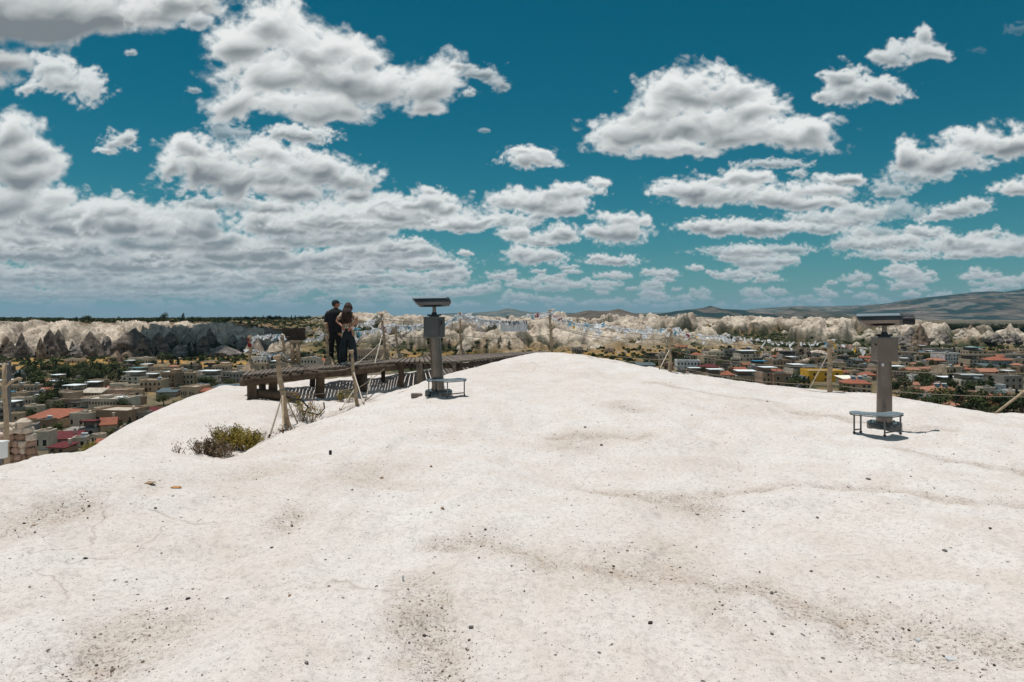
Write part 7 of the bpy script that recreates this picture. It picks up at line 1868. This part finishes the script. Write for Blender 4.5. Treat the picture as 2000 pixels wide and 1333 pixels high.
rs = [(.155, .12), (.145, .11), (.165, .12), (.09, .075), (.055, .055), .065, .045, .034, .065, .045, .034, .088, .058, .042, .088, .058, .042]
hand(vs, es, rs, 7, V_((-.205, .13, .87)), V_((.02, .03, -1)).normalized(), V_((0, 1, 0)), V_((.6, .3, 0)))
hand(vs, es, rs, 10, V_((.10, .24, .99)), V_((-1, .2, -.1)).normalized(), V_((0, .2, 1)), V_((0, -.4, -.6)))
mb_ = skin_mesh('body', vs, es, rs, MAT['skin'], man)
hm = head_mesh(man, V_((.012, .02, 1.655)), R(20), MAT['skin']); body_join(mb_, hm)
tube_loft('t_shirt', [(0, 0, .86, .185, .135), (0, 0, .90, .195, .145), (0, 0, 1.08, .185, .135), (0, .0, 1.25, .215, .145), (0, 0, 1.38, .240, .150), (0, 0, 1.45, .225, .135), (0, 0, 1.50, .17, .11), (0, 0, 1.54, .085, .085), (0, 0, 1.55, .066, .066)], MAT['black_cloth'], man)
for s in (-1, 1):
    m = MB(); m.tube([(s * .16, 0, 1.43), (s * .215, .0, 1.36), (s * .243, .01, 1.22), (s * .246, .012, 1.17)], [.085, .082, .074, .076], 16); m.build('sleeve', MAT['black_cloth'], man, smooth=True)
tr = skin_mesh('trousers', [V_((0, 0, .94)), V_((0, 0, .84)), V_((-.10, 0, .78)), V_((-.115, .01, .48)), V_((-.125, 0, .07)), V_((.10, 0, .78)), V_((.115, .01, .48)), V_((.125, 0, .07))], [(0, 1), (1, 2), (2, 3), (3, 4), (1, 5), (5, 6), (6, 7)], [(.170, .130), (.175, .135), .108, .086, .076, .108, .086, .076], MAT['black_cloth'], man)
for s in (-1, 1):
    m = MB(); m.loft([[(s * .128 + rx * math.cos(2 * math.pi * k / 16), .045 + ry * math.sin(2 * math.pi * k / 16), z) for k in range(16)] for z, rx, ry in ((0.0, .046, .135), (.03, .05, .138), (.07, .046, .11), (.11, .04, .06))]); o = m.build('shoe', MAT['shoe'], man, smooth=True)
    m = MB(); m.loft([[(s * .128 + .052 * math.cos(2 * math.pi * k / 16), .045 + .142 * math.sin(2 * math.pi * k / 16), z) for k in range(16)] for z in (-.005, .022)]); m.build('sole', MAT['sole'], o)
# hair below the cap, and the cap with its peak pointing to the right
def cap_at(parent, c, ang):
    M4 = Matrix.Translation(c) @ Matrix.Rotation(ang, 4, 'Z')
    m = MB(); n = 24; sec = []
    for t in range(8):
        a = t / 7 * math.pi / 2; sec.append([tuple(M4 @ Vector((.113 * math.cos(a) * math.cos(2 * math.pi * k / n) - .008, .092 * math.cos(a) * math.sin(2 * math.pi * k / n), .012 + .105 * math.sin(a)))) for k in range(n)])
    sec[-1] = [tuple(M4 @ Vector((.004 * math.cos(2 * math.pi * k / n) - .008, .004 * math.sin(2 * math.pi * k / n), .117))) for k in range(n)]
    m.loft(sec); o = m.build('cap', MAT['cap_navy'], parent, smooth=True)
    m = MB(); arc = [(.095 + .085 * math.cos(a), .078 * math.sin(a)) for a in np.linspace(-math.pi / 2, math.pi / 2, 13)]; pts = arc
    top = [tuple(M4 @ Vector((x, y, .030 - (x - .095) * .28))) for x, y in pts]; bot = [tuple(M4 @ Vector((x, y, .020 - (x - .095) * .28))) for x, y in pts]
    k = len(top); m.add(top + bot, [tuple(range(k)), tuple(range(2 * k - 1, k - 1, -1))] + [(i, i + k, (i + 1) % k + k, (i + 1) % k) for i in range(k)]); m.build('peak', MAT['cap_navy'], o)
    m = MB(); m.loft([[tuple(M4 @ Vector((-.018 + .092 * math.cos(a), .083 * math.sin(a), z))) for a in np.linspace(math.pi * .42, math.pi * 1.58, 14)] + [tuple(M4 @ Vector((-.018 + .06 * math.cos(a), .055 * math.sin(a), z))) for a in np.linspace(math.pi * 1.58, math.pi * .42, 14)] for z in (-.055, .02)]); m.build('hair', MAT['grey_hair'], parent, smooth=True)
cap_at(man, V_((.012, .02, 1.675)), R(12))

# ---- the woman: long curly hair, hands on her hips
fw = DP(680, 713.2)
wo = person_base('woman with long dark curly hair and a patterned blouse, both hands on her hips', fw, R(-6), 122 * fw.y / F / 1.70)
vs = [V_((0, 0, .95)), V_((0, .01, 1.10)), V_((0, .01, 1.28)), V_((0, 0, 1.41)), V_((0, 0, 1.49)),
      V_((-.165, 0, 1.385)), V_((-.325, -.02, 1.20)), V_((-.115, -.125, 1.055)), V_((.165, 0, 1.385)), V_((.27, -.03, 1.19)), V_((.125, -.125, 1.055)),
      V_((-.09, 0, .90)), V_((-.115, 0, .50)), V_((-.12, 0, .10)), V_((.09, 0, .90)), V_((.115, 0, .50)), V_((.12, 0, .10))]
rs = [(.155, .12), (.115, .09), (.13, .10), (.075, .065), (.045, .045), .052, .036, .026, .052, .036, .026, .085, .055, .040, .085, .055, .040]
es = [(0, 1), (1, 2), (2, 3), (3, 4), (3, 5), (5, 6), (6, 7), (3, 8), (8, 9), (9, 10), (0, 11), (11, 12), (12, 13), (0, 14), (14, 15), (15, 16)]
hand(vs, es, rs, 7, V_((-.085, -.150, 1.015)), V_((.35, -.15, -1)).normalized(), V_((1, 0, .3)).normalized(), V_((.1, .4, -.2)))
hand(vs, es, rs, 10, V_((.095, -.150, 1.015)), V_((-.35, -.15, -1)).normalized(), V_((-1, 0, .3)).normalized(), V_((-.1, .4, -.2)))
wb_ = skin_mesh('body', vs, es, rs, MAT['skin'], wo)
hm = head_mesh(wo, V_((0, .015, 1.585)), R(80), MAT['skin']); body_join(wb_, hm)
tube_loft('blouse', [(0, 0, 1.01, .150, .115), (0, 0, 1.04, .150, .118), (0, 0, 1.12, .132, .108), (0, .0, 1.24, .155, .122), (0, 0, 1.34, .175, .118), (0, 0, 1.40, .150, .095), (0, 0, 1.435, .085, .07)], MAT['blouse'], wo)
for s in (-1, 1):
    e = V_((-.325, -.02, 1.20)) if s < 0 else V_((.27, -.03, 1.19)); a = V_((s * .15, 0, 1.375)); m = MB(); m.tube([a, a.lerp(e, .45), a.lerp(e, .66)], [.075, .062, .066], 16); m.build('sleeve', MAT['blouse'], wo, smooth=True)
skin_mesh('wide_trousers', [V_((0, 0, 1.03)), V_((0, 0, .92)), V_((0, 0, .86)), V_((-.10, 0, .76)), V_((-.13, 0, .42)), V_((-.145, 0, .05)), V_((.10, 0, .76)), V_((.13, 0, .42)), V_((.145, 0, .05))], [(0, 1), (1, 2), (2, 3), (3, 4), (4, 5), (2, 6), (6, 7), (7, 8)], [(.128, .105), (.175, .14), (.18, .145), .120, .118, .128, .120, .118, .128], MAT['navy_cloth'], wo)
for s in (-1, 1):
    m = MB(); m.loft([[(s * .14 + rx * math.cos(2 * math.pi * k / 16), .04 + ry * math.sin(2 * math.pi * k / 16), z) for k in range(16)] for z, rx, ry in ((-.005, .045, .125), (.03, .047, .125), (.08, .04, .07))]); m.build('shoe', MAT['sole'], wo, smooth=True)
# a white shirt end and belt at the waist, between the hands
m = MB(); m.loft([[(.138 * math.cos(2 * math.pi * k / 24), .118 * math.sin(2 * math.pi * k / 24), z) for k in range(24)] for z in (1.0, 1.025)]); m.build('belt', MAT['rag'], wo, smooth=True)
# curly hair: many wavy locks over the back of the head and down the back
def long_hair():
    rg = random.Random(2); m = MB(); c = V_((0, .015, 1.60))
    for k in range(150):
        a = rg.uniform(math.pi * .92, math.pi * 2.08) if k > 40 else rg.uniform(math.pi * 1.0, math.pi * 2.0); e = rg.uniform(.0, 1.35)
        p = c + V_((.088 * math.cos(a) * math.cos(e), .098 * math.sin(a) * math.cos(e), .105 * math.sin(e)))
        L_ = rg.uniform(.34, .50) + .1 * math.sin(e); pts = [p]; x, y = p.x, p.y; ox = math.cos(a) * .05 * rg.uniform(.3, 1.3); ph = rg.uniform(0, 6)
        for i in range(1, 9):
            t = i / 8; zz = p.z - L_ * t
            yb = min(y, 0) - .075 * (1 - (1 - t) ** 2) - .03 if zz < 1.50 else y * (1 + .12 * t) - .012
            pts.append(V_((x * (1 - .05 * t) + ox * t + .016 * math.sin(ph + t * 13), yb + .012 * math.cos(ph + t * 11) - .035 * math.sin(t * math.pi) * (zz < 1.5), zz)))
        m.tube(pts, [.012, .019, .021, .021, .020, .018, .015, .011, .004], 6)
    m.v += []; 
    cp = MB(); n = 20
    for t in range(7):
        aa = t / 6 * math.pi / 2 * .99; 
        cp.v += [(c.x + .090 * math.cos(aa) * math.cos(2 * math.pi * k / n), c.y - .012 + .096 * math.cos(aa) * math.sin(2 * math.pi * k / n), c.z - .005 + .112 * math.sin(aa)) for k in range(n)]
    cp.f = [(t * n + k, t * n + (k + 1) % n, (t + 1) * n + (k + 1) % n, (t + 1) * n + k) for t in range(6) for k in range(n)] + [tuple(6 * n + k for k in range(n))]
    m.add(cp.v, cp.f); m.build('hair', MAT['hair_brown'], wo, smooth=True)
long_hair()
# ================================================================ camera, sun, sky
def build_world():
    w = bpy.data.worlds.new('World'); SC.world = w; w.use_nodes = True
    nt = w.node_tree; nt.nodes.clear(); L = nt.links
    out = N(nt, 'ShaderNodeOutputWorld'); bg = N(nt, 'ShaderNodeBackground')
    sky = N(nt, 'ShaderNodeTexSky', sky_type='NISHITA'); sky.sun_disc = False
    sky.sun_elevation = math.asin(SUN.z); sky.sun_rotation = math.atan2(SUN.x, SUN.y); sky.altitude = 1100; sky.dust_density = .6; sky.ozone_density = 2.
    # the deep teal of this sky
    c = mix(nt, 1., sky.outputs[0], SKY_TINT, 'MULTIPLY')
    RGB, AL = cloud_sky()
    im = bpy.data.images.new('clouds by direction', SKY_W, SKY_H, alpha=True, float_buffer=True)
    im.colorspace_settings.name = 'Non-Color'
    buf = np.ones((SKY_H, SKY_W, 4), dtype=np.float32); buf[..., :3] = RGB / SKY_STR; buf[..., 3] = AL
    im.alpha_mode = 'CHANNEL_PACKED'
    im.pixels.foreach_set(buf.ravel()); im.update(); im.pack()
    tc = N(nt, 'ShaderNodeTexCoord'); sp = N(nt, 'ShaderNodeSeparateXYZ'); L.new(tc.outputs['Generated'], sp.inputs[0])
    def mth(op, a, b=0.):
        n = N(nt, 'ShaderNodeMath', operation=op)
        for i, v in enumerate((a, b)):
            if isinstance(v, bpy.types.NodeSocket): L.new(v, n.inputs[i])
            else: n.inputs[i].default_value = v
        return n.outputs[0]
    azn = mth('ARCTAN2', sp.outputs[0], sp.outputs[1]); eln = mth('ARCSINE', sp.outputs[2])
    u = mth('ADD', mth('MULTIPLY', azn, 2 / math.pi), .5); v = mth('MULTIPLY', mth('MAXIMUM', eln, .0004), 4 / math.pi)
    cb = N(nt, 'ShaderNodeCombineXYZ'); L.new(u, cb.inputs[0]); L.new(v, cb.inputs[1])
    it = N(nt, 'ShaderNodeTexImage', image=im, extension='MIRROR', interpolation='Cubic'); L.new(cb.outputs[0], it.inputs[0])
    inv = mth('SUBTRACT', 1., it.outputs['Alpha'])
    vm = N(nt, 'ShaderNodeVectorMath', operation='SCALE'); L.new(c, vm.inputs[0]); L.new(inv, vm.inputs[3])
    va = N(nt, 'ShaderNodeVectorMath', operation='ADD'); L.new(vm.outputs[0], va.inputs[0]); L.new(it.outputs['Color'], va.inputs[1])
    L.new(va.outputs[0], bg.inputs[0]); bg.inputs[1].default_value = SKY_STR
    L.new(bg.outputs[0], out.inputs[0])

SKY_STR = .1
HAZE = 2.2e-5
SKY_TINT = (.0, .43, .425)
build_world()
sl = bpy.data.lights.new('sun', 'SUN'); sl.energy = 4.2; sl.angle = R(.5); sl.color = (1., .96, .912)
so = bpy.data.objects.new('sun', sl); link(so); so.rotation_euler = SUN.to_track_quat('Z', 'Y').to_euler(); so.location = (-20, -10, 60)
cd = bpy.data.cameras.new('camera'); cd.sensor_width = 36; cd.lens = 24; cd.shift_y = -(666.5 - HZ) / 2000; cd.clip_start = .05; cd.clip_end = 90000
co = bpy.data.objects.new('camera', cd); link(co); co.location = (0, 0, 0); co.rotation_euler = (R(90), 0, 0); SC.camera = co
SC.view_settings.view_transform = 'Standard'; SC.view_settings.look = 'None'; SC.view_settings.exposure = 0.; SC.view_settings.gamma = 1.
SC.cycles.max_bounces = 6; SC.cycles.diffuse_bounces = 3; SC.cycles.glossy_bounces = 3; SC.cycles.transparent_max_bounces = 8; SC.cycles.volume_bounces = 0
SC.cycles.use_denoising = True
# the air between here and the far hills
hb = MB(); hb.box((0, 14000, -40), (60000, 40000, 900)); hz = hb.build('haze', None); hz.data.materials.clear()
hm_ = bpy.data.materials.new('thin bluish air'); hm_.use_nodes = True; hn = hm_.node_tree; hn.nodes.clear()
ho = hn.nodes.new('ShaderNodeOutputMaterial'); hv = hn.nodes.new('ShaderNodeVolumePrincipled'); hn.links.new(hv.outputs[0], ho.inputs['Volume'])
hv.inputs['Color'].default_value = (.36, .70, .92, 1); hv.inputs['Density'].default_value = HAZE; hv.inputs['Anisotropy'].default_value = .2
hz.data.materials.append(hm_); tag(hz, 'thin bluish haze over the valley and the far hills', 'haze', kind='stuff')

# the cloud over the left-hand cliffs, above the upper edge of the view, whose shadow greys them
def overhead_cloud(c, rx, ry, rz, seed):
    bm = bmesh.new(); rg = random.Random(seed)
    for k in range(16):
        a = rg.uniform(0, 6.28); q = rg.uniform(0, .75); s_ = rg.uniform(.35, .55)
        r_ = bmesh.ops.create_icosphere(bm, subdivisions=3, radius=1.)
        for v in r_['verts']:
            n = v.co.normalized(); b_ = 1 + .14 * math.sin(n.x * 7 + k) * math.cos(n.y * 6 + k * 2) + .08 * math.sin(n.z * 13 + k)
            v.co = Vector((math.cos(a) * q * rx + n.x * rx * s_ * b_, math.sin(a) * q * ry + n.y * ry * s_ * b_, max(-.12, n.z * b_) * rz * (1.2 - q)))
    me = bpy.data.meshes.new('overhead_cloud'); bm.to_mesh(me); bm.free(); me.materials.append(simple('cloud white', (.8, .81, .82), 1., scale=.02, amt=.06)); me.polygons.foreach_set('use_smooth', [True] * len(me.polygons))
    o = bpy.data.objects.new('overhead_cloud', me); link(o); o.location = c; tag(o, kind='structure')
sh = 640
for (x_, d_, rx_, ry_, sd) in [(428, 690, 76, 105, 1), (1990, 1050, 160, 150, 2)]:  # the second is an unseen cloud added to darken the far right plain
    q = P(x_, 0, d_); k_ = (sh + 30) / SUN.z; overhead_cloud(Vector((q.x + SUN.x * k_, d_ + SUN.y * k_, sh)), rx_, ry_, 70, sd)
